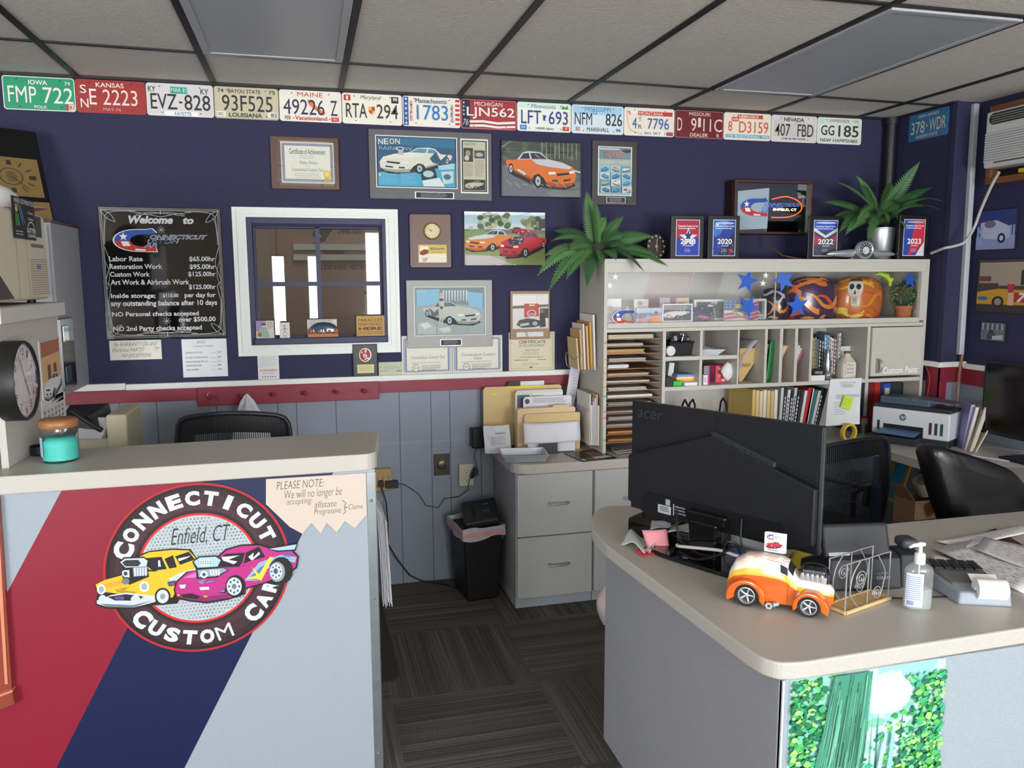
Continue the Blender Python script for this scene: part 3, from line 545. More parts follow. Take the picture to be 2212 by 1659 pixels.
A.line([(.5,.5),(.24,.3)],.02,'2c2a24');A.line([(.5,.5),(.3,.48)],.03,'2c2a24');m.build('clock_face',r)
m=MB();A=Art(m,w_* .2,h_* .1,w_* .68,h_* .33,-.0197);A.rect(0,0,1,1,'d2b765');A.rect(.01,.5,.99,.99,'e8e2cc');A.rect(.06,.08,.35,.6,'efe6c8');A.poly([(.06,.4),(.2,.25),(.36,.3),(.34,.5),(.15,.6),(.05,.55)],'8c3d2c');A.text('BFGoodrich',.42,.16,.92,.28,'2c2c4a',.02,.2);A.text('Super Award',.5,.36,.82,.46,'b04a30',0,.2);A.text('SUPER',.14,.74,.32,.84,'a03028',.02,.2);A.text('CHEVY',.13,.85,.3,.95,'a03028',.02,.2);m.build('plate',r)
# two cars photo
r,w_,h_=hung('framed_photograph','photograph of an orange and a red car on grass','picture',(1001,457,1177,574))
fr(r,w_,h_,M('26272c',.4),.004,.014);m=MB();A=Art(m,.004,.004,w_- .008,h_- .008,-.011);A.rect(0,0,1,1,'9fc3d4');A.rect(0,.22,1,.35,'b9d2dc')
for u,v,s in((.36,.15,.17),(.8,.2,.12),(.3,.22,.14),(.45,.2,.14),(.85,.24,.1)):
    for i in range(14):A.ell(min(.955,u+random.uniform(-s,s)* .8),max(.055,v+random.uniform(-.16,.1)),.04,.05,random.choice(('56694a','3f5138','74855a','a5ae86')),7)
A.rect(0,.33,1,.42,'6f7468');A.rect(.06,.27,.1,.34,'b9b4ac');A.poly([(0,.4),(.25,.38),(.5,.42),(1,.4),(1,1),(0,1)],'8a9a5c');A.poly([(0,.36),(.24,.34),(.24,.5),(0,.52)],'7d9560');A.poly([(0,.8),(.3,.82),(.62,1),(0,1)],'b9b2ae');A.rect(.92,.12,1,.3,'4a3a3c');car(A,.55,.28,.8,.42,'a03034','702024','a03034');car(A,.0,.34,.62,.74,'d9823c','b5622c','ccd2d8','39424c','aeb2b6',True,'c6ccd4');car(A,.42,.36,1.02,.86,'c4303a','8f2430','c4303a','4a4f66','a9acae',True);A.poly([(.52,.53),(.62,.46),(.73,.5),(.7,.6),(.58,.64)],'2f3244')
for i in range(14):A.ell(random.uniform(.54,.7),random.uniform(.5,.62),.014,.014,random.choice(('a9acb6','6b6e80','d0d2d8','8a3a44')),6)
for i in range(5):A.rect(.0,.84+i* .03,.5,.85+i* .03,'dcd8d2')
m.build('photograph',r);MB().box(.003,w_- .003,-.0145,-.0140,.003,h_- .003,GLASS).build('glass',r)
# grey plaque with a white car and a standing model
r,w_,h_=hung('magazine_plaque','pale grey plaque with a faded poster of a white car and a standing woman','plaque',(878,605,1062,750),-.006)
board(r,w_,h_,M('a3a29e',.5,var=.1,scale=14),.018);m=MB();A=Art(m,.038,.065,w_- .075,h_- .1,-.0185);A.rect(0,0,1,1,'d9dcd8');A.rect(.012,.014,.988,.986,'8c9494');A.rect(.025,.03,.975,.97,'9aa6a6');A.poly([(.03,.03),(.97,.03),(.97,.42),(.6,.36),(.03,.38)],'7f8a90');A.poly([(.04,.06),(.36,.05),(.34,.36),(.04,.38)],'86b9d2');A.poly([(.72,.1),(.96,.14),(.95,.45),(.76,.4)],'86b9d2')
for i in range(9):u= .4+i* .04;A.poly([(u,.08),(u+ .02,.07),(u+ .012,.28+ .02*(i%3)),(u+ .002,.28)],'d6dedb')
car(A,.12,.3,.93,.78,'b9beb2','8d968f','b4b8ac','5f6c70','a3b9c2');A.poly([(.2,.42),(.28,.52),(.33,.45),(.34,.58),(.25,.6)],'55656c')
A.ell(.375,.16,.02,.045,'b9b3a6',10);A.poly([(.35,.2),(.4,.2),(.42,.32),(.41,.44),(.4,.6),(.395,.78),(.375,.78),(.375,.6),(.355,.78),(.335,.78),(.35,.58),(.35,.42),(.34,.3)],'b9bab0');A.poly([(.35,.24),(.4,.24),(.405,.29),(.35,.29)],'4a5054');A.poly([(.348,.4),(.405,.4),(.38,.47)],'4a5054')
A.poly([(.05,.72),(.2,.7),(.3,.8),(.3,.96),(.04,.96)],'aeb4ae');A.poly([(.08,.76),(.18,.72),(.24,.8),(.14,.86)],'d0d3cc');A.rect(.31,.8,.52,.96,'a7ada8');A.poly([(.33,.85),(.48,.82),(.5,.9),(.4,.94)],'c4c8c0');A.bars(.55,.83,.74,.95,9,'b6bcb8',.4);A.bars(.77,.83,.96,.95,9,'b6bcb8',.4,2);A.text('MAVERICKS',.04,.05,.17,.08,'d4dad8',.02);A.rect(.04,.1,.17,.108,'d4dad8')
m.build('poster',r);plaque_name(r,w_* .38,w_* .63,.01,.045,-.018)
# small wooden plaque with red sign and roadster
r,w_,h_=hung('photo_plaque','small tan wooden plaque with a photo of a roadster before a red sign','plaque',(1101,628,1186,732),-.006)
board(r,w_,h_,M('8f6c50',.45,var=.15,scale=8),.018);m=MB();A=Art(m,.012,.058,w_- .022,h_- .075,-.0185);A.rect(0,0,1,1,'d6d2cc');A.rect(0,.05,.66,.32,'e4e2de');A.poly([(.7,.08),(1,.02),(1,.3),(.7,.34)],'e0ddd8');A.poly([(.0,.34),(1,.3),(1,.38),(0,.42)],'7a6f68');A.rect(.32,.28,.73,.72,'b9564a');A.rect(.46,.3,.62,.35,'d8c9a0');A.ell(.53,.56,.13,.1,'e8d8d0',14);A.ell(.53,.56,.11,.08,'9c4a42',14);A.text('Roadster',.44,.53,.63,.6,'ecd9d2',.0,.3);A.poly([(0,.7),(1,.62),(1,1),(0,1)],'d2cec8');A.rect(.76,.42,1,.7,'4b4e50')
A.poly([(.1,.88),(.18,.75),(.4,.7),(.6,.72),(.8,.78),(.83,.9),(.6,.96),(.25,.97)],'4c5254');A.ell(.62,.85,.13,.1,'3a3f42',14);A.ell(.62,.85,.08,.065,'a4a8a6',12);A.poly([(.2,.86),(.45,.82),(.46,.89),(.22,.93)],'b9bdb8');A.ell(.82,.5,.06,.06,'8a6a58',10);A.poly([(.75,.56),(.9,.56),(.93,.95),(.76,.97)],'3f4446');m.build('photo',r)
m=MB();A=Art(m,w_* .15,.014,w_* .68,.026,-.0185);A.rect(0,0,1,1,'d4d4d2');A.poly([(.3,0),(.4,0),(.45,1),(.35,1)],'a8a8a8');m.build('nameplate',r)
# ------------------------------------------------------------------ papers standing on the chair rail / taped to the wall
ZR=1.178
def paper(name,label,cat,px,draw,y=-.003,col='e4e2d4',th=.0012,group=None,z0=None):
    x0,x1,a,b=rectY(*px,y);a=a if z0 is None else z0;m=MB();m.box(0,x1-x0,-th,0,0,b-a,M(col,.7));A=Art(m,0,0,x1-x0,b-a,-th- .0001);draw(A)
    o=m.build(name);put(o,(x0,y,a));return tag(o,label,cat,group)
def d_cert(t1,t2):
    def f(A):
        A.rect(.03,.04,.97,.96,'8f95b4')
        for i in range(24):
            for v in(.06,.94):A.ell(.05+i* .039,v,.014,.014,'dcdcd4',6)
        for i in range(16):
            for u in(.05,.95):A.ell(u,.09+i* .055,.012,.016,'dcdcd4',6)
        A.rect(.09,.1,.91,.9,'e0dfcf')
        A.text(t1,.18,.52 if not t2 else .47,.85,.6 if not t2 else .55,'5a5c60',0,.25)
        if t2:A.text(t2,.42,.57,.58,.65,'5a5c60',0,.25)
        A.bars(.18,.69,.84,.75,2,'9c9c94',.3);A.ell(.27,.84,.07,.1,'6a6c70',16);A.ell(.27,.84,.06,.085,'e0dfcf',16);A.text('NEOA',.23,.81,.31,.86,'6a6c70')
        for k,s_ in enumerate(('NARCOTIC ENFORCEMENT',"OFFICER'S ASSOCIATION",'OF CONNECTICUT')):A.text(s_,.38,.77+k* .055,.38+(.4,.37,.28)[k],.81+k* .055,'6c6e70',.01)
    return f
paper('certificate','certificate with blue border under the left edge of the pale grey plaque','certificate',(868,725,976,808),d_cert('Connecticut Custom Car',None),-.0012,'dedccc',z0=ZR)
paper('certificate','certificate with blue border under the right edge of the pale grey plaque','certificate',(977,725,1085,805),d_cert('Connecticut Custom','Cars'),-.0012,'dedccc',z0=ZR)
def d_acc(A):
    A.rect(.04,.05,.96,.95,'b6ae94');A.rect(.048,.06,.952,.94,'d8cfb4');A.text('CERTIFICATE',.22,.22,.8,.3,'5c5a50',.02);A.text('OF ACCOMPLISHMENT',.22,.32,.78,.39,'5c5a50',.01);A.text('Walter Wosko III',.35,.44,.65,.5,'6a685c');A.bars(.3,.54,.7,.62,2,'9a967f',.3);A.text('PPG Recertification - Envirobase HP',.25,.63,.75,.67,'6a685c',.01);A.bars(.12,.72,.45,.76,1,'5c5a50',.4);A.bars(.62,.72,.82,.76,1,'5c5a50',.4);A.bars(.28,.82,.7,.88,2,'9a967f',.3);A.rect(.45,.9,.51,.94,'6a685c')
paper('certificate','cream certificate of accomplishment standing below the tan wooden plaque','certificate',(1099,717,1198,801),d_acc,-.0012,'d2caae',z0=ZR)
def d_check(A):A.text('Yuba County',.08,.1,.4,.18,'6f7a6a');A.bars(.2,.3,.9,.6,4,'95a08e',.4);A.rect(.75,.62,.95,.76,'8d9a88');A.bars(.05,.66,.5,.72,1,'7d8a78',.6);A.ell(.08,.36,.03,.05,'7d8a78',8)
paper('check','pale green check leaning on the chair rail beside the music plaque','check',(818,782,869,812),d_check,-.0045,'c3c8ac',z0=ZR)
def d_str(A):A.bars(.1,.06,.9,.5,8,'b9bcbc',.3);A.text('STRESSED?',.1,.58,.9,.68,'b8574a',.015);A.bars(.2,.74,.85,.78,1,'9a9c9c',.5);[A.rect(.18+i* .12,.88,.24+i* .12,.92,'4a4c50')for i in range(6)]
paper('card','white stressed card standing on the chair rail below the window','card',(557,768,603,822),d_str,-.002,'dcdedd',z0=ZR)
def d_note(A):
    for s_,q in(('No WARRANTY ON ANY',(.08,.08,.93,.3)),('Electrical PARTS!',(.05,.38,.66,.58)),('!!!',(.86,.36,.96,.56)),('NO EXCEPTIONS',(.22,.68,.8,.86))):A.text(s_,*q,'4b4a48',-.008,.35)
paper('note','handwritten no warranty note taped below the black price board','note',(237,735,349,777),d_note,-.001,'e2dfd2')
def d_chg(A):
    A.text('2022',.33,.05,.52,.11,'4b4d52',0,.2);A.text('STORAGE CHARGES',.24,.17,.7,.21,'4b4d52',0,.2)
    for k,(s_,p_)in enumerate((('ADMINISTRATION FEE','$100-'),('OUTSIDE STORAGE PER DAY','$85-'),('INSIDE STORAGE PER DAY','$115-'),('SANITIZING FEE','$85-'),('TEAR DOWN','$275-'))):v=(.33,.46,.57,.67,.78)[k];A.text(s_,.07,v,(.45,.58,.57,.42,.35)[k],v+ .045,'55575c',0,.2);A.line([(.62,v+ .04),(.76,v+ .04)],.006,'8a8c90');A.text(p_,.78,v,.88,v+ .05,'55575c',0,.2)
paper('note','white handwritten storage charges sheet taped below the black price board','note',(394,732,491,814),d_chg,-.001,'dfe2e4')
# music award
r,w_,h_=hung('award_plaque','small black plaque with a treble clef emblem, standing below the window corner','plaque',(762,744,815,813),-.014);r.location.z=ZR
board(r,w_,h_,BLK,.012);m=MB();A=Art(m,0,0,w_,h_,-.0122);A.ell(.5,.33,.25,.22,'d8c24a',20);A.ell(.52,.33,.24,.21,'f0e6e0',20);A.ell(.5,.33,.21,.19,'a2283a',20);A.curve([(.46,.45),(.53,.47),(.55,.4),(.5,.2),(.55,.17),(.52,.28),(.44,.33),(.48,.4),(.57,.37),(.53,.31),(.48,.35)],.03,'f2ece8');A.star(.38,.25,.04,'f2ece8');A.ell(.62,.44,.04,.03,'f2ece8',10);m.build('emblem',r)
m=MB();A=Art(m,w_* .17,h_* .1,w_* .68,h_* .27,-.0122);A.rect(0,0,1,1,'d9cf9c');A.bars(.1,.2,.9,.8,3,'8f8866',.3);m.build('nameplate',r)
# ------------------------------------------------------------------ black price board
r,w_,h_=hung('price_board','large glossy black welcome board with white shop rates and pinstripes','sign',(221,448,484,731))
board(r,w_,h_,M('08080a',.06,var=0,coat=.5),.006,bev=.001);m=MB();A=Art(m,0,0,w_,h_,-.0062);S='b9bcbd'
for d in(.012,.022,.03):
    A.line([(d,d* .9),(1-d,d* .9),(1-d,1-d* .9),(d,1-d* .9),(d,d* .9)],.0035,S)
for fx in(0,1):
    for fy in(0,1):
        def q(pts):return[(abs(fx-u),abs(fy-v))for u,v in pts]
        A.curve(q([(.02,.02),(.09,.05),(.13,.11),(.06,.08),(.02,.02)]),.004,S);A.curve(q([(.03,.3),(.045,.12),(.06,.06),(.13,.035),(.3,.03)]),.004,S);A.curve(q([(.04,.28),(.05,.13),(.075,.07)]),.003,S)
    A.curve(([(abs(fx-u),v)for u,v in[(.035,.3),(.07,.42),(.045,.5),(.03,.56),(.06,.6),(.035,.72)]]),.004,S);A.curve(([(abs(fx-u),v)for u,v in[(.03,.4),(.06,.5),(.035,.62)]]),.003,S)
for v,sg_ in((.035,1),(.965,-1)):
    A.curve([(.25,v),(.38,v+ .015*sg_),(.5,v+ .035*sg_),(.62,v+ .015*sg_),(.75,v)],.004,S);A.curve([(.3,v+ .02*sg_),(.45,v+ .005*sg_),(.7,v+ .03*sg_)],.004,S);A.curve([(.7,v+ .02*sg_),(.55,v+ .005*sg_),(.3,v+ .03*sg_)],.004,S);A.line([(.5,v- .015),(.5,v+ .02)],.006,S)
for u,v in((.5,.17),(.5,.865)):
    for a in range(4):A.line([(u+ .035*math.cos(a*PI/4),v+ .03*math.sin(a*PI/4)),(u- .035*math.cos(a*PI/4),v- .03*math.sin(a*PI/4))],.003,S)
A.text('Welcome',.24,.065,.6,.125,'c9cbcb',.05,.25);A.text('to',.68,.072,.77,.125,'c9cbcb',.05,.25)
clogo(A,.115,.16,.87,.335)
T_='cfd1d2'
for s_,a,b,c,d in(('Labor Rate',.065,.37,.335,.408),('$65.00hr',.715,.37,.93,.412),('Restoration Work',.065,.428,.49,.466),('$95.00hr',.715,.43,.93,.472),('Custom Work',.065,.486,.385,.524),('$125.00hr',.70,.486,.93,.528),('Art Work & Airbrush Work',.065,.545,.705,.585),('$125.00hr',.70,.585,.925,.627),('Inside storage;',.06,.65,.42,.695),('$115.00',.48,.655,.61,.685),('per day for',.66,.648,.92,.695),('any outstanding balance after 10 days',.055,.705,.93,.757),('NO Personal checks accepted',.06,.79,.77,.835),('over $500.00',.60,.835,.91,.878),('NO 2nd Party checks accepted',.06,.9,.79,.947)):A.text(s_,a,b,c,d,T_,.025)
m.build('lettering',r)
# ------------------------------------------------------------------ coat peg rail
x0,x1,z0,z1= .775,1.688,1.054,1.150
r=thing('peg_rail','dark red wooden peg rail on the wall below the service window','peg rail',(x0,-.018,z0));MB().box(0,x1-x0,-.018,0,0,z1-z0,RED).build('backboard',r,bev=.003)
PEGX=[onY(x,852,-.03).x for x in(455,522,592,659,726,787)]
for x in PEGX:
    m=MB();m.T=Matrix.Translation((x-x0,-.018,.045))@Matrix.Rotation(PI/2- .15,4,'X');m.lathe([(.008,0),(.006,.02),(.006,.03),(.011,.036),(.012,.044),(.008,.05),(0,.051)],RED,12);m.build('peg',r)
# hanger and white bag
px_,pz_=PEGX[0],1.112
m=MB();hk=[(px_- .012,-.075,pz_- .002),(px_- .006,-.075,pz_+ .014),(px_+ .006,-.075,pz_+ .016),(px_+ .014,-.075,pz_+ .002),(px_+ .01,-.075,pz_- .03),(px_+ .002,-.075,pz_- .06)]
WIRE=M('8f949a',.3,.8);m.tube(hk,.0018,WIRE,6);m.tube([(px_+ .002,-.075,pz_- .06),(px_- .02,-.1,pz_- .08),(px_- .13,-.17,pz_- .17),(px_- .15,-.18,pz_- .19),(px_- .12,-.175,pz_- .195),(px_+ .16,-.03,pz_- .19),(px_+ .175,-.03,pz_- .175),(px_+ .02,-.09,pz_- .075),(px_+ .002,-.075,pz_- .058)],.0018,WIRE,6)
tag(m.build('wire_hanger'),'thin wire coat hanger hung on the leftmost red peg','coat hanger')
bx,bz=onY(534,855,-.1).x,1.094
m=MB()
def bagp(u,v):
    a=2*PI*u;rr=(.012+ .085*min(1,(v*1.25))** .7)*(1+ .10*math.sin(a*7+v*3));
    return(bx+rr*1.15*math.cos(a)+ .02*v,-.125+rr* .75*math.sin(a),bz- .0- .33*v+ .02*math.sin(a*3)*(1-v))
m.grid(bagp,42,14,M('d5d7da',.8,var=.05,bump=.3,scale=20));m.grid(lambda u,v:(bagp(u,0)[0]+(bx-bagp(u,0)[0])*v,bagp(u,0)[1]+(-.125-bagp(u,0)[1])*v,bagp(u,0)[2]+ .01*v),42,2,M('d5d7da',.8));m.tube([(PEGX[1],-.06,1.112),(bx- .01,-.1,bz- .01)],.003,M('c9cbce',.7),6)
tag(m.build('laundry_bag'),'white drawstring cloth bag hanging from the peg rail behind the chair','bag')
# ------------------------------------------------------------------ outlets, plugs and cords
def outlet_face(A,col):
    for v in(.3,.7):
        A.ell(.5,v,.3,.15,'a8a592',16);A.ell(.5,v,.27,.135,col,16);A.rect(.36,v- .06,.41,v+ .03,'2c2a26');A.rect(.59,v- .06,.64,v+ .03,'2c2a26');A.ell(.5,v+ .08,.05,.03,'2c2a26',8)
r,w_,h_=hung('wall_outlet','ivory duplex wall outlet box right of the round cover plate','outlet',(990,1000,1021,1047));IV=M('c9c5ae',.4)
board(r,w_,h_,IV,.03,'box',.004);m=MB();A=Art(m,.004,.004,w_- .008,h_- .008,-.0302,.0002);outlet_face(A,'d2ceb8');m.build('socket',r)
r,w_,h_=hung('outlet_cover','dark brown brass floor type outlet cover on the grey panelled wall','outlet',(937,980,971,1026));BR=M('4a4138',.35,.5)
board(r,w_,h_,BR,.008,'plate');m=MB();m.T=Matrix.Translation((w_/2,-.008,h_* .48))@Matrix.Rotation(PI/2,4,'X');m.lathe([(.027,0),(.027,.005),(.022,.007),(0,.007)],M('5a5044',.3,.6),20);m.T=Matrix();m.box(w_/2- .012,w_/2+ .012,-.013,-.008,h_* .7,h_* .84,M('5a5044',.3,.6));m.build('hinged_cap',r)
r,w_,h_=hung('outlet_tap','tan six way outlet adapter on the wall beside the counter end','outlet',(806,1010,846,1057));TN=M('b3925a',.4)
m=MB();m.wedge([(0,0),(w_,0),(w_,h_* .75),(w_* .97,h_),(w_* .03,h_),(0,h_* .75)],-.035,0,TN);m.build('body',r,bev=.004);m=MB();A=Art(m,0,0,w_,h_,-.0352)
for u in(.2,.5,.8):
    for v in(.4,.78):A.rect(u- .07,v- .06,u- .04,v,'3a2c1c');A.rect(u+ .03,v- .06,u+ .06,v,'3a2c1c');A.ell(u,v+ .05,.03,.025,'3a2c1c',6)
m.build('sockets',r)
TX,TZ=r.location.x,r.location.z
CORD=M('141416',.5)
def q(px,py,y):return tuple(onY(px,py,y))
m=MB();a=onY(848,1046,-.05);m.box(a.x- .035,a.x+ .03,-.075,-.0354,a.z- .017,a.z+ .019,CORD)
pth=[q(858,1045,-.05),q(872,1046,-.04),q(893,1059,-.012),q(905,1068,-.008),q(920,1092,-.008),q(947,1097,-.008),q(960,1077,-.008),q(992,1073,-.02),q(1012,1058,-.036),q(1013,1040,-.036),q(1022,1020,-.05),q(1031,1010,-.05),q(1026,993,-.05),q(1024,980,-.06),q(1033,965,-.06),q(1033,950,-.07)]
m.tube(pth,.0022,CORD,6)
for i in range(4):m.tube([q(1014+i*3,1030,-.045),q(1022+i*2,1012-i,-.055),q(1034,1013+i*4,-.05),q(1018,1031+i,-.045)],.002,CORD,6)
tag(m.build('power_adapter'),'small black power adapter with thin cord along the grey wall','power adapter')
m=MB();a=onY(823,1045,-.05);m.box(a.x- .012,a.x+ .014,-.06,-.0354,a.z- .017,a.z+ .017,CORD)
m.tube([q(824,1052,-.05),q(834,1085,-.06),q(838,1130,-.06),q(838,1175,-.06),q(858,1208,-.055),q(885,1243,-.04),q(910,1255,-.02),tuple(onZ(960,1262,.006)),tuple(onZ(985,1270,.006))],.0036,CORD,8)
tag(m.build('floor_cable'),'thick black power cord hanging from the tan adapter to the carpet','cord')
# thermostat-like black speaker at the end of the back worktop
# ================================================================== cream shelf cabinet on the back worktop
HX,HY,HW,HT=2.82,-.41,1.99,1.79;ZW= .765
r=thing('shelf_cabinet','large cream laminate shelf cabinet with glass front display and paper slots','cabinet',(HX,HY,ZW));HUT=r
def hb(name,x0,x1,z0,z1,y0=0,y1=.385,mat=LAMC,bev=.001):  # part given in room coordinates x, z
    return MB().box(x0-HX,x1-HX,y0,y1,z0-ZW,z1-ZW,mat).build(name,HUT,bev=bev)
hb('side_panel',HX,HX+ .018,ZW,HT);hb('side_panel',4.792,4.81,ZW,HT)
hb('top_panel',HX+ .018,4.792,1.772,HT);hb('header_rail',HX+ .018,4.792,1.72,1.772,.004,.022);hb('back_panel',HX+ .018,4.792,ZW,1.772,.377,.385)
hb('shelf',HX+ .018,4.792,1.44,1.456);hb('track_rail',HX+ .018,4.76,1.430,1.458,-.004,.012);hb('shelf',HX+ .018,4.792,1.409,1.428,.004);hb('stile',4.76,4.792,1.456,1.72,0,.03)
hb('shelf',3.17,4.792,1.088,1.11,.003);hb('divider',3.154,3.172,ZW,1.409)
hb('shelf',3.172,3.597,1.251,1.272,.003)
for x0,x1,z0 in((3.371,3.387,1.11),(3.597,3.607,1.11),(3.763,3.779,1.11),(3.856,3.875,1.11),(3.951,3.969,1.11),(4.048,4.064,1.11),(4.419,4.439,1.11)):hb('divider',x0,x1,z0,1.409)
HBD=M('9a6f4a',.6,var=.12,scale=20)
SZ=[onY(1307,y,HY).z for y in(734,750,766,783,798.6,815,830,846,862.3,878.6,895,910,925,940.5,957.8)]
for z in SZ:hb('slot_shelf',HX+ .018,3.154,z- .002,z+ .002,.004,.377,HBD,0)
for k,(py,c)in enumerate(((741,'e0806a'),(776,'e8a050'),(790,'d9d27a'),(806,'e8a050'),(820,'e8a050'),(836,'e8a050'),(850,'b9d8b0'),(856,'6ab86a'),(890,'e07a6a'),(903,'e07a6a'),(951,'6ab86a'))):
    z=onY(1304,py,HY).z;hb('label_sticker',HX+ .002,HX+ .016,z- .005,z+ .005,-.001,0,K(c),0)
d=hb('cupboard_door',4.442,4.786,1.125,1.405,-.014,.003,LAMC,.002)
m=MB();hx=4.484-HX;m.box(hx- .012,hx+ .012,-.018,-.014,1.145-ZW,1.228-ZW,M('9a968c',.4,.3));m.tube([(hx- .004,-.018,1.15-ZW),(hx+ .006,-.038,1.16-ZW),(hx+ .008,-.042,1.187-ZW),(hx+ .006,-.038,1.214-ZW),(hx- .004,-.018,1.224-ZW)],.006,M('b9b5aa',.3,.6),8)
h_=m.build('door_handle',d)
m=MB();A=Art(m,4.522-HX,1.137-ZW,.236,.04,-.0143);A.text('Custom Paint',0,0,1,1,'f2f0e8',.02);m.build('door_lettering',d)
# sliding glass doors with star decals
xs=3.838
for k,(x0,x1,yy)in enumerate(((HX+ .02,xs+ .01,.014),(xs- .01,4.76,.022))):
    g=hb('glass_door',x0,x1,1.459,1.719,yy,yy+ .004,GLASS,0)
    if k:MB().box(xs- .012-HX,xs- .006-HX,yy- .001,yy+ .005,1.459-ZW,1.719-ZW,M('c9cbc8',.3)).build('glass_edge',g)
def decal(px,py,rpx,col,rot):
    p0=onY(px,py,HY+ .013);rr=onY(px+rpx,py,HY+ .013).x-p0.x;m=MB();A=Art(m,p0.x-rr-HX,p0.z-rr-ZW,2*rr,2*rr,.0125);A.star(.5,.5,.5,col,rot);m.build('star_decal',HUT)
for q_ in((1614,607,25,'2458c0',.25),(1616,662,25,'1f5cc4',.5),(1694,605,25,'3a68c8',-.35),(1722,660,25,'1f5cc4',-.1),(1966,604,18,'1c4aa8',.05),(1329,598,8,'f4f4f0',.1),(1317,617,8,'f4f4f0',.1),(1654,595,7,'f4f4f0',.1),(1648,612,7,'f4f4f0',.1)):decal(*q_)
x0,x1,z0,z1=rectY(1324,668,1430,700,HY+ .013);m=MB();A=Art(m,x0-HX,z0-ZW,x1-x0,z1-z0,.0128);clogo(A,0,0,1,1,wc='1d2c78');m.build('logo_decal',HUT)
# ------------------------------------------------------------------ generic stand-up picture
ZD=1.4562
def standing(name,label,cat,px,y,draw,frame=None,bw=.01,z0=ZD,d=.006,group=None,glass=False):
    x0,x1,a,b=rectY(*px,y);a=z0;r=thing(name,label,cat,(x0,y,a),0,group);w,h=x1-x0,b-a
    if frame:fr(r,w,h,frame,bw,d+ .006,'frame');board(r,w- .004,h- .004,M('2a2825',.7),.002,'back',0,.002,.002)
    else:board(r,w,h,K('e8e6e0'),d,'card',0)
    o=bw if frame else .0;m=MB();A=Art(m,o,o,w-2*o,h-2*o,(-.004 if frame else-d- .0002));draw(A);m.build('picture',r);return r
def d_boy(A):A.rect(0,0,1,1,'8c8a92');A.rect(0,0,1,.34,'d6d6d2');A.poly([(.1,.6),(.5,.55),(.8,1),(.05,1)],'9a9ca2');A.ell(.3,.5,.16,.16,'c9a084',14);A.ell(.28,.4,.18,.12,'8a5a34',12);A.poly([(.55,.7),(1,.6),(1,1),(.5,1)],'4a4248')
standing('photograph','photograph of a boy in grey inside the glass display at its open shelf end','photo',(1308,645,1341,700),HY+ .09,d_boy)
def d_vir(A):A.rect(0,0,1,1,'453c34');A.ell(.5,.45,.16,.2,'a8946c',12);A.poly([(.3,.55),(.7,.55),(.8,1),(.2,1)],'98845c');A.rect(0,0,1,.05,'6a5a48')
standing('photograph','dark photograph of a seated figure behind the logo decal','photo',(1341,647,1368,700),HY+ .11,d_vir)
def d_por(A):A.rect(0,0,1,1,'d2cfcb');A.ell(.42,.3,.2,.18,'c4a393',14);A.ell(.42,.17,.2,.1,'8a7462',12);A.poly([(.1,.52),(.75,.52),(.9,1),(0,1)],'8a8078');A.bars(.65,.1,.98,.4,4,'a9a6a4',.4)
standing('photograph','pale portrait photograph of a smiling person in the glass display','photo',(1368,646,1399,700),HY+ .115,d_por)
def d_fam(A):
    A.rect(0,0,1,1,'a9c6d8');A.rect(0,.5,1,1,'9fb9cc')
    for u,v,c,s in((.16,.75,'c46a4a',.11),(.35,.7,'9aa0b4',.12),(.55,.74,'b9724c',.1),(.78,.55,'e08a2c',.14)):A.ell(u,v- .16,s* .55,s* .8,'c08a68',12);A.poly([(u-s,v),(u+s,v),(u+s*1.2,1),(u-s*1.2,1)],c)
    A.ell(.78,.3,.08,.05,'3a3a44',10)
standing('photograph','family photograph with pale blue sky and an orange shirt in the glass display','photo',(1374,665,1428,699),HY+ .05,d_fam)
def d_gt(A):A.rect(0,0,1,1,'3c4650');A.rect(0,0,1,.32,'6a7678');A.bars(.02,.08,.98,.28,2,'a9b0b0',.5);car(A,.02,.28,.96,.85,'d3dcd8','8b9898','cfd8d6','2d3740','9a9890',True)
standing('framed_photograph','white framed photograph of a white racing car in the glass display','picture',(1429,656,1494,698),HY+ .05,d_gt,M('eceee8',.4),.007)
def d_show(A):
    A.rect(0,0,1,1,'3a3450');A.rect(0,.6,1,1,'5a5270')
    for i in range(18):A.ell(random.random(),random.uniform(.05,.5),.03,.05,random.choice(('8a8498','2a2638','b8b4c0')),6)
    car(A,.2,.5,.75,.9,'c46a78','8a3a4c','d8a0a8')
standing('photograph','dark photograph of a red car at a night show in the glass display','photo',(1495,664,1542,697),HY+ .055,d_show)
def d_race(A):
    A.rect(0,0,1,1,'8a8e90');A.rect(.03,.05,.97,.95,'55595c')
    for i in range(16):A.ell(random.random(),random.uniform(.1,.9),.05,.08,random.choice(('b4b8b8','3a3e40','d0d2d0','74787a')),6)
    A.poly([(.5,.2),(.62,.2),(.66,.95),(.48,.95)],'b9bcb8')
standing('framed_photograph','wide white framed black and white racing photograph behind the flag picture','picture',(1497,646,1653,698),HY+ .13,d_race,M('eceee8',.4),.012)
def d_flag(A):
    A.rect(0,0,1,1,'d9cdd2');A.rect(0,0,.55,.5,'4a6a94')
    for i in range(12):A.star(.06+ .12*(i%4),.08+ .14*(i//4),.03,'e8ecf0')
    for i in range(5):A.curve([(.0 if i>2 else .5,.2+ .17*i),(.5,.14+ .17*i),(.75,.24+ .17*i),(1,.14+ .17*i)],.07,'b0607c')
    A.ell(.42,.5,.18,.3,'b8ac78',14);A.ell(.36,.4,.12,.12,'8f8456',10);A.ell(.5,.72,.18,.12,'9c9060',10);A.curve([(.35,.35),(.5,.4),(.4,.6),(.55,.75)],.05,'d8cfa4')
standing('picture','stars and stripes picture with a golden emblem in the glass display','picture',(1563,647,1637,697),HY+ .06,d_flag)
def d_small(A):A.rect(0,0,1,1,'b4b6be');A.ell(.5,.5,.3,.3,'8d929c',10)
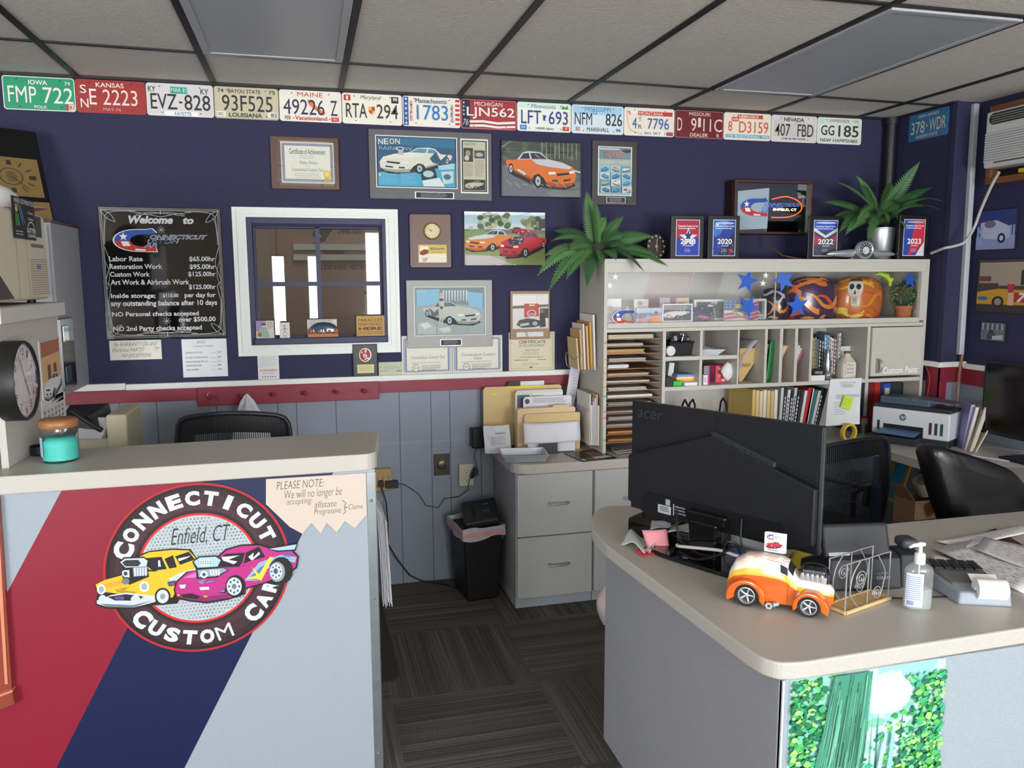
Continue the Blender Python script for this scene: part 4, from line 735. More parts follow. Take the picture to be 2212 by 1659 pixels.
standing('photograph','small grey photograph standing above the white racing car frame','photo',(1424,643,1446,698),HY+ .15,d_small)
def d_script(A):A.rect(0,0,1,1,'8a7682');A.rect(.3,0,1,.6,'d8c4a8');A.text('girl',.4,.1,.9,.45,'7a4a34',0,.3)
standing('photograph','cream card with brown script behind the white racing car frame','card',(1447,643,1487,698),HY+ .165,d_script)
# ------------------------------------------------------------------ airbrushed helmets and shell behind the glass
def flame_art(m,f,cols,seed,n=9):
    rd=random.Random(seed)
    for i in range(n):  # flame licks lying on the surface f(u, v)
        u0,v0=rd.uniform(.52,.95),rd.uniform(.2,.85);L=rd.uniform(.12,.3);wv=rd.uniform(.025,.05);c=cols[i%len(cols)];vs=[];fs=[]
        for k in range(11):
            t=k/10;vv=v0+ .06*math.sin(t*5+i);wd=wv*(1-t)** .8+ .002
            vs+=[f(u0-L*t+ .0,vv-wd),f(u0-L*t,vv+wd)]
        for k in range(10):fs.append((2*k,2*k+1,2*k+3,2*k+2))
        m.add(vs,fs,M(c,.25,coat=.5),True)
def shell(label,px,y,base,cols,seed,skull=False,name='painted_helmet',cat='helmet'):
    x0,x1,z0,z1=rectY(*px,y);z0=ZD;cx,cz=(x0+x1)/2,(z0+z1)/2;R=((x1-x0)/2,.10,(z1-z0)/2)
    r=thing(name,label,cat,(cx,y+ .10,z0));H=z1-z0
    def f(u,v,k=1.0):  # rounded shell with a flat foot
        th=2*PI*u;ph=PI*(.06+ .90*(1-v))if False else PI*(1-v);zz=math.cos(ph);s=math.sin(ph)** .55 if 0<v<1 else 0;zz=math.copysign(abs(zz)** .75,zz)
        return(R[0]*k*s*math.cos(th),R[1]*k*s*math.sin(th),max(.0,H* .42+H* .58*k*zz))
    m=MB();m.grid(lambda u,v:f(u,v),32,20,M(base,.25,coat=.6,var=.3,scale=14));m.build('shell',r)
    m=MB();flame_art(m,lambda u,v:f(u,v,1.012),cols,seed,14);m.build('flame_paint',r)
    if skull:
        m=MB();S_=lambda u,v:f(.655+(u- .5)* .13,.62-(v- .5)* .42,1.02)
        def on(pts,c,k):
            n_=len(pts);cu,cv=sum(p[0]for p in pts)/n_,sum(p[1]for p in pts)/n_;R1=[(cu+(u-cu)* .5,cv+(v-cv)* .5)for u,v in pts]
            m.add([S_(u,v)for u,v in pts]+[S_(u,v)for u,v in R1]+[S_(cu,cv)],[(i,(i+1)%n_,n_+(i+1)%n_,n_+i)for i in range(n_)]+[(n_+i,n_+(i+1)%n_,2*n_)for i in range(n_)],K(c))
        def el(u,v,a,b,c):on([(u+a*math.cos(2*PI*i/14),v+b*math.sin(2*PI*i/14))for i in range(14)],c,0)
        m2=m;Q=[f];k=1.02
        el(.5,.4,.42,.36,'d9d2c6')
        S_=lambda u,v:f(.655+(u- .5)* .13,.62-(v- .5)* .42,1.03);on([(.28,.55),(.72,.55),(.66,.88),(.34,.88)],'d0c8ba',0)
        S_=lambda u,v:f(.655+(u- .5)* .13,.62-(v- .5)* .42,1.045);el(.33,.42,.12,.11,'1c1614');el(.67,.42,.12,.11,'1c1614');on([(.5,.52),(.56,.66),(.44,.66)],'1c1614',0)
        on([(.38,.72),(.62,.72),(.6,.82),(.4,.82)],'2a2220',0);[on([(.4+i* .055,.725),(.435+i* .055,.725),(.435+i* .055,.815),(.4+i* .055,.815)],'e4dccc',0)for i in range(4)]
        on([(.1,.2),(.9,.2),(.8,.02),(.2,.02)],'5a3428',0);m.build('skull_paint',r)
        m=MB()
        for i in range(12):
            for j in range(2):
                if(i+j)%2:m.add([f(.55+ .035*i,.06+ .07*j,1.015),f(.585+ .035*i,.06+ .07*j,1.015),f(.585+ .035*i,.13+ .07*j,1.015),f(.55+ .035*i,.13+ .07*j,1.015)],[(0,1,2,3)],K('e8e4ec'))
        m.build('checker_paint',r)
    return r
shell('airbrushed purple helmet with long orange flames behind the sliding glass',(1722,597,1828,697),HY+ .06,'4a2f52',('e8782a','f0a838','d85a30','e89040'),3)
shell('airbrushed orange helmet with a grinning skull beside the small boxwood plant',(1829,597,1926,697),HY+ .06,'c8722e',('f2c040','e8942c','d8582a','f4d868'),5,True)
shell('small black and purple airbrushed tank between the star decals',(1664,622,1720,697),HY+ .08,'2a2438',('e8903a','f0b050','c8c8d0'),9,name='painted_tank',cat='model')
# lime toy lizard on the skull helmet
lp=onY(1908,607,HY+ .1);m=MB();LIME=M('b4d820',.5)
m.tube([(lp.x- .06,lp.y+ .0,lp.z+ .035),(lp.x- .03,lp.y,lp.z+ .042),(lp.x+ .01,lp.y- .01,lp.z+ .03),(lp.x+ .03,lp.y- .02,lp.z),(lp.x+ .03,lp.y- .02,lp.z- .03)],[.004,.01,.016,.014,.006],LIME,8)
for i in range(5):m.lathe([(.006,0),(0,.016)],LIME,6,(lp.x- .035+i* .016,lp.y- .004,lp.z+ .048-i* .004))
m.ball((lp.x+ .036,lp.y- .025,lp.z+ .008),.012,LIME,10);tag(m.build('toy_lizard'),'lime green spiky toy creature draped over the skull helmet','toy')
# boxwood ball in terracotta pot
def ball_plant(px,y):
    x0,x1,z0,z1=rectY(*px,y);cx=(x0+x1)/2;R=(x1-x0)/2;r=thing('potted_boxwood','small round boxwood plant in a terracotta pot inside the glass display','plant',(cx,y,ZD));ph=(z1-ZD)* .42
    MB().lathe([(R* .52,0),(R* .6,ph* .75),(R* .68,ph* .76),(R* .7,ph),(R* .6,ph),(R* .55,ph* .9),(0,ph* .9)],M('b8703c',.8,bump=.1),20).build('pot',r)
    m=MB();rd=random.Random(4);C_=ph* .95+R* .78
    m.ball((0,0,C_),R* .82,M('20401f',.8),14)
    for i in range(420):
        a,b=rd.uniform(0,2*PI),math.acos(rd.uniform(-.75,1));d=Vector((math.sin(b)*math.cos(a),math.sin(b)*math.sin(a),math.cos(b)));q0=Vector((0,0,C_))+d*R*rd.uniform(.78,.95);t=d.orthogonal().normalized();t.rotate(Matrix.Rotation(rd.uniform(0,6.28),3,d));b2=d.cross(t)
        L,W=R* .2,R* .07;up=(d* .7+t* .7);m.add([q0,q0+up*L* .5+b2*W,q0+up*L,q0+up*L* .5-b2*W],[(0,1,2,3)],M(rd.choice(('3a6a32','4d8040','2a5226','5f9150')),.5))
    m.build('foliage',r)
ball_plant((1926,627,1979,690),HY+ .12)
# ------------------------------------------------------------------ ferns
GR=[M(c,.45,var=.15,scale=30)for c in('446f3e','53814a','36613a','628f58','4c7643')]
STEM=M('3a5228',.6)
def frond(parent,base,tip,lift,wid,mat,n=20,roll=0.0,name='frond'):
    b,t=Vector(base),Vector(tip);ctrl=(b+t)/2+Vector((0,0,lift));m=MB();P=[]
    for i in range(n+1):s=i/n;P.append(b*(1-s)**2+ctrl*2*s*(1-s)+t*s*s)
    m.tube(P,[.0028*(1- .7*i/n)for i in range(n+1)],STEM,5)
    ax=(t-b).normalized();sd=ax.cross(Vector((.15,-.8,.6)).normalized());sd=sd.normalized()if sd.length> .2 else Vector((1,0,0));sd=Matrix.Rotation(roll,3,ax)@sd
    for i in range(2,n+1):
        T=(P[min(i+1,n)]-P[i-1]).normalized();s=i/n;L=wid*(math.sin(PI*min(1,.12+s* .9))** .7*(1- .35*s)+ .06);st=(P[i]-P[i-1]).length
        s2=(sd-T*sd.dot(T)).normalized();nn=T.cross(s2)
        for sg in(-1,1):
            o=P[i];d=(s2*sg+T* .45).normalized();w=T*st* .64;dr=nn*(-.18*L*(1 if nn.z>0 else-1))
            m.add([o-w* .8,o+w* .6,o+d*L* .55+w* .95+dr* .4,o+d*L+T*L* .12+dr,o+d*L* .5-w* .75+dr* .4,o+d*L* .5+dr* .15],[(0,5,4),(0,1,5),(1,2,5),(2,3,5),(3,4,5)],mat,True)
    return m.build(name,parent)
def fern(label,base,tips,wid,seed,name='potted_fern'):
    r=thing(name,label,'plant',base);rd=random.Random(seed);B=Vector(base)
    for(px,py,y,lift)in tips:
        t=onY(px,py,y)-B;frond(r,(rd.uniform(-.02,.02),rd.uniform(-.02,.02),rd.uniform(.02,.06)),t,lift,wid*1.25*rd.uniform(.85,1.1),rd.choice(GR),26,rd.uniform(-.5,.5))
    return r
fb=onY(1290,540,-.26);fb=(fb.x,fb.y,HT)
f1=fern('trailing fern spilling over the end of the shelf cabinet top beside the car photograph',fb,[(1268,416,-.20,.03),(1308,470,-.16,.06),(1285,440,-.3,.05),(1345,468,-.18,.05),(1178,552,-.42,.08),(1192,520,-.25,.1),(1164,592,-.50,.14),(1187,625,-.52,.16),(1268,618,-.50,.12),(1225,600,-.46,.12),(1390,585,-.50,.1),(1440,573,-.44,.09),(1408,510,-.3,.05),(1345,508,-.34,.06),(1330,560,-.47,.08),(1197,498,-.12,.08),(1300,572,-.48,.08),(1420,555,-.46,.1),(1352,535,-.43,.07),(1230,540,-.40,.09)],.046,3,'trailing_fern')
MB().lathe([(.055,0),(.07,.08),(.064,.08),(.06,.07),(0,.07)],M('2b2622',.7),18).build('pot',f1)
bb=onY(1901,545,-.26);bb=(bb.x,bb.y,HT+ .175)
f2=fern('fern in a galvanised bucket on the shelf cabinet top in the room corner',bb,[(1985,352,-.42,.03),(1850,380,-.16,.08),(1811,395,-.3,.08),(1780,437,-.34,.07),(1814,500,-.40,.14),(1828,505,-.44,.12),(1850,485,-.46,.12),(1875,520,-.48,.15),(1897,470,-.48,.1),(1960,500,-.45,.14),(1975,502,-.38,.13),(1994,446,-.46,.1),(2030,452,-.56,.12),(2012,405,-.54,.08),(2036,435,-.57,.12),(1925,395,-.12,.08),(1920,480,-.47,.12),(1858,400,-.3,.09),(1945,440,-.42,.08),(1800,470,-.2,.06)],.044,8)
GALV=M('b4b8ba',.35,.6,var=.12,scale=18)
m=MB();m.lathe([(.06,-.175),(.062,-.172),(.078,-.02),(.078,.0),(.082,.002),(.082,.008),(.076,.008),(.074,-.03),(0,-.03)],GALV,28);m.build('bucket',f2)
# ------------------------------------------------------------------ on top of the cabinet
def award(px,label,yr,draw,y=-.3):
    x0,x1,z0,z1=rectY(*px,y);r=thing('award_plaque',label,'plaque',(x0,y,HT),0,'yearly award plaques on the cabinet');w,h=x1-x0,z1-HT
    board(r,w,h,BLK,.018,'backing',.003);m=MB();A=Art(m,w* .17,h* .09,w* .68,h* .8,-.0182);A.rect(-.03,-.02,1.03,1.02,'c9ccd4');draw(A)
    A.text('Connecticut Custom Car Inc.',.05,.13,.95,.19,'eceef2',.02);A.bars(.08,.22,.92,.25,1,'dfe2ea',.8)
    A.text(yr,.16,.52,.86,.68,'30303a',.05);A.text(yr,.17,.525,.85,.675,'f4f4f2',.025);A.text('Enfield',.36,.69,.7,.75,'d8d4e0',0,.4);A.bars(.36,.82,.64,.92,3,'c9ccd8',.3);m.build('award_print',r);return r
def a18(A):A.rect(0,0,1,.5,'a82838');A.rect(0,.5,1,1,'2440a8');A.star(.52,.5,.42,'d9dae0',0,.72);A.star(.52,.44,.2,'1f2f70',0,.9)
def a20(A):
    A.rect(0,0,1,1,'1c3f94');A.poly([(0,0),(.7,0),(.3,.4),(0,.5)],'3a78c8');A.poly([(1,.3),(1,1),(.2,1),(.6,.6)],'22264a')
    for i in range(30):A.ell(random.random(),random.random(),.03,.02,random.choice(('5aa0e0','c02a44','16285c')),6)
    A.star(.8,.86,.13,'d83048',.2,.75);A.star(.15,.12,.1,'e8eef4',.2,.75);A.ell(.5,.08,.45,.035,'aac4e4',16)
def a22(A):A.rect(0,0,1,1,'4a4a56');A.rect(0,0,1,.3,'2a50b8');A.poly([(0,.2),(.5,.42),(1,.2),(1,.3),(.5,.5),(0,.3)],'d8dce6');A.poly([(0,.4),(.45,.55),(0,.7)],'b83448');A.poly([(1,.4),(.6,.55),(1,.6)],'9c3c50');A.ell(.5,.06,.46,.03,'c4d0e8',16)
def a23(A):A.rect(0,0,1,1,'2844a0');A.poly([(.55,0),(1,0),(1,.75),(.3,1),(.25,.95)],'c8283c');A.poly([(.6,1),(1,.62),(1,1)],'d9d9dc');A.ell(.55,.06,.44,.03,'b4b0b8',16)
award((1446,466,1517,557),'black award plaque with a large star reading 2018','2018',a18)
award((1526,466,1594,556),'black award plaque with blue sparkles and red star reading 2020','2020',a20)
award((1742,467,1814,555),'black award plaque with grey and blue chevron reading 2022','2022',a22)
award((1937,465,2001,553),'black award plaque with blue and red diagonal reading 2023','2023',a23,-.392)
# mirrored neon sign in a wooden frame
r,w_,h_=hung('framed_mirror_sign','wood framed mirror with the glowing shop logo above the award plaques','mirror',(1581,391,1748,506),-.09)
fr(r,w_,h_,M('4a2c20',.4,var=.2),.012,.03);MB().box(0,w_,-.002,.088,0,h_,M('2a1a14',.5)).build('case',r);MIR=M('c9ccd0',.03,1.0,var=.01);MB().box(.01,w_- .01,-.006,-.003,.01,h_- .01,MIR).build('mirror',r)
m=MB();A=Art(m,.012,.012,w_- .024,h_- .024,-.0065);A.poly([(.04,.18),(.46,.1),(.45,.93),(.05,.96)],'9fb0bc');clogo(A,.08,.3,.9,.68,wc='3a68e0',out='7a98b0')
NE=M('ff5a30',.5,emit=1.5);A.curve([(.5,.33),(.7,.27),(.88,.38),(.9,.55),(.75,.68),(.5,.7)],.012,NE);A.text('ENFIELD, CT',.52,.51,.84,.57,M('fff0c0',.5,emit=1.5),.02);m.build('logo',r)
# speckled disc clock
p0=onY(1416,529,-.22);R_= .5*(onY(1438,529,-.22).x-onY(1396,529,-.22).x);r=thing('disc_clock','round dark speckled clock leaning on the cabinet top behind the fern','clock',(p0.x,p0.y,HT),0);R2=R_*1.22
m=MB();m.T=Matrix.Translation((0,0,R2))@Matrix.Rotation(PI/2- .1,4,'X')@Matrix.Diagonal((1,1.2,1,1));m.lathe([(R_,-.012),(R_,.006),(R_* .96,.012),(0,.012)],M('241c16',.35,var=.8,scale=90),28);m.build('case',r)
m=MB();m.T=Matrix.Translation((0,0,R2))@Matrix.Rotation(-.1,4,'X');A=Art(m,-R_,-R2,2*R_,2*R2,-.0125)
for i in range(12):a=i*PI/6;A.ell(.5+ .4*math.sin(a),.5- .4*math.cos(a),.05,.04,'b4a488',8)
A.line([(.5,.5),(.55,.16)],.03,'b4a488');A.line([(.5,.5),(.52,.7)],.03,'b4a488');A.ell(.5,.5,.08,.06,'9c8a6a',10);m.build('clock_face',r)
# chrome speedometer
p0=onY(1861,552,-.38);r=thing('speedometer','chrome boat shaped car speedometer on the cabinet edge below the fern','speedometer',(p0.x,-.375,HT));CHR=M('d2d5d8',.3,.7,var=.02)
L_= .5*(onY(1937,545,-.38).x-onY(1786,545,-.38).x)
m=MB();N_=24;zc_= .033
def boat(u,v):x=(u*2-1)*L_;s=max(0,1-abs(u*2-1)**2.2)** .6;a=2*PI*v;return(x,-.005+ .022*s*math.sin(a),zc_- .006*(1-s)+ .024*s*math.cos(a))
m.grid(boat,N_,14,CHR);m.build('wings',r)
m=MB();m.wedge([(-.085,0),(.085,0),(.055,.035),(.042,.062),(-.042,.062),(-.055,.035)],-.03,.02,M('8e9296',.25,.9));m.build('stand',r,bev=.004)
m=MB();m.T=Matrix.Translation((0,-.02,.052))@Matrix.Rotation(PI/2,4,'X');m.lathe([(.05,-.01),(.05,.02),(.045,.025),(.04,.02),(0,.02)],CHR,28);m.build('dial_case',r)
m=MB();A=Art(m,-.04,.012,.08,.08,-.0405);A.ell(.5,.5,.5,.5,'3c4044',24);A.ell(.5,.55,.27,.27,'c8cccc',20)
for i in range(9):a=-2+i* .5;A.line([(.5+ .34*math.sin(a),.5- .34*math.cos(a)),(.5+ .45*math.sin(a),.5- .45*math.cos(a))],.04,'e8eaea')
A.line([(.5,.5),(.32,.68)],.03,'c03028');m.build('dial',r)
m=MB();m.tube([tuple(onY(1650,510,-.05)),tuple(onY(1662,530,-.1)),tuple(onY(1690,552,-.25)),(onY(1722,553,-.3).x,-.3,HT+ .006),(onY(1735,553,-.3).x,-.28,HT+ .006)],.004,M('6a4a34',.6),6);tag(m.build('sign_cable'),'brown cable drooping from the mirror sign to the cabinet top','cable')
# ------------------------------------------------------------------ papers lying in the slots
rd=random.Random(11)
PCOL=('d8d4cc','c9c2b8','b99a72','cfcac4','e4e2de','b8b2ae','c4a884')
for k,z in enumerate(SZ):
    zz=z+ .0021;n_=2 if k in(4,)else 1
    top_=(SZ[k-1]if k else 1.409)- .004
    h=min(rd.uniform(.006,.016),top_-zz- .003);h={0:.02,2:.022,4:.02,14:.016}.get(k,h);h=min(h,top_-zz- .002)
    x0=HX+ .022+rd.uniform(0,.02);x1=x0+rd.uniform(.2,.26);x1=min(x1,3.148)
    if k==4:x1=x0+ .115
    c={0:'d8d0b8',2:'cda878',4:'e8e8ea',12:'b9b2ae',13:'c48a54',14:'c08c58'}.get(k,rd.choice(PCOL));m=MB();nl=max(2,int(h/ .003))
    for i in range(nl):
        dx,dy=rd.uniform(-.003,.003),rd.uniform(-.01,.01);m.box(max(HX+ .0185,x0+dx),min(3.1535,x1+dx),HY+ .012+dy+rd.uniform(0,.02),HY+ .32,zz+h*i/nl,zz+h*(i+ .8)/nl,M(c,.75,var=.08))
    tag(m.build('paper_stack'),f'{("thick wrapped cream", "thin", "thick tan folder", "loose grey", "two white boxed", "thin white", "flat grey", "thin lilac", "loose", "thin tan", "printed", "uneven white", "few white", "grey folded", "orange tan", "brown")[k]} papers in slot {("one", "two", "three", "four", "five", "six", "seven", "eight", "nine", "ten", "eleven", "twelve", "thirteen", "fourteen", "fifteen")[k]} from the top of the sorter','papers','papers in the slot sorter')
# ------------------------------------------------------------------ cubbies
def cub(px,y):return rectY(*px,y)
def bx(name,label,cat,px,y0,dep,z0,mat,group=None,draw=None,bev=.001):
    x0,x1,a,b=rectY(*px,y0);r=MB().box(0,x1-x0,0,dep,0,b-z0,mat)
    if draw:draw(Art(r,0,0,x1-x0,b-z0,-.0003))
    o=r.build(name,bev=bev);put(o,(x0,y0,z0));return tag(o,label,cat,group)
ZA,ZB=1.2722,1.1102  # upper and lower cubby floors
# black bin with clips
x0,x1,a,b=rectY(1447,738,1497,770,HY+ .06);r=thing('bin','black plastic bin with clips in the upper cubby of the shelf cabinet','bin',((x0+x1)/2,HY+ .13,ZA));hw=(x1-x0)/2;hh=b-ZA
m=MB();P0=[(-hw* .85,-.06,0),(hw* .85,-.06,0),(hw* .85,.06,0),(-hw* .85,.06,0),(-hw,-.072,hh),(hw,-.072,hh),(hw,.072,hh),(-hw,.072,hh)];m.hexa(P0,BLACKP);m.box(-hw*1.1,hw*1.1,-.078,.078,hh- .008,hh,BLACKP);m.build('body',r,bev=.004)
m=MB()
for i in range(5):m.box(-hw+ .02+i* .025,-hw+ .04+i* .025,-.04+ .02*(i%3),-.01+ .02*(i%3),hh,hh+ .015+ .012*(i%2),M(('2a2a2e','8a8c90','3c3c40')[i%3],.35,.5))
m.tube([(.02,-.03,hh),(.03,-.03,hh+ .035),(.022,-.03,hh+ .045),(.014,-.03,hh+ .036),(.02,-.03,hh+ .03)],.003,M('b4b6ba',.2,.9),6);m.build('binder_clip',r)
p0=onY(1449,761,HY+ .035);m=MB();m.T=Matrix.Translation((p0.x,HY+ .04,ZA+ .029))@Matrix.Rotation(PI/2,4,'X');m.lathe([(.028,-.012),(.029,0),(.026,.008),(.02,.01),(0,.01)],M('d8d8d4',.5),24);tag(m.build('tape_dispenser'),'round white tape dispenser in front of the black bin','tape')
m=MB()
for i in range(5):m.hexa([(3.39+ .004*i,HY+ .02+ .01*i,ZA+ .006*i),(3.50+ .01*i,HY+ .03,ZA+ .006*i),(3.55,HY+ .25,ZA+ .006*i),(3.39,HY+ .25,ZA+ .006*i),(3.39+ .004*i,HY+ .02+ .01*i,ZA+ .004+ .006*i),(3.50+ .01*i,HY+ .03,ZA+ .004+ .006*i),(3.55,HY+ .25,ZA+ .004+ .006*i),(3.39,HY+ .25,ZA+ .004+ .006*i)],K('e2e4e8'))
m.hexa([(3.392,HY+ .03,ZA+ .03),(3.47,HY+ .04,ZA+ .03),(3.47,HY+ .2,ZA+ .03),(3.392,HY+ .2,ZA+ .03),(3.392,HY+ .03,ZA+ .031),(3.47,HY+ .04,ZA+ .031),(3.45,HY+ .22,ZA+ .06),(3.392,HY+ .22,ZA+ .06)],K('e6e8ec'))
tag(m.build('paper_stack'),'curled white papers in the upper cubby next to the black bin','papers')
zt=ZB
for k,(c,nm,hk)in enumerate((('3a3c40','dark grey',.012),('d9a860','tan',.016),('e8c840','yellow',.008),('efeee8','white',.006),('e88a9a','pink',.006),('3aa0c8','blue',.010))):
    x0,x1,_a,_b=rectY(1458,800,1502,834,HY+ .08);o=MB().box(0,x1-x0- .004*(k==1),0,.075,0,hk,K(c)).build('note_pad',bev=.0006);put(o,(x0+ .002*(k%2),HY+ .06,zt));tag(o,f'{nm} sticky note pad in the small stack of pads in the lower cubby','note pad','sticky note pads in the cubby');zt+=hk
bx('marker','bright green highlighter block in front of the sticky note pads','marker',(1455,823,1475,834),HY+ .02,.03,ZB,M('3ac040',.35),bev=.006)
bx('eraser_box','small white box in front of the sticky note pads','box',(1479,826,1507,834),HY+ .02,.03,ZB,K('e4e6ea'))
bx('desk_organizer','small black mesh box beside the green highlighter','box',(1439,814,1453,834),HY+ .02,.07,ZB,M('1c1c20',.5))
o=bx('card_pack','slanted white and teal card pack behind the black mesh box','cards',(1441,783,1452,812),HY+ .12,.06,ZB,K('dfe8ea'));o.rotation_euler=(0,.12,0)
bx('folder','translucent blue folder standing in the lower cubby','folder',(1478,786,1509,834),HY+ .28,.006,ZB,M('7f9fb8',.4))
bx('gift_box','pink patterned gift box in the lower cubby','box',(1546,789,1587,834),HY+ .1,.12,ZB,M('d84a6a',.5),None,lambda A:[A.poly([(random.uniform(.05,.8)+q[0],random.uniform(.05,.8)+q[1])for q in((0,0),)]*1+[(u+ .12,v),(u+ .14,v+ .12),(u+ .02,v+ .1)],c)for u,v,c in()]or[A.ell(u,v,.09,.1,c,8)for u,v,c in((.2,.2,'f0c8c0'),(.5,.15,'6ab0a0'),(.2,.6,'e8c040'),(.55,.5,'f4e0d8'),(.8,.3,'5aa890'),(.8,.8,'e8c040'),(.4,.85,'f4d8d0'))])
bx('eraser_pack','white and magenta small pack beside the gift box','box',(1519,810,1532,834),HY+ .03,.04,ZB,K('e8e4ea'),None,lambda A:(A.rect(.72,0,1,1,'d838a0'),A.bars(.1,.3,.6,.8,3,'c860a8',.4)))
bx('folder','grey folder standing behind the white and magenta pack','folder',(1520,790,1544,834),HY+ .17,.006,ZB,M('a8a0aa',.5))
m=MB();p0=onY(1574,806,HY+ .05);rd=random.Random(5);m.grid(lambda u,v:(p0.x+ .035*math.sin(PI*min(1,max(0,v)))** .5*math.cos(2*PI*u)*(1+ .15*math.sin(6*u*PI+v*9)),HY+ .062+ .022*math.sin(PI*v)** .5*math.sin(2*PI*u),ZB+ .012+ .105*v),14,10,K('e4e4e4'));tag(m.build('crumpled_bag'),'crumpled white paper bag in front of the pink gift box','bag')
# curved folders in the narrow slots
def fold(name,label,xa,xb,y0,y1,zh,bend,mat,draw=None,th=.0015):
    m=MB()
    def f(u,v,o=0):return(xa+(xb-xa)*v**1.0+bend*math.sin(v*PI/2)*0+o,y0+(y1-y0)*u,ZB+zh*v)
    def g(u,v):s=v;return(xa+(xb-xa)*(s**2.2),y0+(y1-y0)*u,ZB+zh*s)
    m.grid(g,4,12,mat,True);o=m.build(name,solid=th);return tag(o,label,'folder')
MAN=M('d8b880',.7,var=.06);
m=MB();x0,x1,a,b=rectY(1597,752,1643,829,HY+ .1);m.wedge([(x0,ZB),(x0+ .02,ZB),(x1,ZB+ .16),(x1,b- .02),(x1- .02,b),(x0,b)],HY+ .10,HY+ .104,M('c9a970',.7));A=Art(m,x0,ZB,x1-x0,b-ZB,HY+ .0995);A.text('Schedule',.0,.42,.5,.56,'2a2420',0,.4);tag(m.build('folder'),'tan folder marked schedule in the wide upright slot','folder')
fold('folder','orange edged folder curving in the wide upright slot',3.615,3.735,HY+ .08,HY+ .3,.2,.0,M('e0a860',.7));fold('folder','clear plastic sleeve curving beside the orange edged folder',3.64,3.76,HY+ .06,HY+ .3,.235,0,M('c4c4c4',.5))
for k in range(3):fold('folder',('tan','cream','buff')[k]+' folder beside the green folder in the narrow slot',3.782+ .004*k,3.808+ .009*k,HY+ .05,HY+ .3,.21,0,M(('d8b880','e0cca0','d0b078')[k],.7))
m=MB();m.grid(lambda u,v:(3.79+ .025*v** .6+ .033*u,HY+ .03+ .01*u,ZB+ .23*v),2,10,M('1f7a3a',.5));m.grid(lambda u,v:(3.823+ .025*v** .6,HY+ .04+ .25*u,ZB+ .228*v),3,10,M('1f7a3a',.5));tag(m.build('folder',solid=.002),'bright green folder in the narrow slot','folder')
for k in range(3):fold('folder',('pink','cream','tan')[k]+' papers leaning in the second narrow slot',3.878+ .004*k,3.92+ .012*k,HY+ .05,HY+ .3,.2,0,M(('e0c0b0','e4d8c4','d8b888')[k],.7))
for k in range(4):fold('folder',('orange','white','lilac','maroon edged')[k]+' papers leaning in the third narrow slot',3.972+ .004*k,4.0+ .013*k,HY+ .04,HY+ .3,.215- .015*k,0,M(('e0b880','e8e6e4','d0cad8','a86a78')[k],.7))
# ------------------------------------------------------------------ magazines and bits in the open cubby
MC=('2a2c2e','3a3c3c','d8d8d2','1e2022','c4a83a','8a8e90','6a7060','1c1e22','34383c','5a88b0','8ab0c8','d0cabc','e0ded8','5a3c3a','9a9c98','d8d4cc')
xx=4.068;rd=random.Random(21)
for k in range(16):
    wk=rd.uniform(.011,.018);hk=rd.uniform(.225,.262);m=MB();m.box(0,wk,0,.2,0,hk,M(MC[k],.5));A=Art(m,0,0,wk,hk,-.0003);A.bars(.25,.06,.75,.94,9,('d8d8d0' if MC[k][0]in '1235' else '54585a'),.7,k);o=m.build('magazine');put(o,(xx,HY+ .1,ZB));tag(o,f'magazine spine in the row behind the silver bottle, {("first", "second", "third", "fourth", "fifth", "sixth", "seventh", "eighth", "ninth", "tenth", "eleventh", "twelfth", "thirteenth", "fourteenth", "fifteenth", "sixteenth")[k]} from the slot side','magazine','magazines in the open cubby');xx+=wk+ .0015
MB_=M('9ea2a6',.25,.8,var=.05)
p0=onY(1793,815,HY+ .03);r=thing('bottle','silver metal bottle in front of the magazines','bottle',(p0.x,HY+ .06,ZB));MB().lathe([(.02,0),(.022,.004),(.022,.10),(.015,.125),(.015,.128),(.015,.165),(.013,.168),(0,.168)],MB_,22).build('body',r);r.location.z=ZB+ .0
p0=onY(1793,806,HY+ .015);m=MB();m.ball((0,0,.024),.024,M('c4c8c6',.15,.6),16);m.lathe([(.016,0),(.014,.004)],M('3a4a40',.4),14);A=Art(m,-.016,.012,.032,.022,-.0245);A.text('HFPP',0,.2,1,.8,'202428',.02);o=m.build('shift_knob');put(o,(p0.x,HY+ .03,ZB));tag(o,'round silver shift knob in front of the silver bottle','knob')
bx('card_box','small white box under the dark stone in the magazine cubby','box',(1750,811,1782,820),HY+ .01,.05,ZB,K('e6e6e4'))
p0=onY(1764,802,HY+ .03);m=MB();m.ball((0,0,.018),(.036,.022,.02),M('26282a',.6,var=.3,bump=.3),14);A=Art(m,-.026,.004,.05,.024,-.0225);A.text('HANNO',0,.2,1,.8,'c4c6c8',.01,-.2);o=m.build('stone');put(o,(p0.x+ .002,HY+ .032,ZB+onY(1764,811,HY).z-ZB if False else onY(1764,811,HY+ .01).z));tag(o,'dark oval stone with painted letters on the small white box','stone')
p0=onY(1837,814,HY+ .03);r=thing('water_jug','translucent plastic jug marked plant water bottle in the magazine cubby','jug',(p0.x,HY+ .07,ZB));JUG=M('c9c6b4',.4,var=.04);
m=MB();m.grid(lambda u,v:((.05*(1 if v< .55 else max(.34,1-((v- .55)/ .35)**1.6* .66))*(abs(math.cos(2*PI*u))** .6)*(1 if math.cos(2*PI*u)>0 else-1)),.04*(1 if v< .55 else max(.4,1-((v- .55)/ .35)**1.6* .6))*(abs(math.sin(2*PI*u))** .6)*(1 if math.sin(2*PI*u)>0 else-1),.145*v),28,18,JUG);m.build('body',r);MB().lathe([(.019,.143),(.019,.156),(0,.156)],M('7a4a34',.5),16).build('cap',r)
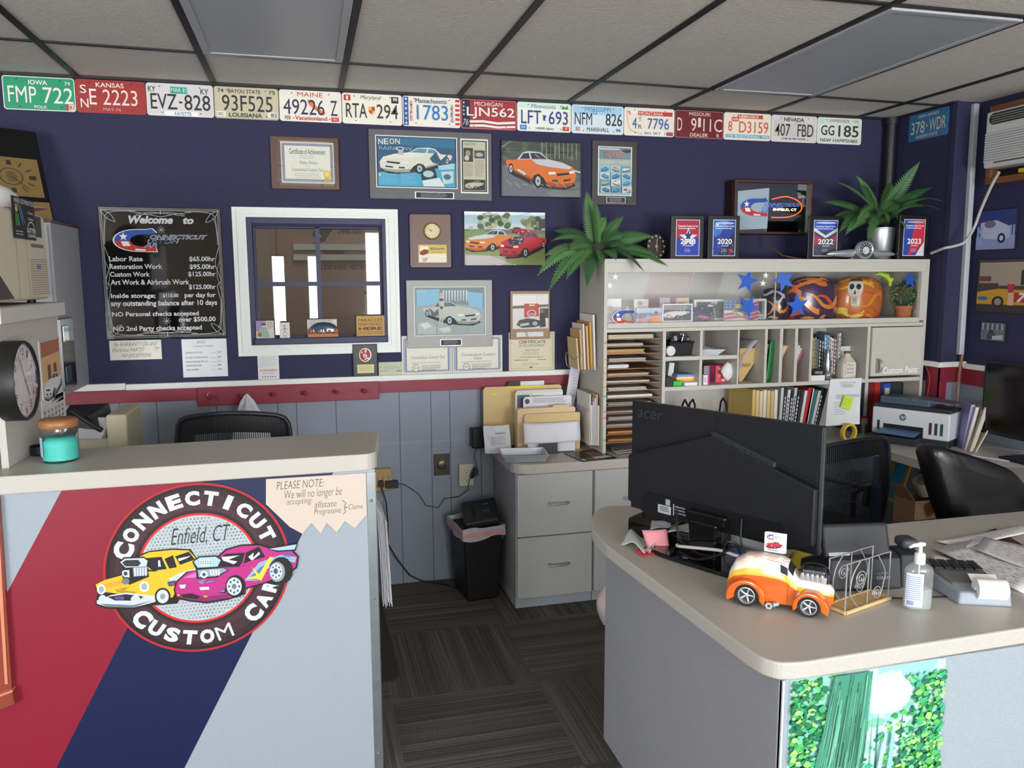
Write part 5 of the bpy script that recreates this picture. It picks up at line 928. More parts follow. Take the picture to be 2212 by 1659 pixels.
m=MB();A=Art(m,-.032,.02,.064,.075,-.0405);A.rect(0,0,1,1,'dcd9cc');[A.text(t,.1,.1+ .28*i,.85,.3+ .28*i,'6a6a68',0,.3)for i,t in enumerate(('Plant','water','Bottle'))];m.build('label',r)
bx('booklet','white printed sheet standing behind the jug','paper',(1815,748,1849,816),HY+ .11+ .035,.002,ZB,K('dde0de'),None,lambda A:A.bars(.05,.05,.9,.3,5,'8a8c8c',.3))
bx('note','pale yellow note with writing behind the jug','note',(1846,742,1868,816),HY+ .16,.002,ZB,K('cfcdb0'),None,lambda A:A.bars(.05,.08,.9,.3,5,'9a9878',.3))
# ------------------------------------------------------------------ open bottom shelf
def tray(label,x0,x1,y0,y1,z):
    r=thing('letter_tray',label,'letter tray',((x0+x1)/2,y0,z),0,'black letter trays on the bottom shelf');hw=(x1-x0)/2;D=y1-y0;m=MB()
    m.box(-hw,hw,0,D,0,.004,BLACKP);m.box(-hw,-hw+ .004,0,D,0,.05,BLACKP);m.box(hw- .004,hw,0,D,0,.05,BLACKP);m.box(-hw,hw,D- .004,D,0,.05,BLACKP);m.build('tray',r)
    for s in(-1,1):MB().tube([(s*(hw- .01),.12,.05),(s*(hw- .012),.14,.13),(s*(hw- .015),.17,.155),(s*(hw- .012),.2,.13),(s*(hw- .01),.22,.05)],.006,BLACKP,8).build('riser',r)
    m=MB();[m.box(sx*hw* .9- .003,sx*hw* .9+ .003,yy,yy+ .006,ZW+ .0005-z,0,BLACKP)for sx in(-1,1)for yy in(.03,D- .05)];m.build('support',r)
    return r
tray('black letter tray of white papers beside the slot sorter',3.19,3.40,HY+ .02,HY+ .33,.85);tray('black letter tray of yellow papers in the middle of the bottom shelf',3.42,3.64,HY+ .02,HY+ .33,.85)
rd=random.Random(8)
for(xa,xb,lb,cols)in((3.2,3.385,'stack of white papers and tan folder in the letter tray',('d8d6d0','c9b38c','e4e4e2')),(3.43,3.63,'stack of yellow and white papers in the letter tray',('e4e2dc','e8d890','d8c068','e6e4de'))):
    m=MB()
    for i in range(9):dx,dy=rd.uniform(-.008,.006),rd.uniform(-.03,.01);m.box(xa+dx+ .008,xb+dx- .006,HY+ .03+dy,HY+ .3,.8545+ .006*i,.8545+ .006*i+ .005,M(cols[min(len(cols)-1,i*len(cols)//9)],.7))
    tag(m.build('paper_stack'),lb,'papers')
def slanted(name,label,cat,pxl,pxr,ptop,pbot_shift,y0,dep,mat,group,draw=None,ztop=None):
    a=onY(pxl,ptop,y0);b=onY(pxr,ptop,y0);h=a.z-ZW;w=b.x-a.x;sh=pbot_shift;m=MB()
    m.hexa([(-sh,0,0),(w-sh,0,0),(w-sh,dep,0),(-sh,dep,0),(0,0,h),(w,0,h),(w,dep,h),(0,dep,h)],mat)
    if draw:
        A=Art(m,0,0,w,h,-.0004);q_=A.p;A.p=lambda u,v:(lambda t:(t[0]-sh*v,t[1],t[2]))(q_(u,v));draw(A)
    o=m.build(name);put(o,(a.x,y0,ZW));return tag(o,label,cat,group)
for k in range(7):
    slanted('folder',f'{("buff", "tan", "cream", "pale", "yellow", "tan", "white")[k]} file folder standing upright beside the letter tray, {("first", "second", "third", "fourth", "fifth", "sixth", "last")[k]} in the row','folder',1626+8*k,1632.5+8*k,842+1.5*(k%3),.0,HY+ .05- .004*k,.26,M(('d8b86a','dcc48c','e0d0a8','e4dcc4','d8c084','d0b880','e6e2d8')[k],.7),'upright file folders on the bottom shelf')
bc=('c9ccc8','2a2c30','d8dad8','24262a','c4c6c8','1e2024','2c2e36','d8dade','b8202e','e4e4e6','3c6a6a','c0c4c8','20242a','3a4048')
for k in range(14):
    slanted('binder' if k!=8 else 'ring_binder',('pale grey','black and white','white lettered','dark lettered','grey lettered','black lettered','navy edged','white','wide red','thin white','teal','grey','black','slate')[k]+' catalogue leaning in the row of catalogues under the upright slots','catalogue',1688+7.3*k,1693.8+7.3*k+(5 if k==8 else 0),838+(k%4)*2,.012+ .0042*k,HY+ .05,.22,M(bc[k],.45),'leaning catalogues on the bottom shelf',(lambda A,k=k:A.bars(.3,.15,.75,.9,10,'e4e4e2' if bc[k][0]in '123' else '30343a',.7,k))if k in(1,2,3,4,5,12)else None)
for k,(pl_,pr_,c,nm)in enumerate(((1858,1868,'34363a','black and white'),(1869,1876,'cfcfd0','white'),(1877,1889,'7a2420','dark red'),(1890,1902,'b8281e','red'),(1903,1908,'2a2860','purple'),(1909,1925,'2a50b0','blue'),(1926,1948,'26302c','dark green'),(1949,1955,'1e2420','thin black'),(1957,1980,'b8b0a0','beige'))):
    slanted('ring_binder',f'{nm} binder standing behind the printer','binder',pl_,pr_,826+(k%3),0,HY+ .13,.2,M(c,.45),'binders behind the printer',(lambda A:A.rect(.2,.1,.8,.75,'c9c884'))if k==5 else(lambda A:A.ell(.5,.4,.3,.2,'c49a78',12))if k==8 else None)
# form taped to the shelf edge with a sticky note
m=MB();a,b,c,d=(onY(1794,819,HY- .004),onY(1862,819,HY- .004),onY(1852,919,HY- .004),onY(1779,919,HY- .004));x0,z0,w,h=d.x,d.z,b.x-d.x,a.z-d.z
m.grid(lambda u,v:((d.x+(c.x-d.x)*u)*(1-v)+(a.x+(b.x-a.x)*u)*v,HY- .004- .02*(1-v)**2,z0+h*v),6,8,K('dfe2e4'))
A=Art(m,d.x+ .02,z0,w- .02,h,HY- .0265);A.text('AUTHORIZATION FOR RELEASE',.3,.07,.75,.09,'8a8e92');A.bars(.36,.12,.7,.2,3,'9a9ea2',.3);A.bars(.2,.34,.95,.44,4,'a4a8ac',.3);A.bars(.15,.5,.5,.8,6,'a8acb0',.15);m.build('form');o=bpy.data.objects['form'];tag(o,'white printed form taped to the shelf edge above the masking tape','paper')
m=MB();m.T=Matrix.Translation(onY(1830,870,HY- .0275))@Matrix.Rotation(.35,4,'Y');A=Art(m,-.032,-.036,.064,.072,0);A.rect(0,0,1,1,'c6e838');A.bars(.12,.15,.85,.8,5,'98b028',.2);tag(m.build('sticky_note'),'lime green sticky note on the printed form','note')
# ================================================================== back worktop and base cabinets
DRW=lamin('drawer_laminate','b7b8b5','c0c1be',.45,250)
def arc(cx,cy,r,a0,a1,n=6):return[(cx+r*math.cos(math.radians(a0+(a1-a0)*i/n)),cy+r*math.sin(math.radians(a0+(a1-a0)*i/n)))for i in range(n+1)]
WT= .765
r=thing('worktop','long speckled grey worktop with rounded end running along two walls','worktop',(2.30,-.54,WT- .05));
poly=[(0,.53)]+arc(.09,.09,.09,180,270)+[(1.9,0),(2.03,-.12),(2.03,-2.3),(2.695,-2.3),(2.695,.03),(2.52,.03),(2.52,.53)]
m=MB();m.prism(poly,0,.05,LAM);m.build('worktop_slab',r,bev=.004)
def bar_pull(m,x,z,y,L=.10,ver=False):
    P=[(x-L/2,y,z),(x-L/2,y- .022,z),(x-L/2+ .01,y- .03,z),(x+L/2- .01,y- .03,z),(x+L/2,y- .022,z),(x+L/2,y,z)]
    m.tube(P,.0055,M('b9bab8',.4,.5),8)
def base_unit(x0,x1,label,drawers):
    r=thing('base_cabinet',label,'cabinet',(x0,-.50,0));w=x1-x0
    m=MB();m.box(0,w,.0,.47,.055,WT- .0505,LAMG);m.build('carcass',r,bev=.001);m=MB();m.box(0,w,.004,.47,0,.055,M('a9b1b8',.5));m.build('toe_kick',r)
    for(z0,z1,hz)in drawers:
        d=MB().box(.006,w- .004,-.019,-.0005,z0,z1,DRW).build('drawer',r,bev=.002);m=MB();bar_pull(m,w* .53,hz,-.019);m.build('handle',d)
zg=onY(1118,1163,-.519).z;h1=onY(1198,1087,-.53).z;h2=onY(1200,1219,-.53).z
base_unit(2.318,2.730,'grey two drawer base cabinet at the end of the worktop',((zg+ .003,WT- .056,h1),(.058,zg- .003,h2)))
base_unit(2.734,3.14,'grey drawer base cabinet partly hidden behind the reception desk',((zg+ .003,WT- .056,h1),(.058,zg- .003,h2)))
# ================================================================== reception desk
def CR(P,n=4):  # smooth curve through points
    o=[]
    for i in range(len(P)-1):
        a,b,d,e=P[max(i-1,0)],P[i],P[i+1],P[min(i+2,len(P)-1)]
        for k in range(n):t=k/n;o.append(tuple(.5*(2*b[j]+(d[j]-a[j])*t+(2*a[j]-5*b[j]+4*d[j]-e[j])*t*t+(-a[j]+3*b[j]-3*d[j]+e[j])*t**3)for j in range(len(b))))
    return o+[tuple(P[-1])]
DT= .83;DTH= .042
r=thing('reception_desk','grey reception desk with rounded speckled top and forest poster on its front','desk',(2.28,-2.83,0));OX,OY=2.28,-2.83
tip=CR([(onZ(x,y,DT).x,onZ(x,y,DT).y)for x,y in((1340,1092),(1310,1093),(1290,1101),(1279,1116),(1277,1133),(1283,1148),(1310,1178))])
cor=[(onZ(x,y,DT).x,onZ(x,y,DT).y)for x,y in((1600,1392),(1630,1412),(1655,1424),(1690,1432),(1740,1430))]
fr_=onZ(2212,1357,DT);fdir=(fr_-onZ(1740,1430,DT)).normalized()
pts=tip+CR(cor)+[(fr_.x+fdir.x*1.2,fr_.y+fdir.y*1.2),(fr_.x+fdir.x*1.2,-2.0),(2.95,-2.0),(2.75,-1.62)]
m=MB();m.prism([(x-OX,y-OY)for x,y in pts],DT-DTH,DT,LAM);m.build('desk_top',r,bev=.005)
zb=DT-DTH
m=MB();m.box(2.335-OX,2.36-OX,-2.81-OY,-1.72-OY,0,zb,LAMG);m.build('side_panel',r,bev=.001)
m=MB();m.box(2.338-OX,4.3-OX,-2.818-OY,-2.80-OY,0,zb,LAMW);m.build('front_panel',r,bev=.001)
m=MB();m.box(2.36-OX,2.8-OX,-1.74-OY,-1.72-OY,.1,zb,LAMG);m.build('end_panel',r)
a=onY(2036,1424,-2.82);m=MB();m.box(a.x- .003-OX,a.x+ .003-OX,-2.8195-OY,-2.8178-OY,0,zb,M('8f989e',.5));m.build('seam',r)
m=MB();m.box(2.338-OX,2.342-OX,-2.822-OY,-2.8-OY,0,zb,M('e2e6e8',.4));m.build('edge_band',r)
# forest poster
x0,x1,z0,z1=onY(1704,1560,-2.821).x,onY(2034,1560,-2.821).x,.25,zb- .001
m=MB();m.box(0,x1-x0,-.002,0,0,z1-z0,K('dce8e4'));A=Art(m,0,0,x1-x0,z1-z0,-.0021,4e-6);rd=random.Random(2)
A.rect(0,0,1,1,'86c4b4');A.poly([(.35,0),(1,0),(1,.4),(.4,.5)],'b4d8e4');A.poly([(.55,0),(.95,0),(.85,.18),(.6,.2)],'8fc4e4')
for i in range(60):
    u=rd.uniform(.4,.95);v=rd.uniform(.05,.6);A.ell(u,v,rd.uniform(.02,.07),rd.uniform(.02,.05),rd.choice(('cfe8ea','a8d8cc','94ccc0','78bca4','b4dccc')),8)
for i,rr in enumerate((.17,.13,.1,.07)):A.ell(.62,.13,rr,rr* .55,('bcdfe8','cfeaf0','e2f3f6','f6fcfd')[i],24)
for u in(.52,.56,.72,.8,.86,.92,.97):A.poly([(u,.2+ .2*rd.random()),(u+ .012,.2),(u+ .02,1),(u- .005,1)],rd.choice(('4a8a78','6aa890','8abcb0','3a7060')))
G1=('1f7a3c','2f9a48','4fb45a','86cc6a','157050','0f6a5a','a4d878','3aa878','6cc89a')
for i in range(2600):
    side=rd.random()
    if side< .34:u=abs(rd.gauss(0,.13));v=rd.random()
    elif side< .72:u=1-abs(rd.gauss(0,.15));v= .05+ .95*rd.random()
    else:u=rd.uniform(.35,1);v=1-abs(rd.gauss(0,.3))
    if not(0.01<u< .99 and 0.01<v< .99)or(u- .62)**2+((v- .13)*1.6)**2< .03:continue
    s=rd.uniform(.008,.024);A.poly([(min(.999,max(.001,u+s*1.3*rd.uniform(.4,1.2)*math.cos(k*1.05))),min(.999,max(.001,v+s* .8*rd.uniform(.4,1.2)*math.sin(k*1.05))))for k in range(6)],rd.choice(G1))
for i in range(5):A.poly([(.6+ .05*i,.3),(.62+ .05*i,.3),(.5+ .12*i,.95),(.44+ .12*i,.95)],('a4d8d0','8ccabe','bfe8ea','98d4d0','c8ecec')[i])if i<2 else None
A.poly([(.26,0),(.5,0),(.47,.3),(.43,.6),(.36,1),(.0,1),(.12,.55),(.2,.25)],'3c8a70')
for i in range(130):
    t=i/129;w0= .26+ .24*t;w1=0+ .36*t;c=rd.choice(('1c4a38','2a6a50','5aa888','74bca0','173c30','48947a'));b=rd.uniform(0,.5);e=b+rd.uniform(.2,.5);e=min(e,1);U=lambda v:w0*(1-v)+w1*v+(.02*math.sin(v*3));ww=rd.uniform(.002,.007)
    A.poly([(U(b),b),(U(b)+ww,b),(min(.99,U((b+e)/2)+ww*1.5),(b+e)/2),(U(e)+ww,e),(max(0.001,U(e)),e),(max(.001,U((b+e)/2)),(b+e)/2)],c)
for i in range(36):
    u=abs(rd.gauss(0,.06));v=rd.random();A.ell(max(.02,u),min(.98,max(.02,v)),.02,.012,rd.choice(G1),6)
o=m.build('forest_poster',r);o.location=(x0-OX,-2.8185-OY,z0)
# ================================================================== tall front counter with the shop emblem
CT=1.13
_a,_b=onZ(0,1029,CT),onZ(777,981,CT);CTH=math.atan2(_b.y-_a.y,_b.x-_a.x);CA=Vector((_a.x,_a.y+ .015,0));CU=Vector((math.cos(CTH),math.sin(CTH),0));CN=Vector((math.sin(CTH),-math.cos(CTH),0))
r=thing('front_counter','tall front counter painted with red and navy stripes and a round car emblem','counter',CA,CTH);CNT=r
def LC(px,py,off=0.0):
    P=onP(px,py,CA+CN*off,CN);return(P-CA).dot(CU),P.z
SR=LC(812,1100)[0]
iR=Matrix.Rotation(-CTH,3,'Z')
def toL(x,y):v=iR@(Vector((x,y,0))-CA);return v.x,v.y
_c,_d=onZ(258,961,CT),onZ(805,931,CT);bl,br=toL(_c.x- .5,_c.y- .05),toL(_d.x,_d.y)
top=[(-.7,-.02)]+arc(SR+ .01- .05,.03,.05,270,360,5)+[(br[0]+ .015,br[1]- .06)]+[(br[0]- .02,br[1])]+[(bl[0],bl[1]),(-.7,bl[1]+ .05)]
m=MB();m.prism(top,CT- .055,CT,LAM);m.build('counter_top',r,bev=.004)
zt=CT- .056
m=MB();m.box(-.7,SR,.0,.02,0,zt,LAMW);m.build('front_panel',r,bev=.0008)
wy=iR@Vector((0,1,0));L_=br[1]- .04
m=MB();m.hexa([(SR- .02,.021,0),(SR- .001,.021,0),(SR- .001+wy.x*L_,L_,0),(SR- .02+wy.x*L_,L_,0),(SR- .02,.021,zt),(SR- .001,.021,zt),(SR- .001+wy.x*L_,L_,zt),(SR- .02+wy.x*L_,L_,zt)],LAMG);m.build('end_panel',r)
m=MB();m.box(SR- .028,SR+ .002,-.003,.0,0,zt- .01,M('a8b0b4',.3,.8,var=.15,scale=30));m.box(SR,SR+ .0025,-.003,.02,0,zt- .01,M('a8b0b4',.3,.8,var=.15,scale=30))
for py in(1080,1292,1472,1628):q_=LC(806,py);m.ball((SR- .014,-.004,q_[1]),.005,M('8f969a',.3,.8),8)
m.build('corner_strip',r)
def strip_poly(pix):return[LC(*p)for p in pix]
def lay(name,pts,mat,y=-.0004):
    m=MB();m.add([(s,y,z)for s,z in pts],[tuple(range(len(pts)))],mat);return m.build(name,r)
def clipz(pts,zmax=zt- .001):return[(s,min(z,zmax))for s,z in pts]
# stripe edges extended from counter top to floor along their own lines
def edge(p,q,z):(s0,z0),(s1,z1)=LC(*p),LC(*q);t=(z-z0)/(z1-z0);return(s0+(s1-s0)*t,z)
e1,e2,e3=((134,1058),(17,1277)),((437,1038),(210,1485)),((650,1159),(486,1485))
PAINT_R=M('8a1a32',.4,var=.04);PAINT_N=M('131e46',.4,var=.04)
zl=zt- .001
lay('red_stripe',[edge(*e1,0),edge(*e2,0),edge(*e2,zl),edge(*e1,zl)],PAINT_R);lay('navy_stripe',[edge(*e2,0),edge(*e3,0),edge(*e3,zl),edge(*e2,zl)],PAINT_N)
# emblem
Zp=lambda zx,zy:(zx* .38879,840+zy* .38879)
c0=LC(*Zp(1107,995));RX=(LC(*Zp(1620,985))[0]-LC(*Zp(595,1005))[0])/2;RZ=(LC(*Zp(1107,520))[1]-LC(*Zp(1107,1470))[1])/2;RR=(RX+RZ)/2
m=MB();A=Art(m,c0[0]-RR,c0[1]-RR,2*RR,2*RR,-.0025,6e-5)
def Q(*pts):
    out=[]
    for zx,zy in pts:s,z=LC(*Zp(zx,zy));out.append(((s-c0[0])/(2*RR)+ .5,.5-(z-c0[1])/(2*RR)))
    return out
m.T=Matrix.Translation((c0[0],0,c0[1]))@Matrix.Rotation(PI/2,4,'X');m.lathe([(RR*1.0,.0005),(RR*1.0,.0024),(0,.0024)],K('2a181c'),64);m.T=Matrix()
A.ell(.5,.5,.5,.5,'b01c28',72);A.ell(.5,.5,.487,.487,'160e10',72);A.ell(.5,.5,.47,.47,'2c181d',72);A.ell(.5,.5,.44,.44,'3c2228',72);A.ell(.5,.5,.38,.38,'442830',72);A.ell(.5,.5,.345,.345,'2a171c',72);A.ell(.5,.5,.33,.33,'160e10',72);A.ell(.5,.5,.325,.325,'d0242c',72);A.ell(.5,.5,.312,.312,'b0bbbf',72)
for i in range(-15,16):
    for j in range(-15,16):
        u,v=i* .0195+(.00975 if j%2 else 0),j* .0195
        if u*u+v*v< .305**2:A.n-=1;A.ell(.5+u,.5+v,.0052,.0052,'a9b7bd',5)
def letter(ch,ang,rad,hh,ww,flip=False):
    vs,fs=glyphs(ch,.06);x0=min(v[0]for v in vs);x1=max(v[0]for v in vs);y0=min(v[1]for v in vs);y1=max(v[1]for v in vs);A.n+=1;out=[]
    for x,y in vs:
        a_,b_=((x-x0)/(x1-x0)- .5)*ww,((y-y0)/(y1-y0)- .5)*hh
        if not flip:px,pz=a_,b_+rad;t=-ang
        else:px,pz=a_,b_-rad;t=ang
        c,s=math.cos(t),math.sin(t);out.append(A.p(.5+px*c-pz*s,.5-(px*s+pz*c)))
    m.add(out,fs,K('d2dade'))
for i,ch in enumerate('CONNECTICUT'):letter(ch,math.radians(-70+13.6*i),.412,.105 if i==0 else .085,(.095 if i==0 else .035 if ch=='I' else .078))
for i,ch in enumerate('CUSTOM CAR'):
    if ch!=' ':letter(ch,math.radians(-50+13.3*i),.412,.105 if i in(0,7)else .085,(.09 if ch in 'CM' else .078),True)
A.text('Enfield, CT',*Q((945,775))[0],*Q((1285,852))[0],'22262c',-.01,.4)
YB,YD='d8b824','b48c18';MG,MD='b8287f','861c60';CR_,CRD='c6d0d8','6c7880'
def P_(c,*pts):A.poly(Q(*pts),c)
def E_(c,x,y,a,b,n=18):A.poly(Q(*[(x+a*math.cos(2*PI*i/n),y+b*math.sin(2*PI*i/n))for i in range(n)]),c)
P_('141214',(525,1085),(680,1022),(760,925),(830,898),(960,884),(1060,888),(1105,955),(1115,1000),(985,1190),(860,1200),(740,1222),(590,1218),(532,1195),(545,1130))
P_(YB,(770,932),(830,905),(960,892),(1050,895),(1082,930),(1098,962),(1030,1002),(920,1012),(830,1002),(800,960));P_(YB,(532,1085),(580,1060),(690,1030),(780,1012),(860,1012),(930,1000),(1092,970),(1110,1000),(1040,1045),(985,1078),(975,1130),(960,1155),(870,1178),(760,1150),(620,1130),(545,1122))
P_('e0a42a',(560,1092),(690,1050),(800,1040),(700,1080),(600,1105));P_(YD,(640,1110),(760,1125),(740,1140),(650,1128));P_('17181c',(792,940),(898,930),(928,998),(850,1008),(822,985));P_('17181c',(915,942),(962,922),(984,988),(942,996));P_('17181c',(974,928),(1050,902),(1084,945),(1002,975));P_('e8ecee',(880,950),(890,950),(895,985),(880,985));P_('e8ecee',(990,940),(1060,925),(1040,938),(995,955))
P_('c9ced4',(940,1050),(1000,1020),(1080,995),(1100,1000),(1010,1045),(950,1075));P_('3a4a7a',(930,1070),(975,1060),(985,1090),(940,1095));P_('c03a2c',(945,1078),(970,1074),(965,1090))
E_('141214',905,1150,44,48);E_(CR_,905,1150,34,38);E_('8a949c',905,1150,14,16);P_(CR_,(540,1172),(620,1142),(700,1128),(862,1146),(864,1180),(740,1212),(600,1208),(540,1190));P_('1c1c22',(600,1152),(700,1137),(800,1150),(770,1174),(640,1172));P_('5a4a8a',(640,1152),(690,1148),(690,1168),(640,1166));P_(CRD,(560,1190),(740,1198),(850,1172),(740,1212),(600,1208));E_(CR_,572,1165,22,24);E_(CR_,755,1165,26,22);E_('e8eef0',565,1110,24,28);E_('9aa4aa',565,1110,15,18);E_('e8eef0',803,1095,27,30);E_('9aa4aa',803,1095,17,19);P_('c07820',(660,1105),(720,1100),(690,1115))
P_('16161a',(662,960),(690,932),(800,928),(830,950),(822,990),(830,1040),(720,1085),(680,1040),(690,998));P_(CR_,(670,960),(695,940),(800,936),(822,952),(815,982),(700,990));P_('2c3034',(680,962),(700,948),(770,946),(785,965),(770,982),(700,983));P_(CR_,(680,1008),(720,1002),(722,1045),(690,1040));P_('8fa0b0',(740,990),(820,982),(822,1030),(745,1040))
for i in range(5):P_('e4ecf2',(748+15*i,990),(754+15*i,989),(756+15*i,1035),(750+15*i,1036))
E_(CR_,700,1022,20,20);E_('3a3e44',700,1022,11,11);E_(CRD,700,1065,22,18)
P_('141214',(966,1112),(980,1065),(1038,1012),(1205,985),(1205,930),(1258,884),(1340,862),(1445,858),(1500,878),(1565,888),(1628,890),(1662,928),(1650,992),(1612,1018),(1600,1060),(1540,1088),(1480,1076),(1370,1108),(1362,1138),(1270,1168),(1150,1188),(1060,1178),(980,1162))
P_(MG,(975,1112),(986,1070),(1040,1020),(1110,997),(1210,990),(1212,935),(1262,892),(1340,870),(1440,866),(1500,886),(1560,896),(1620,897),(1652,930),(1642,985),(1610,1008),(1480,1068),(1370,1098),(1358,1130),(1270,1158),(1150,1178),(1060,1168),(986,1153))
P_(MD,(980,1130),(1150,1150),(1290,1130),(1270,1158),(1150,1178),(1060,1168),(986,1153));P_('e070b4',(1020,1045),(1100,1010),(1190,1005),(1080,1045));P_('17141c',(1214,938),(1258,912),(1362,906),(1346,960),(1330,984),(1232,988));P_('17141c',(1368,905),(1440,872),(1474,930),(1382,955),(1350,986));P_('e4dce8',(1230,930),(1330,922),(1270,945),(1320,955),(1300,970),(1240,950));P_('e4dce8',(1380,930),(1410,905),(1405,935),(1440,900),(1445,915),(1400,950))
P_('141214',(1486,886),(1600,862),(1655,852),(1642,896),(1540,902));P_('a8c4d4',(1494,885),(1600,868),(1648,860),(1636,888),(1545,894));P_(MG,(1350,968),(1385,955),(1400,975),(1360,988))
P_('8fb0cc',(1360,1060),(1440,960),(1560,918),(1646,930),(1640,960),(1560,950),(1480,1000),(1430,1062));P_('5a74a8',(1380,1052),(1450,985),(1560,935),(1640,945),(1560,942),(1470,995),(1430,1060));P_('e8d83a',(1362,1050),(1425,1032),(1400,985),(1440,1025),(1500,928),(1518,932),(1452,1062),(1430,1052));A.text('NASH',*Q((1572,905))[0],*Q((1622,930))[0],'3a6ab0',.02,.3)
E_('141214',1562,1005,66,76);E_('8a98a4',1540,1012,44,56);E_(CR_,1535,1010,34,46);E_('46525c',1532,1008,12,16)
for a_ in range(8):E_('46525c',1534+24*math.cos(a_*PI/4),1010+32*math.sin(a_*PI/4),5,6,8)
E_('141214',1310,1092,56,62);E_(CR_,1302,1092,42,50)
for a_ in range(8):E_('46525c',1302+28*math.cos(a_*PI/4),1092+34*math.sin(a_*PI/4),6,7,8)
E_('6c7880',1302,1092,13,15);P_('141214',(1210,1125),(1250,1105),(1262,1110),(1255,1130));P_('6a90c0',(1215,1122),(1248,1108),(1250,1122))
P_('141214',(1070,955),(1105,926),(1205,920),(1236,944),(1225,985),(1275,1002),(1205,1044),(1095,1050),(1090,995));P_('a8c8dc',(1078,955),(1110,932),(1200,927),(1228,946),(1210,982),(1100,988));P_('cfe0ea',(1092,958),(1115,944),(1165,942),(1180,958),(1165,974),(1110,976))
for i in range(6):
    for j in range(2):E_('5a6a74',1105+13*i,954+11*j,4,4,6)
P_('8fa4b4',(1100,1000),(1240,990),(1265,1002),(1200,1035),(1105,1040));E_('d8e4ea',1135,1025,20,20);E_('46525c',1135,1025,10,10)
for i in range(4):P_('e4eef2',(1165+16*i,998),(1173+16*i,996),(1180+14*i,1028),(1172+14*i,1032))
P_('e8dce4',(998,1082),(1035,1080),(1030,1100),(1005,1102));P_('e8dce4',(1110,1095),(1162,1092),(1165,1108),(1115,1112));P_('1c1620',(1015,1138),(1060,1130),(1110,1145),(1100,1160),(1020,1152));P_('e89a3a',(985,1132),(1003,1134),(1002,1144),(986,1142));P_('e89a3a',(1130,1140),(1155,1142),(1154,1152),(1132,1150));P_('6a90d0',(1100,1062),(1150,1050),(1130,1068),(1190,1055),(1180,1064),(1120,1078));P_('d02c3c',(1110,1068),(1160,1062),(1140,1074))
m.build('emblem',r)
# red mahogany window frame leaning at the far end of the panel
MH=M('8a4030',.35,var=.35,scale=9);m=MB()
def slab(pix,mat,y0,y1):m.wedge(strip_poly(pix),y0,y1,mat)
slab([(-30,1520),(-30,1070),(2,1070),(30,1480),(28,1490)],MH,-.02,-.002);slab([(-6,1120),(3,1120),(22,1470),(16,1470)],M('d88a6a',.4,var=.15),-.023,-.02);slab([(-30,1100),(-10,1100),(1,1400),(-30,1410)],K('e4e8ea'),-.0225,-.02)
slab([(-40,1540),(-40,1512),(34,1484),(38,1510)],MH,-.03,-.002);slab([(-40,1512),(-40,1507),(34,1480),(34,1484)],M('d88a6a',.4),-.031,-.002)
o=m.build('wooden_frame');o.location=CA;o.rotation_euler=(0,0,CTH);tag(o,'reddish mahogany window style frame on the striped counter front at the picture edge','frame')
# handwritten notice with zigzag edge
m=MB();pts=[LC(*Zp(*p))for p in((1478,500),(1478,640),(1490,650),(1610,765),(1680,803),(1730,742),(1782,803),(1815,742),(1870,797),(1915,732),(1970,772),(2037,697),(2032,466))]
m.wedge(pts,-.0045,-.0035,K('cfc0b2'));sx0,sz1=pts[0];sx1=pts[-1][0];sz0=LC(*Zp(1730,742))[1];A=Art(m,sx0,sz0,sx1-sx0,sz1-sz0,-.0046,5e-5)
IK='4a4642'
for s_,q_ in(('PLEASE NOTE:',(1535,515,1800,540)),('We will no longer be',(1580,565,1900,600)),('accepting:',(1592,612,1735,642)),('allstate',(1745,625,1870,650)),('Progressive',(1745,665,1895,695)),('Claims',(1935,640,2015,662))):
    a_=LC(*Zp(q_[0],q_[1]));b_=LC(*Zp(q_[2],q_[3]));f_=lambda p:((p[0]-sx0)/(sx1-sx0),1-(p[1]-sz0)/(sz1-sz0));t_=[f_(a_),f_(b_)];A.text(s_,t_[0][0],min(t_[0][1],t_[1][1]),t_[1][0],max(t_[0][1],t_[1][1],t_[0][1]+ .08),IK,-.012,.2)
f_=lambda zx,zy:((LC(*Zp(zx,zy))[0]-sx0)/(sx1-sx0),1-(LC(*Zp(zx,zy))[1]-sz0)/(sz1-sz0))
A.curve([f_(1900,618),f_(1920,632),f_(1912,652),f_(1928,655),f_(1912,662),f_(1920,680),f_(1905,692)],.006,IK)
o=m.build('handwritten_notice');o.location=CA;o.rotation_euler=(0,0,CTH);tag(o,'cream handwritten please note sign with zigzag lower edge on the counter','note')
# sheaf of papers hanging on the counter end
sx_=CA+CU*(SR+ .004);m=MB();rd=random.Random(3)
for i in range(8):
    yy= .02+ .0*i;zb_=onY(832,1280,sx_.y+ .15).z+rd.uniform(-.015,.01);zt_= .93- .008*i+rd.uniform(-.004,.004);xa= .004+ .0042*i
    m.hexa([(xa+ .012,.05+rd.uniform(-.004,.004),zb_),(xa+ .0135,.05,zb_),(xa+ .0135,.27,zb_),(xa+ .012,.27,zb_),(xa,.05,zt_),(xa+ .0015,.05,zt_),(xa+ .0015,.27,zt_),(xa,.27,zt_)],K('e2e2e6'))
m.tube([(.0,.14,.95),(.02,.14,.955),(.03,.14,.93),(.02,.14,.915)],.003,M('b4b8bc',.2,.9),6)
o=m.build('hanging_papers');o.location=sx_;tag(o,'white papers hanging from a clip on the end of the tall counter','papers')
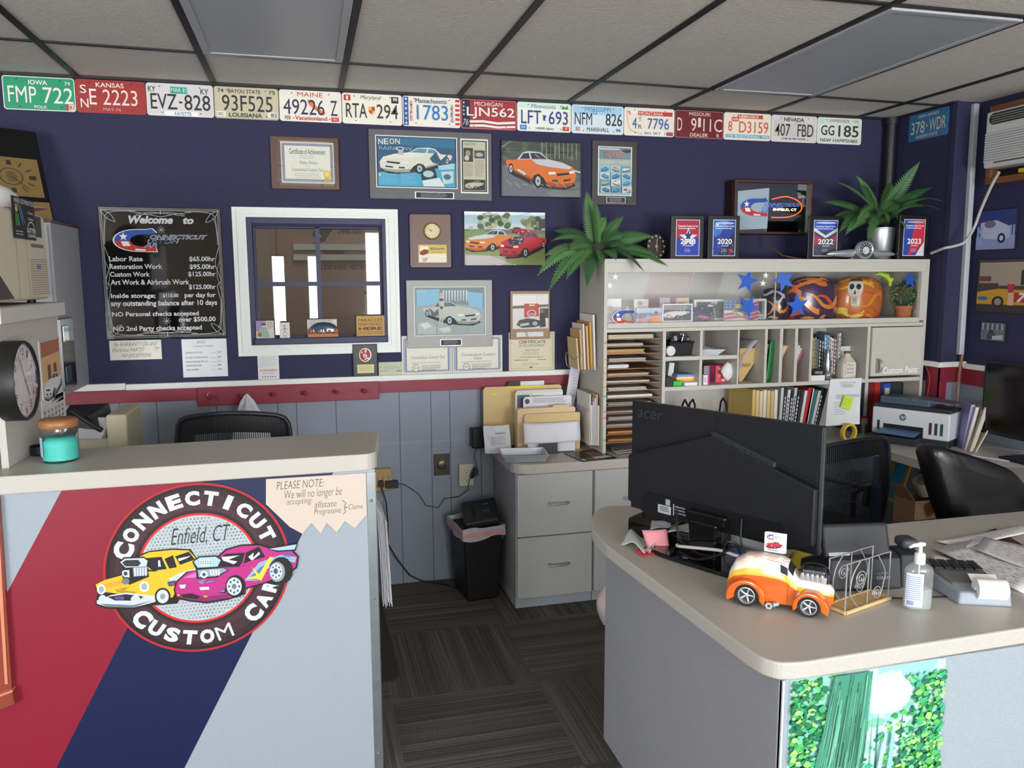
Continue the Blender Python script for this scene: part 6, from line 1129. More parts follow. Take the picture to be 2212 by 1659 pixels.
# hook above them and dark mat on the floor
MAT=M('3a322c',.9,var=.2,bump=.3,scale=120);m=MB();m.prism([(-.02,-.0),(0,.0),(.0,.03)]if False else[(x-1.25,y+ .6)for x,y in((.9,-.12),(1.655,-.12),(1.655,-1.05),(1.63,-1.095),(1.5,-1.10),(.9,-1.0))],0,.004,MAT);o=m.build('chair_mat');put(o,(1.25,-.6,.0003));tag(o,'dark brown chair mat on the carpet behind the tall counter','mat')
# ================================================================== clock board and shelf at the counter end
BXX=onZ(20,1012,CT).x+ .0;BD=lamin('grey_board','b8b2aa','c2bcb4',.5,300)
r=thing('shelf_unit','grey laminate shelf unit standing on the tall counter, holding the wall clock','shelf',(BXX- .02,onZ(20,1012,CT).y,CT));
ST=1.615
m=MB();m.box(0,.02,0,.60,0,ST- .05-CT,BD);m.build('side_panel',r,bev=.001)
m=MB();m.box(-.9,.04,-.02,.64,ST- .05-CT,ST-CT,LAM);m.build('top_shelf',r,bev=.004)
# wall hung grey cabinet on the back wall
r=thing('wall_cabinet','grey wall cabinet in the corner beside the black price board','cabinet',(-.35,-.44,1.185));m=MB();m.box(0,.625,0,.438,0,.755,M('9c9ca0',.5,var=.04));m.build('body',r,bev=.002);m=MB();m.box(-.005,.63,-.004,.438,.755,.765,M('5a3a30',.5));m.build('top_edge',r)
for i in range(2):MB().box(.01+ .31*i,.305+ .31*i,-.018,-.001,.01,.745,M('a4a4a8',.5)).build('door',r,bev=.002)
# low desk behind the counter
r=thing('back_desk','low grey desk hidden behind the tall counter under the wall cabinet','desk',(-.9,-.75,0));m=MB();m.box(0,1.5,0,.72,.71,.75,LAM);m.build('desk_top',r,bev=.004);MB().box(.02,.04,.02,.7,0,.71,LAMG).build('side_panel',r);MB().box(1.46,1.48,.02,.7,0,.71,LAMG).build('side_panel',r)
# ================================================================== chairs
def chair(label,loc,rz,top,w=.48,low=.52,name='office_chair'):
    r=thing(name,label,'chair',loc,rz);CB=M('1a1b1e',.5);hw=w/2
    def pt(u,v):  # u across -1..1, v up 0..1
        zz=low+(top-low)*v;ww=hw*(1.12- .12*v);return(u*ww,-.25+ .05*u*u+ .05*(1-v)**2- .02*math.sin(v*3),zz- .03*v*u*u)
    P=[];n=10
    for i in range(n):P.append(pt(-1,i/n* .9))
    P+=[pt(-.98,.95),pt(-.92,.985),pt(-.8,1)]+[pt(-.8+1.6*i/8,1)for i in range(1,8)]+[pt(.8,1),pt(.92,.985),pt(.98,.95)]+[pt(1,.9-i/n* .9)for i in range(n)]+[pt(.9,-.02)]+[pt(.9-1.8*i/6,-.03)for i in range(1,6)]+[pt(-.9,-.02)]
    MB().tube(P,.011,M('26282c',.35),8,True).build('back_frame',r)
    m=MB();N=54;MS=M('202226',.7)
    for i in range(N):
        u=-.97+1.94*i/(N-1);k=8;vs=[];fs=[];du= .0145
        for j in range(k+1):v=j/k*(1 if abs(u)< .9 else .95);a,b=pt(max(-1,u-du/2),v),pt(min(1,u+du/2),v);vs+=[a,b]
        for j in range(k):fs.append((2*j,2*j+1,2*j+3,2*j+2))
        m.add(vs,fs,MS)
    m.build('backrest',r)
    m=MB();m.grid(lambda u,v:(lambda q:(q[0],q[1]+ .006,q[2]))(pt(-.98+1.96*u,.84+ .15*v)),12,3,CB);m.grid(lambda u,v:(lambda q:(q[0],q[1]+ .006,q[2]))(pt(.66+ .32*u,.02+ .84*v)),3,10,CB);m.grid(lambda u,v:(lambda q:(q[0],q[1]+ .006,q[2]))(pt(-.98+ .32*u,.02+ .84*v)),3,10,CB);m.build('mesh_border',r)
    m=MB()
    for v in(.3,.46,.62):m.tube([pt(-.6,v),pt(0,v),pt(.6,v)],.003,CB,5)
    m.box(.12,.2,-.235,-.215,low+ .2,low+ .3,CB);m.build('lumbar_support',r)
    m=MB();m.tube([(0,-.24,low+ .04),(0,-.2,.46),(0,-.02,.42)],.025,CB,8);m.build('back_bracket',r)
    m=MB();m.prism(CR([(hw*math.cos(a)*(1 if abs(math.cos(a))> .3 else 1),.02+ .235*math.sin(a))for a in[2*PI*i/16 for i in range(17)]],2)[:-1],.44,.50,M('232428',.85));m.build('seat',r,bev=.02)
    for s in(-1,1):MB().tube([(s* .22,-.05,.43),(s* .27,-.06,.45),(s* .28,-.05,.62),(s* .28,-.12,.66),(s* .28,.12,.66)],.014,CB,8).build('armrest',r)
    MB().lathe([(.03,.08),(.03,.25),(.02,.25),(.02,.44)],M('3a3c40',.3,.7),14).build('gas_lift',r)
    for i in range(5):
        a=2*PI*i/5;l=MB();l.tube([(.03*math.cos(a),.03*math.sin(a),.1),(.16*math.cos(a),.16*math.sin(a),.085),(.3*math.cos(a),.3*math.sin(a),.065)],[.024,.02,.015],CB,8);l=l.build('leg',r)
        c=MB();c.T=Matrix.Translation((.3*math.cos(a),.3*math.sin(a),.027))@Matrix.Rotation(a,4,'Z')@Matrix.Rotation(PI/2,4,'X');c.lathe([(.026,-.02),(.027,0),(.026,.02)],CB,14);c.build('caster',l)
    return r
chair('black mesh office chair standing behind the large monitor',(3.66,-1.0,.0),.28,.955,.60,.42)
chair('black mesh office chair behind the tall striped counter',(1.03,-.55,.0),-.12,1.135,.46,.62)
# dark blue jacket on the chair behind the monitor
m=MB();m.grid(lambda u,v:(3.83+ .055*u+ .03*(1-v),-1.243+ .03*math.sin(u*6+v*2)* .3+ .03*(1-v),.45+ .30*v),6,8,M('1c2440',.85,var=.3,scale=60));tag(m.build('jacket',solid=.004),'dark blue speckled jacket hanging on the mesh chair back behind the monitor','jacket')
# black leather chair
LCX=3.93
r=thing('leather_chair','black leather office chair in front of the screen at the side wall','chair',(LCX,-1.68,0));LEA=M('141416',.32,var=.2,bump=.15,scale=60)
ol=CR([(onY(x,y,-1.84).x-LCX,onY(x,y,-1.84).z)for x,y in((2020,972),(2035,966),(2100,984),(2160,1004),(2196,1024),(2232,1070),(2250,1130),(2235,1165),(2180,1172),(2082,1160),(2056,1124),(2034,1050),(2018,985))],3)
m=MB();n=len(ol);cx_=sum(p[0]for p in ol)/n;cz_=sum(p[1]for p in ol)/n;vs=[];fs=[]
for k,(s,y)in enumerate(((.55,-.182),(.9,-.178),(.98,-.165),(1,-.14),(1,-.1),(.95,-.065),(.6,-.05))):vs+=[(cx_+(x-cx_)*s,y+ .08*(z-cz_)*0+ .05*((x-cx_)/ .25)**2* .3,cz_+(z-cz_)*s)for x,z in ol]
for k in range(6):
    for i in range(n):fs.append((k*n+i,k*n+(i+1)%n,(k+1)*n+(i+1)%n,(k+1)*n+i))
m.add(vs,fs,LEA,True);m.add(vs[:n],[tuple(range(n))[::-1]],LEA,True);m.add(vs[-n:],[tuple(range(n))],LEA,True);m.build('backrest',r)
m=MB();
m=MB();m.prism(CR([(.26*math.cos(a),.1+ .25*math.sin(a))for a in[2*PI*i/16 for i in range(17)]],2)[:-1],.40,.50,LEA);m.build('seat',r,bev=.03)
MB().lathe([(.03,.08),(.03,.40)],M('3a3c40',.3,.7),14).build('gas_lift',r);m=MB();m.tube([(0,-.12,.6),(0,-.1,.44),(0,.05,.4)],.03,BLACKP,8);m.build('back_bracket',r)
for i in range(5):
    a=2*PI*i/5+ .3;l=MB();l.tube([(.03*math.cos(a),.03*math.sin(a),.1),(.28*math.cos(a),.28*math.sin(a),.065)],[.024,.015],BLACKP,8);l=l.build('leg',r);c=MB();c.T=Matrix.Translation((.28*math.cos(a),.28*math.sin(a),.027))@Matrix.Rotation(PI/2,4,'X');c.lathe([(.026,-.02),(.027,0),(.026,.02)],BLACKP,14);c.build('caster',l)
# ================================================================== on the reception desk
mrz=math.atan2(-.883,.47);MC_=Vector((2.535,-2.15,DT))
r=thing('monitor','large black computer monitor seen from behind on the reception desk','monitor',MC_,mrz);MBK=M('15171c',.38,var=.15,scale=300,bump=.05);MG_=M('0c0d10',.08,var=0,coat=.5)
hw= .333;z0,z1= .092,.458
m=MB();m.box(-hw,hw,-.012,.012,z0,z1,MBK);m.build('screen_housing',r,bev=.003)
MB().box(-hw+ .008,hw- .008,.0122,.0135,z0+ .012,z1- .008,M('06070a',.1)).build('screen',r)
MB().box(hw,hw+ .003,-.010,.0,z0+ .002,z1- .002,M('6a6e74',.3,.7)).build('edge_strip',r)
ap=(-.02,.388);le=(-hw+ .003,.278);re=(hw- .003,.285)
m=MB();m.wedge([(-hw+ .003,z0+ .03),(-.26,z0+ .004),(.26,z0+ .004),(hw- .003,z0+ .03),re,ap,le],-.034,-.0125,MBK);m.build('back_cover',r,bev=.006)
m=MB()
def along(t):return(ap[0]+(re[0]-ap[0])*t,ap[1]+(re[1]-ap[1])*t)
for i in range(44):q_=along(.03+ .6*i/44);m.box(q_[0],q_[0]+ .0016,-.030,-.0118,q_[1]- .002,q_[1]+ .013,M('3c3f45',.4))
m.build('vent_grille',r)
m=MB();m.wedge([(ap[0],ap[1]+ .014),(re[0],re[1]+ .012),(re[0],re[1]+ .004),(ap[0],ap[1]+ .004)],-.0135,-.0118,M('0a0b0d',.5));m.wedge([(ap[0]- .003,z1- .002),(ap[0]+ .003,z1- .002),(ap[0]+ .003,ap[1]),(ap[0]- .003,ap[1])],-.0128,-.0118,M('1c1f25',.4));m.build('vent_recess',r)
for px,py in((1494,986),(1559,997),(1490,1057),(1555,1071)):
    nrm=Vector((-.883,-.47,0));q_=onP(px,py,MC_+nrm* .034,nrm)-MC_;q_.rotate(Matrix.Rotation(-mrz,3,'Z'));m=MB();m.T=Matrix.Translation((q_.x,-.034,q_.z))@Matrix.Rotation(PI/2,4,'X');m.lathe([(.006,-.002),(.006,.0005),(.0045,.001),(.004,-.001),(0,-.001)],M('2c2e33',.3,.5),12);m.build('screw',r)
m=MB();A=Art(m,-.31,.405,.105,.026,-.0124);A.text('acer',0,0,1,1,'2e3238',.0,.15);m.build('brand_mark',r)
m=MB();m.wedge([(-.27,z0+ .006),(-.255,z0+ .075),(.235,z0+ .075),(.262,z0+ .006)],-.0365,-.034,M('0d0e11',.3));m.build('port_recess',r)
m=MB();A=Art(m,-.20,z0+ .016,.10,.05,-.0366);A.rect(0,.45,.52,1,'b4b8be');A.bars(.08,.55,.45,.9,3,'30343a',.5);A.rect(.3,0,.48,.4,'9aa0a6');A.rect(.6,.2,.64,.95,'b4b8be');A.bars(.68,.3,1.1,.9,3,'8a9098',.5);m.build('label',r)
m=MB();m.wedge([(-.055,.012),(.045,.012),(.045,.125),(-.055,.125)],-.075,-.035,MG_);m.box(-.075,.065,-.06,-.034,.115,.15,MG_);m.build('stand_neck',r,bev=.006)
m=MB();m.prism(CR([(-.19,-.07),(-.15,-.125),(0,-.135),(.18,-.125),(.22,-.07),(.2,.03),(.12,.09),(-.1,.09),(-.17,.03),(-.19,-.07)],4)[:-1],0,.014,MG_);m.build('stand_base',r,bev=.004)
# its cables
def dk(px,py,dz=.004):p=onZ(px,py,DT+dz);return(p.x,p.y,p.z)
def mp(px,py,off=.05):nrm=Vector((-.883,-.47,0));return tuple(onP(px,py,MC_+nrm*off,nrm))
KB=M('17181b',.4)
m=MB();m.tube(CR([mp(1462,1102,.04),mp(1462,1130,.06),mp(1468,1165,.07),mp(1485,1180,.07),mp(1520,1200,.09),mp(1570,1195,.10),mp(1575,1175,.10)],5),.0035,KB,7);tag(m.build('video_cable'),'black cable looping from the labelled ports of the monitor back','cable')
m=MB();m.tube(CR([mp(1602,1122,.04),mp(1600,1160,.06),mp(1605,1185,.06),mp(1618,1208,.05)],5),.0035,KB,7);tag(m.build('video_cable'),'black cable hanging down in the monitor gap above the power strip','cable')
m=MB();m.tube(CR([mp(1468,1192,.1),mp(1500,1208,.13),mp(1540,1203,.13),mp(1570,1190,.12),mp(1590,1182,.11),mp(1600,1198,.1),mp(1590,1175,.11),mp(1570,1172,.12),mp(1563,1200,.12),mp(1572,1225,.12),mp(1585,1240,.12)],5),.0035,KB,7);tag(m.build('coiled_cable'),'tangled black cable coiled over the glossy monitor base','cable')
m=MB();m.tube(CR([mp(1463,1177,.10),mp(1468,1180,.12),mp(1520,1185,.12),mp(1560,1190,.11),mp(1590,1200,.09),mp(1612,1204,.07)],5),.005,M('cfcbc4',.5),8);tag(m.build('white_cable'),'thick white cable lying across the monitor stand','cable')
# mini computer and power strip behind the stand
bz=MC_+Vector((-.883,-.47,0))*-.09
r=thing('mini_computer','small black computer box behind the monitor stand','computer',onZ(1500,1180,DT),mrz+ .15);m=MB();m.box(-.085,.085,.0,.12,.002,.05,M('1e1f23',.4));m.build('housing',r,bev=.003);m=MB();A=Art(m,-.08,.006,.16,.04,-.0004);A.rect(.1,.3,.4,.38,'3a3c42');A.rect(.1,.6,.2,.75,'5a5e66');A.rect(.55,.55,.9,.7,'08090b');m.build('front_ports',r)
r=thing('power_strip','light grey power strip lying behind the monitor under its gap','power strip',onZ(1612,1185,DT),mrz+ .02);m=MB();m.box(-.14,.14,0,.06,0,.035,M('b4b8bf',.4));m.build('housing',r,bev=.004)
for i in range(8):MB().ball((-.12+ .033*i,.03,.036),(.009,.012,.005),M('d0d4d8',.35),10).build('socket',r)
# smoked acrylic paper tray
p0=onZ(1357,1157,DT);r=thing('acrylic_tray','smoked acrylic paper tray at the rounded desk end','tray',(p0.x,p0.y,DT),-.95);m=MB()
for q_ in((0,.16,0,.003,0,.05),(0,.003,0,.1,0,.062),(.157,.16,0,.1,0,.062),(0,.16,.097,.1,0,.062),(0,.16,0,.1,0,.003)):m.box(*q_,TINTG)
m.build('walls',r);m=MB()
for i in range(8):m.box(.008,.152,.008+ .0*i,.092,.0035+ .005*i,.008+ .005*i,M(('5a4a44','3a3230','6a5a50')[i%3],.7))
m.build('papers',r)
# tissues and pink note
def sheet(name,label,cat,pix,mat,h=.0,amp=.004,n=6,col=None,thick=.0008):
    P=[onZ(x,y,DT+ .002+h)for x,y in pix];m=MB()
    m.grid(lambda u,v:tuple((P[0]*(1-u)+P[1]*u)*(1-v)+(P[3]*(1-u)+P[2]*u)*v+Vector((0,0,amp*(1+math.sin(7*u+5*v+len(label)))))),n,n,mat);return tag(m.build(name,solid=thick),label,cat)
sheet('tissue_packet','crumpled white tissue packet on the desk beside the pink note','tissues',((1340,1176),(1400,1200),(1440,1165),(1370,1150)),M('dde3e1',.5,bump=.5,scale=40),.0,.012,12)
sheet('packet','flat packet with red oval lying under the pink note','packet',((1370,1192),(1392,1204),(1450,1188),(1420,1172)),K('d83a44'),.0,.002)
m=MB();a_,b_,c_,d_=[onP(x,y,onZ(1425,1188,DT),Vector((-.35,-.85,.4)))for x,y in((1386,1145),(1440,1143),(1446,1183),(1402,1190))]
m.grid(lambda u,v:tuple((d_*(1-u)+c_*u)*(1-v)+(a_*(1-u)+b_*u)*v+Vector((0,-.006*math.sin(PI*u),.0))),6,6,K('ee98a2'));tag(m.build('sticky_note',solid=.001),'pink sticky note pad propped on the tissues','note')
sheet('paper','white folded paper behind the smoked acrylic tray','paper',((1405,1144),(1450,1140),(1448,1130),(1408,1124)),K('dde2ee'),.045,.002)
sheet('envelope','grey envelope lying behind the small computer box','paper',((1442,1150),(1500,1150),(1500,1136),(1460,1134)),K('c4bfb8'),.052,.003)
# ------------------------------------------------------------------ orange panel van model
cw1,cw2=onZ(1613,1307,DT),onZ(1747,1331,DT);crz=math.atan2(cw2.y-cw1.y,cw2.x-cw1.x);WB=(cw2-cw1).length/2
cdir=Vector((math.cos(crz),math.sin(crz),0));cper=Vector((-math.sin(crz),math.cos(crz),0));cc=(cw1+cw2)/2+cper* .052
r=thing('model_van','orange and cream hot rod panel van model on the reception desk','model car',(cc.x,cc.y,DT),crz);OR=M('d9641c',.18,var=.08,scale=8,coat=.6);YE=M('eebb30',.2,var=.12,scale=14,coat=.6);CRM=M('efe6d8',.2,var=.06,scale=12,coat=.6);k=WB/ .079
SEC=[(-.138,.030,.058,.030,.0),(-.132,.022,.085,.036,.5),(-.118,.018,.112,.041,.8),(-.09,.016,.130,.044,1),(-.045,.016,.137,.0455,1),(0,.016,.133,.045,1),(.018,.016,.124,.044,.95),(.036,.016,.100,.042,.9),(.046,.016,.090,.040,.9),(.075,.016,.085,.036,.8),(.105,.018,.080,.030,.7),(.125,.022,.072,.022,.5),(.134,.030,.060,.010,.2)]
def sec(u,v):  # u along, v round from lower left side over the roof to lower right
    x=u*(len(SEC)-1);i=min(int(x),len(SEC)-2);t=x-i;a,b=SEC[i],SEC[i+1];s=[a[j]+(b[j]-a[j])*t for j in range(5)]
    an=PI*v;c,sn=math.cos(an),math.sin(an);e= .62;return(s[0]*k,-s[3]*(abs(c)**e)*(1 if c>0 else-1)*k,(s[1]+(s[2]-s[1])*(sn**e))*k)
for(v0,v1,mt,nm)in((0,.13,OR,'lower_body'),(.13,.2,YE,'belt_band'),(.2,.8,CRM,'roof'),(.8,.87,YE,'belt_band'),(.87,1,OR,'lower_body')):
    m=MB();m.grid(lambda u,v:sec(u,v0+(v1-v0)*v),48,14 if nm=='roof' else 5,mt);m.build(nm,r)
MB().add([sec(i/24,0)for i in range(25)]+[sec(i/24,1)for i in range(25)],[(i,i+1,26+i,25+i)for i in range(24)],M('2a1a14',.6)).build('underbody',r)
for s in(-1,1):
    for(fx,R,nm)in((-WB,.047,0),(WB,.041,1)):
        pts=[(fx+R*1.0*math.cos(math.radians(a))*(1.18 if(a>90)==(nm==0)else 1.0),.022+R*1.06*math.sin(math.radians(a)))for a in range(-18,199,12)]+[(fx+R* .66*math.cos(math.radians(a)),.024+R* .68*math.sin(math.radians(a)))for a in range(188,-9,-14)]
        m=MB();y0,y1=(-.064*k,-.030*k)if s<0 else(.030*k,.064*k);m.wedge(pts,y0,y1,OR);m.build('fender',r,bev=.007,seg=3)
        rw= .031 if nm==0 else .028;w=MB();w.T=Matrix.Translation((fx,s* .052*k,rw))@Matrix.Rotation(PI/2*(1 if s<0 else-1),4,'X');w.lathe([(rw* .66,-.014),(rw* .95,-.014),(rw,-.008),(rw,.008),(rw* .95,.013),(rw* .72,.012)],M('19191b',.7),26,cap=False);w=w.build('wheel',r)
        h=MB();h.T=Matrix.Translation((fx,s* .052*k,rw))@Matrix.Rotation(PI/2*(1 if s<0 else-1),4,'X');CHM=M('c9ccd0',.3,.6);h.lathe([(rw* .72,.0125),(rw* .64,.0128),(rw* .6,.002)],CHM,26,cap=False);h.lathe([(rw* .66,.002),(0,.0021)],M('3a3a3c',.5),26);h.lathe([(rw* .18,.003),(rw* .16,.009),(0,.010)],CHM,14)
        for i in range(5):a=2*PI*i/5;h.box(-.0,0,0,0,0,0,CHM)if False else h.tube([(rw* .15*math.cos(a),rw* .15*math.sin(a),.007),(rw* .6*math.cos(a),rw* .6*math.sin(a),.009)],rw* .085,CHM,6)
        h.build('rim',w)
    def out(u,v):q_=Vector(sec(u,v if s<0 else 1-v));c_=Vector((q_.x,0,.06*k));return c_+(q_-c_)*1.015
    m=MB();m.grid(lambda u,v:out(.43+ .085*u- .01*v,.205+ .105*v),6,5,M('2a2c40',.1));m.build('side_window',r)
m=MB();s=-1;m.grid(lambda u,v:out(.512+ .062*u,.3+ .4*v),4,10,M('23252c',.08));m.build('windshield',r)
m=MB();m.box(.05*k,.115*k,-.022*k,.022*k,.082*k,.098*k,CHM);
for s in(-1,1):
    for i in range(5):m.tube([((.056+ .012*i)*k,s* .024*k,.085*k),((.056+ .012*i)*k,s* .025*k,.105*k)],.0048*k,CHM,8)
m.box(.055*k,.11*k,-.018*k,.018*k,.098*k,.112*k,M('7a7c80',.2,.9));m.tube(CR([(.05*k,0,.1*k),(.055*k,0,.12*k),(.085*k,0,.127*k),(.115*k,0,.118*k),(.122*k,0,.10*k)],4),.0025,KB,6);m.box(.115*k,.122*k,-.016*k,.016*k,.08*k,.105*k,M('2a2c30',.4));m.build('engine',r,bev=.0015)
m=MB();m.tube([(.0,-.045*k,.016),(-.012,-.058*k,.014)],.006,CHM,8);m.T=Matrix.Translation((-.02*k,-.062*k,.013))@Matrix.Rotation(PI/2,4,'X');m.lathe([(.004,0),(.010,0),(.010,.003),(.004,.003),(.004,0)],CHM,6);m.build('exhaust_flange',r)
for s in(-1,1):m=MB();m.T=Matrix.Translation((.117*k,s* .05*k,.036*k))@Matrix.Rotation(PI/2,4,'Y');m.lathe([(.008,-.006),(.0085,.004),(0,.007)],M('e0e4e6',.1,.3),14);m.build('headlight',r)
m=MB();rd=random.Random(6)
for s in range(7):m.tube([sec(.18+ .06*j+ .02*s,.36+ .045*s+ .02*math.sin(j*1.3+s))for j in range(6)],.0006,M('b03040',.4),4)
m.build('pinstripes',r)
m=MB();m.tube([sec(.52,.0),sec(.52,.06),sec(.52,.13)],.0007,M('8a3c14',.5),4);m.tube([sec(.615,.0),sec(.615,.06),sec(.615,.17)],.0007,M('8a3c14',.5),4);m.tube([sec(.55,.135),sec(.57,.135)],.0014,CHM,5);m.build('door_lines',r)
# business cards in the roof slot
cp=cc+cdir*-.022*k;r=thing('business_cards','white business cards with a car drawing stuck in the van roof','cards',(cp.x,cp.y,DT+ .1395*k),crz- .05);m=MB()
for i in range(6):m.box(-.026+ .0012*i,.024+ .0012*i,.0+ .0012*i,.0006+ .0012*i,0,.052+ .0007*(i%3),K('e9e9ec'))
A=Art(m,-.026,0,.05,.052,-.0004);clogo(A,.12,.06,.9,.36,wc='3a4a8a',out='e9e9ec',words=True);car(A,.1,.42,.95,.8,'c8284a','8a1c34','d8c83a','2a2c38','b9c0c8',True);A.bars(.2,.86,.8,.94,1,'6a6c74',.5);m.build('card',r)
sheet('sticky_note','yellow sticky paper behind the van model','note',((1700,1226),(1770,1233),(1776,1192),(1714,1196)),K('e8d020'),.004,.004)
sheet('plastic_bag','clear crinkled plastic sleeve behind the van engine','plastic sleeve',((1740,1250),(1800,1270),(1800,1225),(1750,1215)),glassmat('sleeve_plastic',(.9,.92,.92),.12,.25),.0,.006,10)
sheet('folder','grey card leaning between the monitor and the desk phone','folder',((1765,1235),(1792,1245),(1790,1180),(1766,1172)),K('b4b0a6'),.01,.002)
sheet('wrapper','small blue and white wrapper beside the letter rack','wrapper',((1795,1262),(1836,1266),(1830,1252),(1796,1252)),M('4a78c8',.4),.0,.002)
# wire letter rack on a rattan base
F_,L_,R_=onZ(1826,1330,DT),onZ(1790,1312,DT),onZ(1922,1296,DT);rrz=math.atan2(R_.y-F_.y,R_.x-F_.x);RW=(R_-F_).length;RD= .06
r=thing('letter_rack','empty wire letter rack with spirals on a rattan base','letter rack',(F_.x,F_.y,DT),rrz);RT=M('d0b080',.7,var=.3,bump=.5,scale=40)
m=MB();m.box(0,RW,0,RD,.004,.007,RT)
for q_ in([(0,0,.006),(RW,0,.006)],[(0,RD,.006),(RW,RD,.006)],[(0,0,.006),(0,RD,.006)],[(RW,0,.006),(RW,RD,.006)]):m.tube(q_,.0055,RT,8)
for i in range(22):m.tube([(.006+(RW- .012)*i/21,.004,.008),(.006+(RW- .012)*i/21,RD- .004,.008)],.0022,RT,5)
m.build('base',r);WR=M('b0b2b4',.4,.6)
def spiral(cx,cz,y,R,turns,sg=1,n=40):return[(cx+sg*R*(1-i/n* .9)*math.cos(2*PI*turns*i/n+PI/2*0),y,cz+R*(1-i/n* .9)*math.sin(2*PI*turns*i/n))for i in range(n+1)]
for y in(.004,RD- .004):
    h= .135;m=MB();m.tube(CR([(.003,y,.008),(.003,y,h- .012),(.012,y,h),(RW* .5,y,h),(RW- .012,y,h),(RW- .003,y,h- .012),(RW- .003,y,.008)],3),.002,WR,6);m.tube([(RW* .5,y,.008),(RW* .5,y,h)],.0016,WR,6)
    m.tube(CR([(RW* .3,y,.008),(RW* .12,y,.05),(RW* .15,y,.1),(RW* .3,y,h* .99)],5),.0016,WR,6);m.tube(spiral(RW* .33,.085,y,.022,2.2),.0016,WR,6);m.tube(spiral(RW* .72,.03,y,.02,2.2,-1),.0016,WR,6);m.tube(CR([(RW* .7,y,h),(RW* .88,y,.085),(RW* .85,y,.05),(RW* .82,y,.03)],5),.0016,WR,6);m.build('wire_frame',r)
# hand sanitizer
p0=onZ(1986,1318,DT);r=thing('sanitizer_bottle','clear pump bottle of hand sanitizer with a white cap','bottle',(p0.x,p0.y+ .01,DT),-.35)
def oval(prof,mat,n=28,sx=.036,sy=.021):
    m=MB();m.grid(lambda u,v:(lambda q:(sx*q[0]*math.cos(2*PI*u),sy*q[0]** .8*math.sin(2*PI*u),q[1]))(prof(v)),n,18,mat);return m
def bprof(v):z=v* .128;s=1 if z< .105 else max(.3,1-((z- .105)/ .023)**2* .7);s=s*(1 if z> .004 else .9);return s,z
oval(bprof,hazy('bottle_plastic','dfe5e3',.14)).build('body',r);m=oval(lambda v:(.94*(1 if .02<v<1 else .0),.003+v* .058),hazy('gel','d4dcd8',.35));m.build('gel',r)
m=MB();m.grid(lambda u,v:(.0365*math.cos(PI*(1.12+ .42*u)),.0216*math.sin(PI*(1.12+ .42*u)),.012+ .09*v),10,2,K('d4dcec'))
for i in range(12):m.grid(lambda u,v,i=i:(.0368*math.cos(PI*(1.14+ .36*u)),.0219*math.sin(PI*(1.14+ .36*u)),.032+ .0055*i+ .0016*v),6,1,K('6a7cb0'))
for i in range(9):m.grid(lambda u,v,i=i:(.0368*math.cos(PI*(1.18+ .02*i+ .01*u)),.0219*math.sin(PI*(1.18+ .02*i+ .01*u)),.016+ .012*v),1,1,K('3a4a9a'))
m.build('label',r)
CAPM=M('e6e8ea',.4);MB().lathe([(.0135,.124),(.0135,.148),(.011,.152),(.005,.153),(.005,.172)],CAPM,20).build('cap',r);m=MB();m.T=Matrix.Rotation(.35,4,'Z');m.tube([(.012,0,.174),(0,0,.175),(-.022,0,.174),(-.034,0,.170)],[.005,.0065,.005,.0035],CAPM,8);m.build('pump_nozzle',r);MB().tube([(0,0,.01),(0,0,.125)],.0025,M('dde2e4',.3),6).build('dip_tube',r)
# desk phone
p0=onZ(1872,1276,DT);r=thing('desk_phone','dark grey desk phone seen from behind with tilted screen','phone',(p0.x,p0.y,DT),-.16);PHM=M('202226',.6,var=.06)
m=MB();m.side([(0,0),(.015,.085),(.05,.10),(.19,.03),(.19,0)],-.105,.105,PHM);m.build('body',r,bev=.006);m=MB();m.T=Matrix.Translation((-.012,.03,.085))@Matrix.Rotation(-.3,4,'X');m.box(-.098,.098,0,.022,0,.095,PHM);m.build('screen_unit',r,bev=.01,seg=3)
m=MB();m.T=Matrix.Translation((-.012,.03,.085))@Matrix.Rotation(-.3,4,'X');A=Art(m,-.085,.006,.06,.01,-.0004);A.rect(0,0,1,1,'b9c6cc');A.bars(.05,.2,.9,.8,2,'50585e',.4);m.build('sticker',r)
m=MB();m.T=Matrix.Rotation(-.174,4,'X');A=Art(m,.03,.03,.045,.022,-.0008);A.text('cisco',0,.5,.9,1,'9a9ea4',.01)
for i,h in enumerate((.15,.3,.15,.3,.4,.3,.15,.3,.15)):A.rect(.0+ .1*i,.35-h* .8,.02+ .1*i,.38,'9a9ea4')
m.build('brand_mark',r)
m=MB();m.side([(.01,0),(.02,.09),(.06,.105),(.16,.07),(.17,0)],.108,.165,PHM);m.build('handset_cradle',r,bev=.006);m=MB();m.box(.112,.16,.02,.075,.106,.135,M('34363b',.5));m.build('handset',r,bev=.012,seg=3)
m=MB();m.tube(CR([dk(1830,1262),dk(1870,1285),dk(1940,1292),dk(2000,1290),dk(2060,1288)],6),.002,KB,6);tag(m.build('phone_cable'),'thin black cable on the desk between letter rack and card terminal','cable')
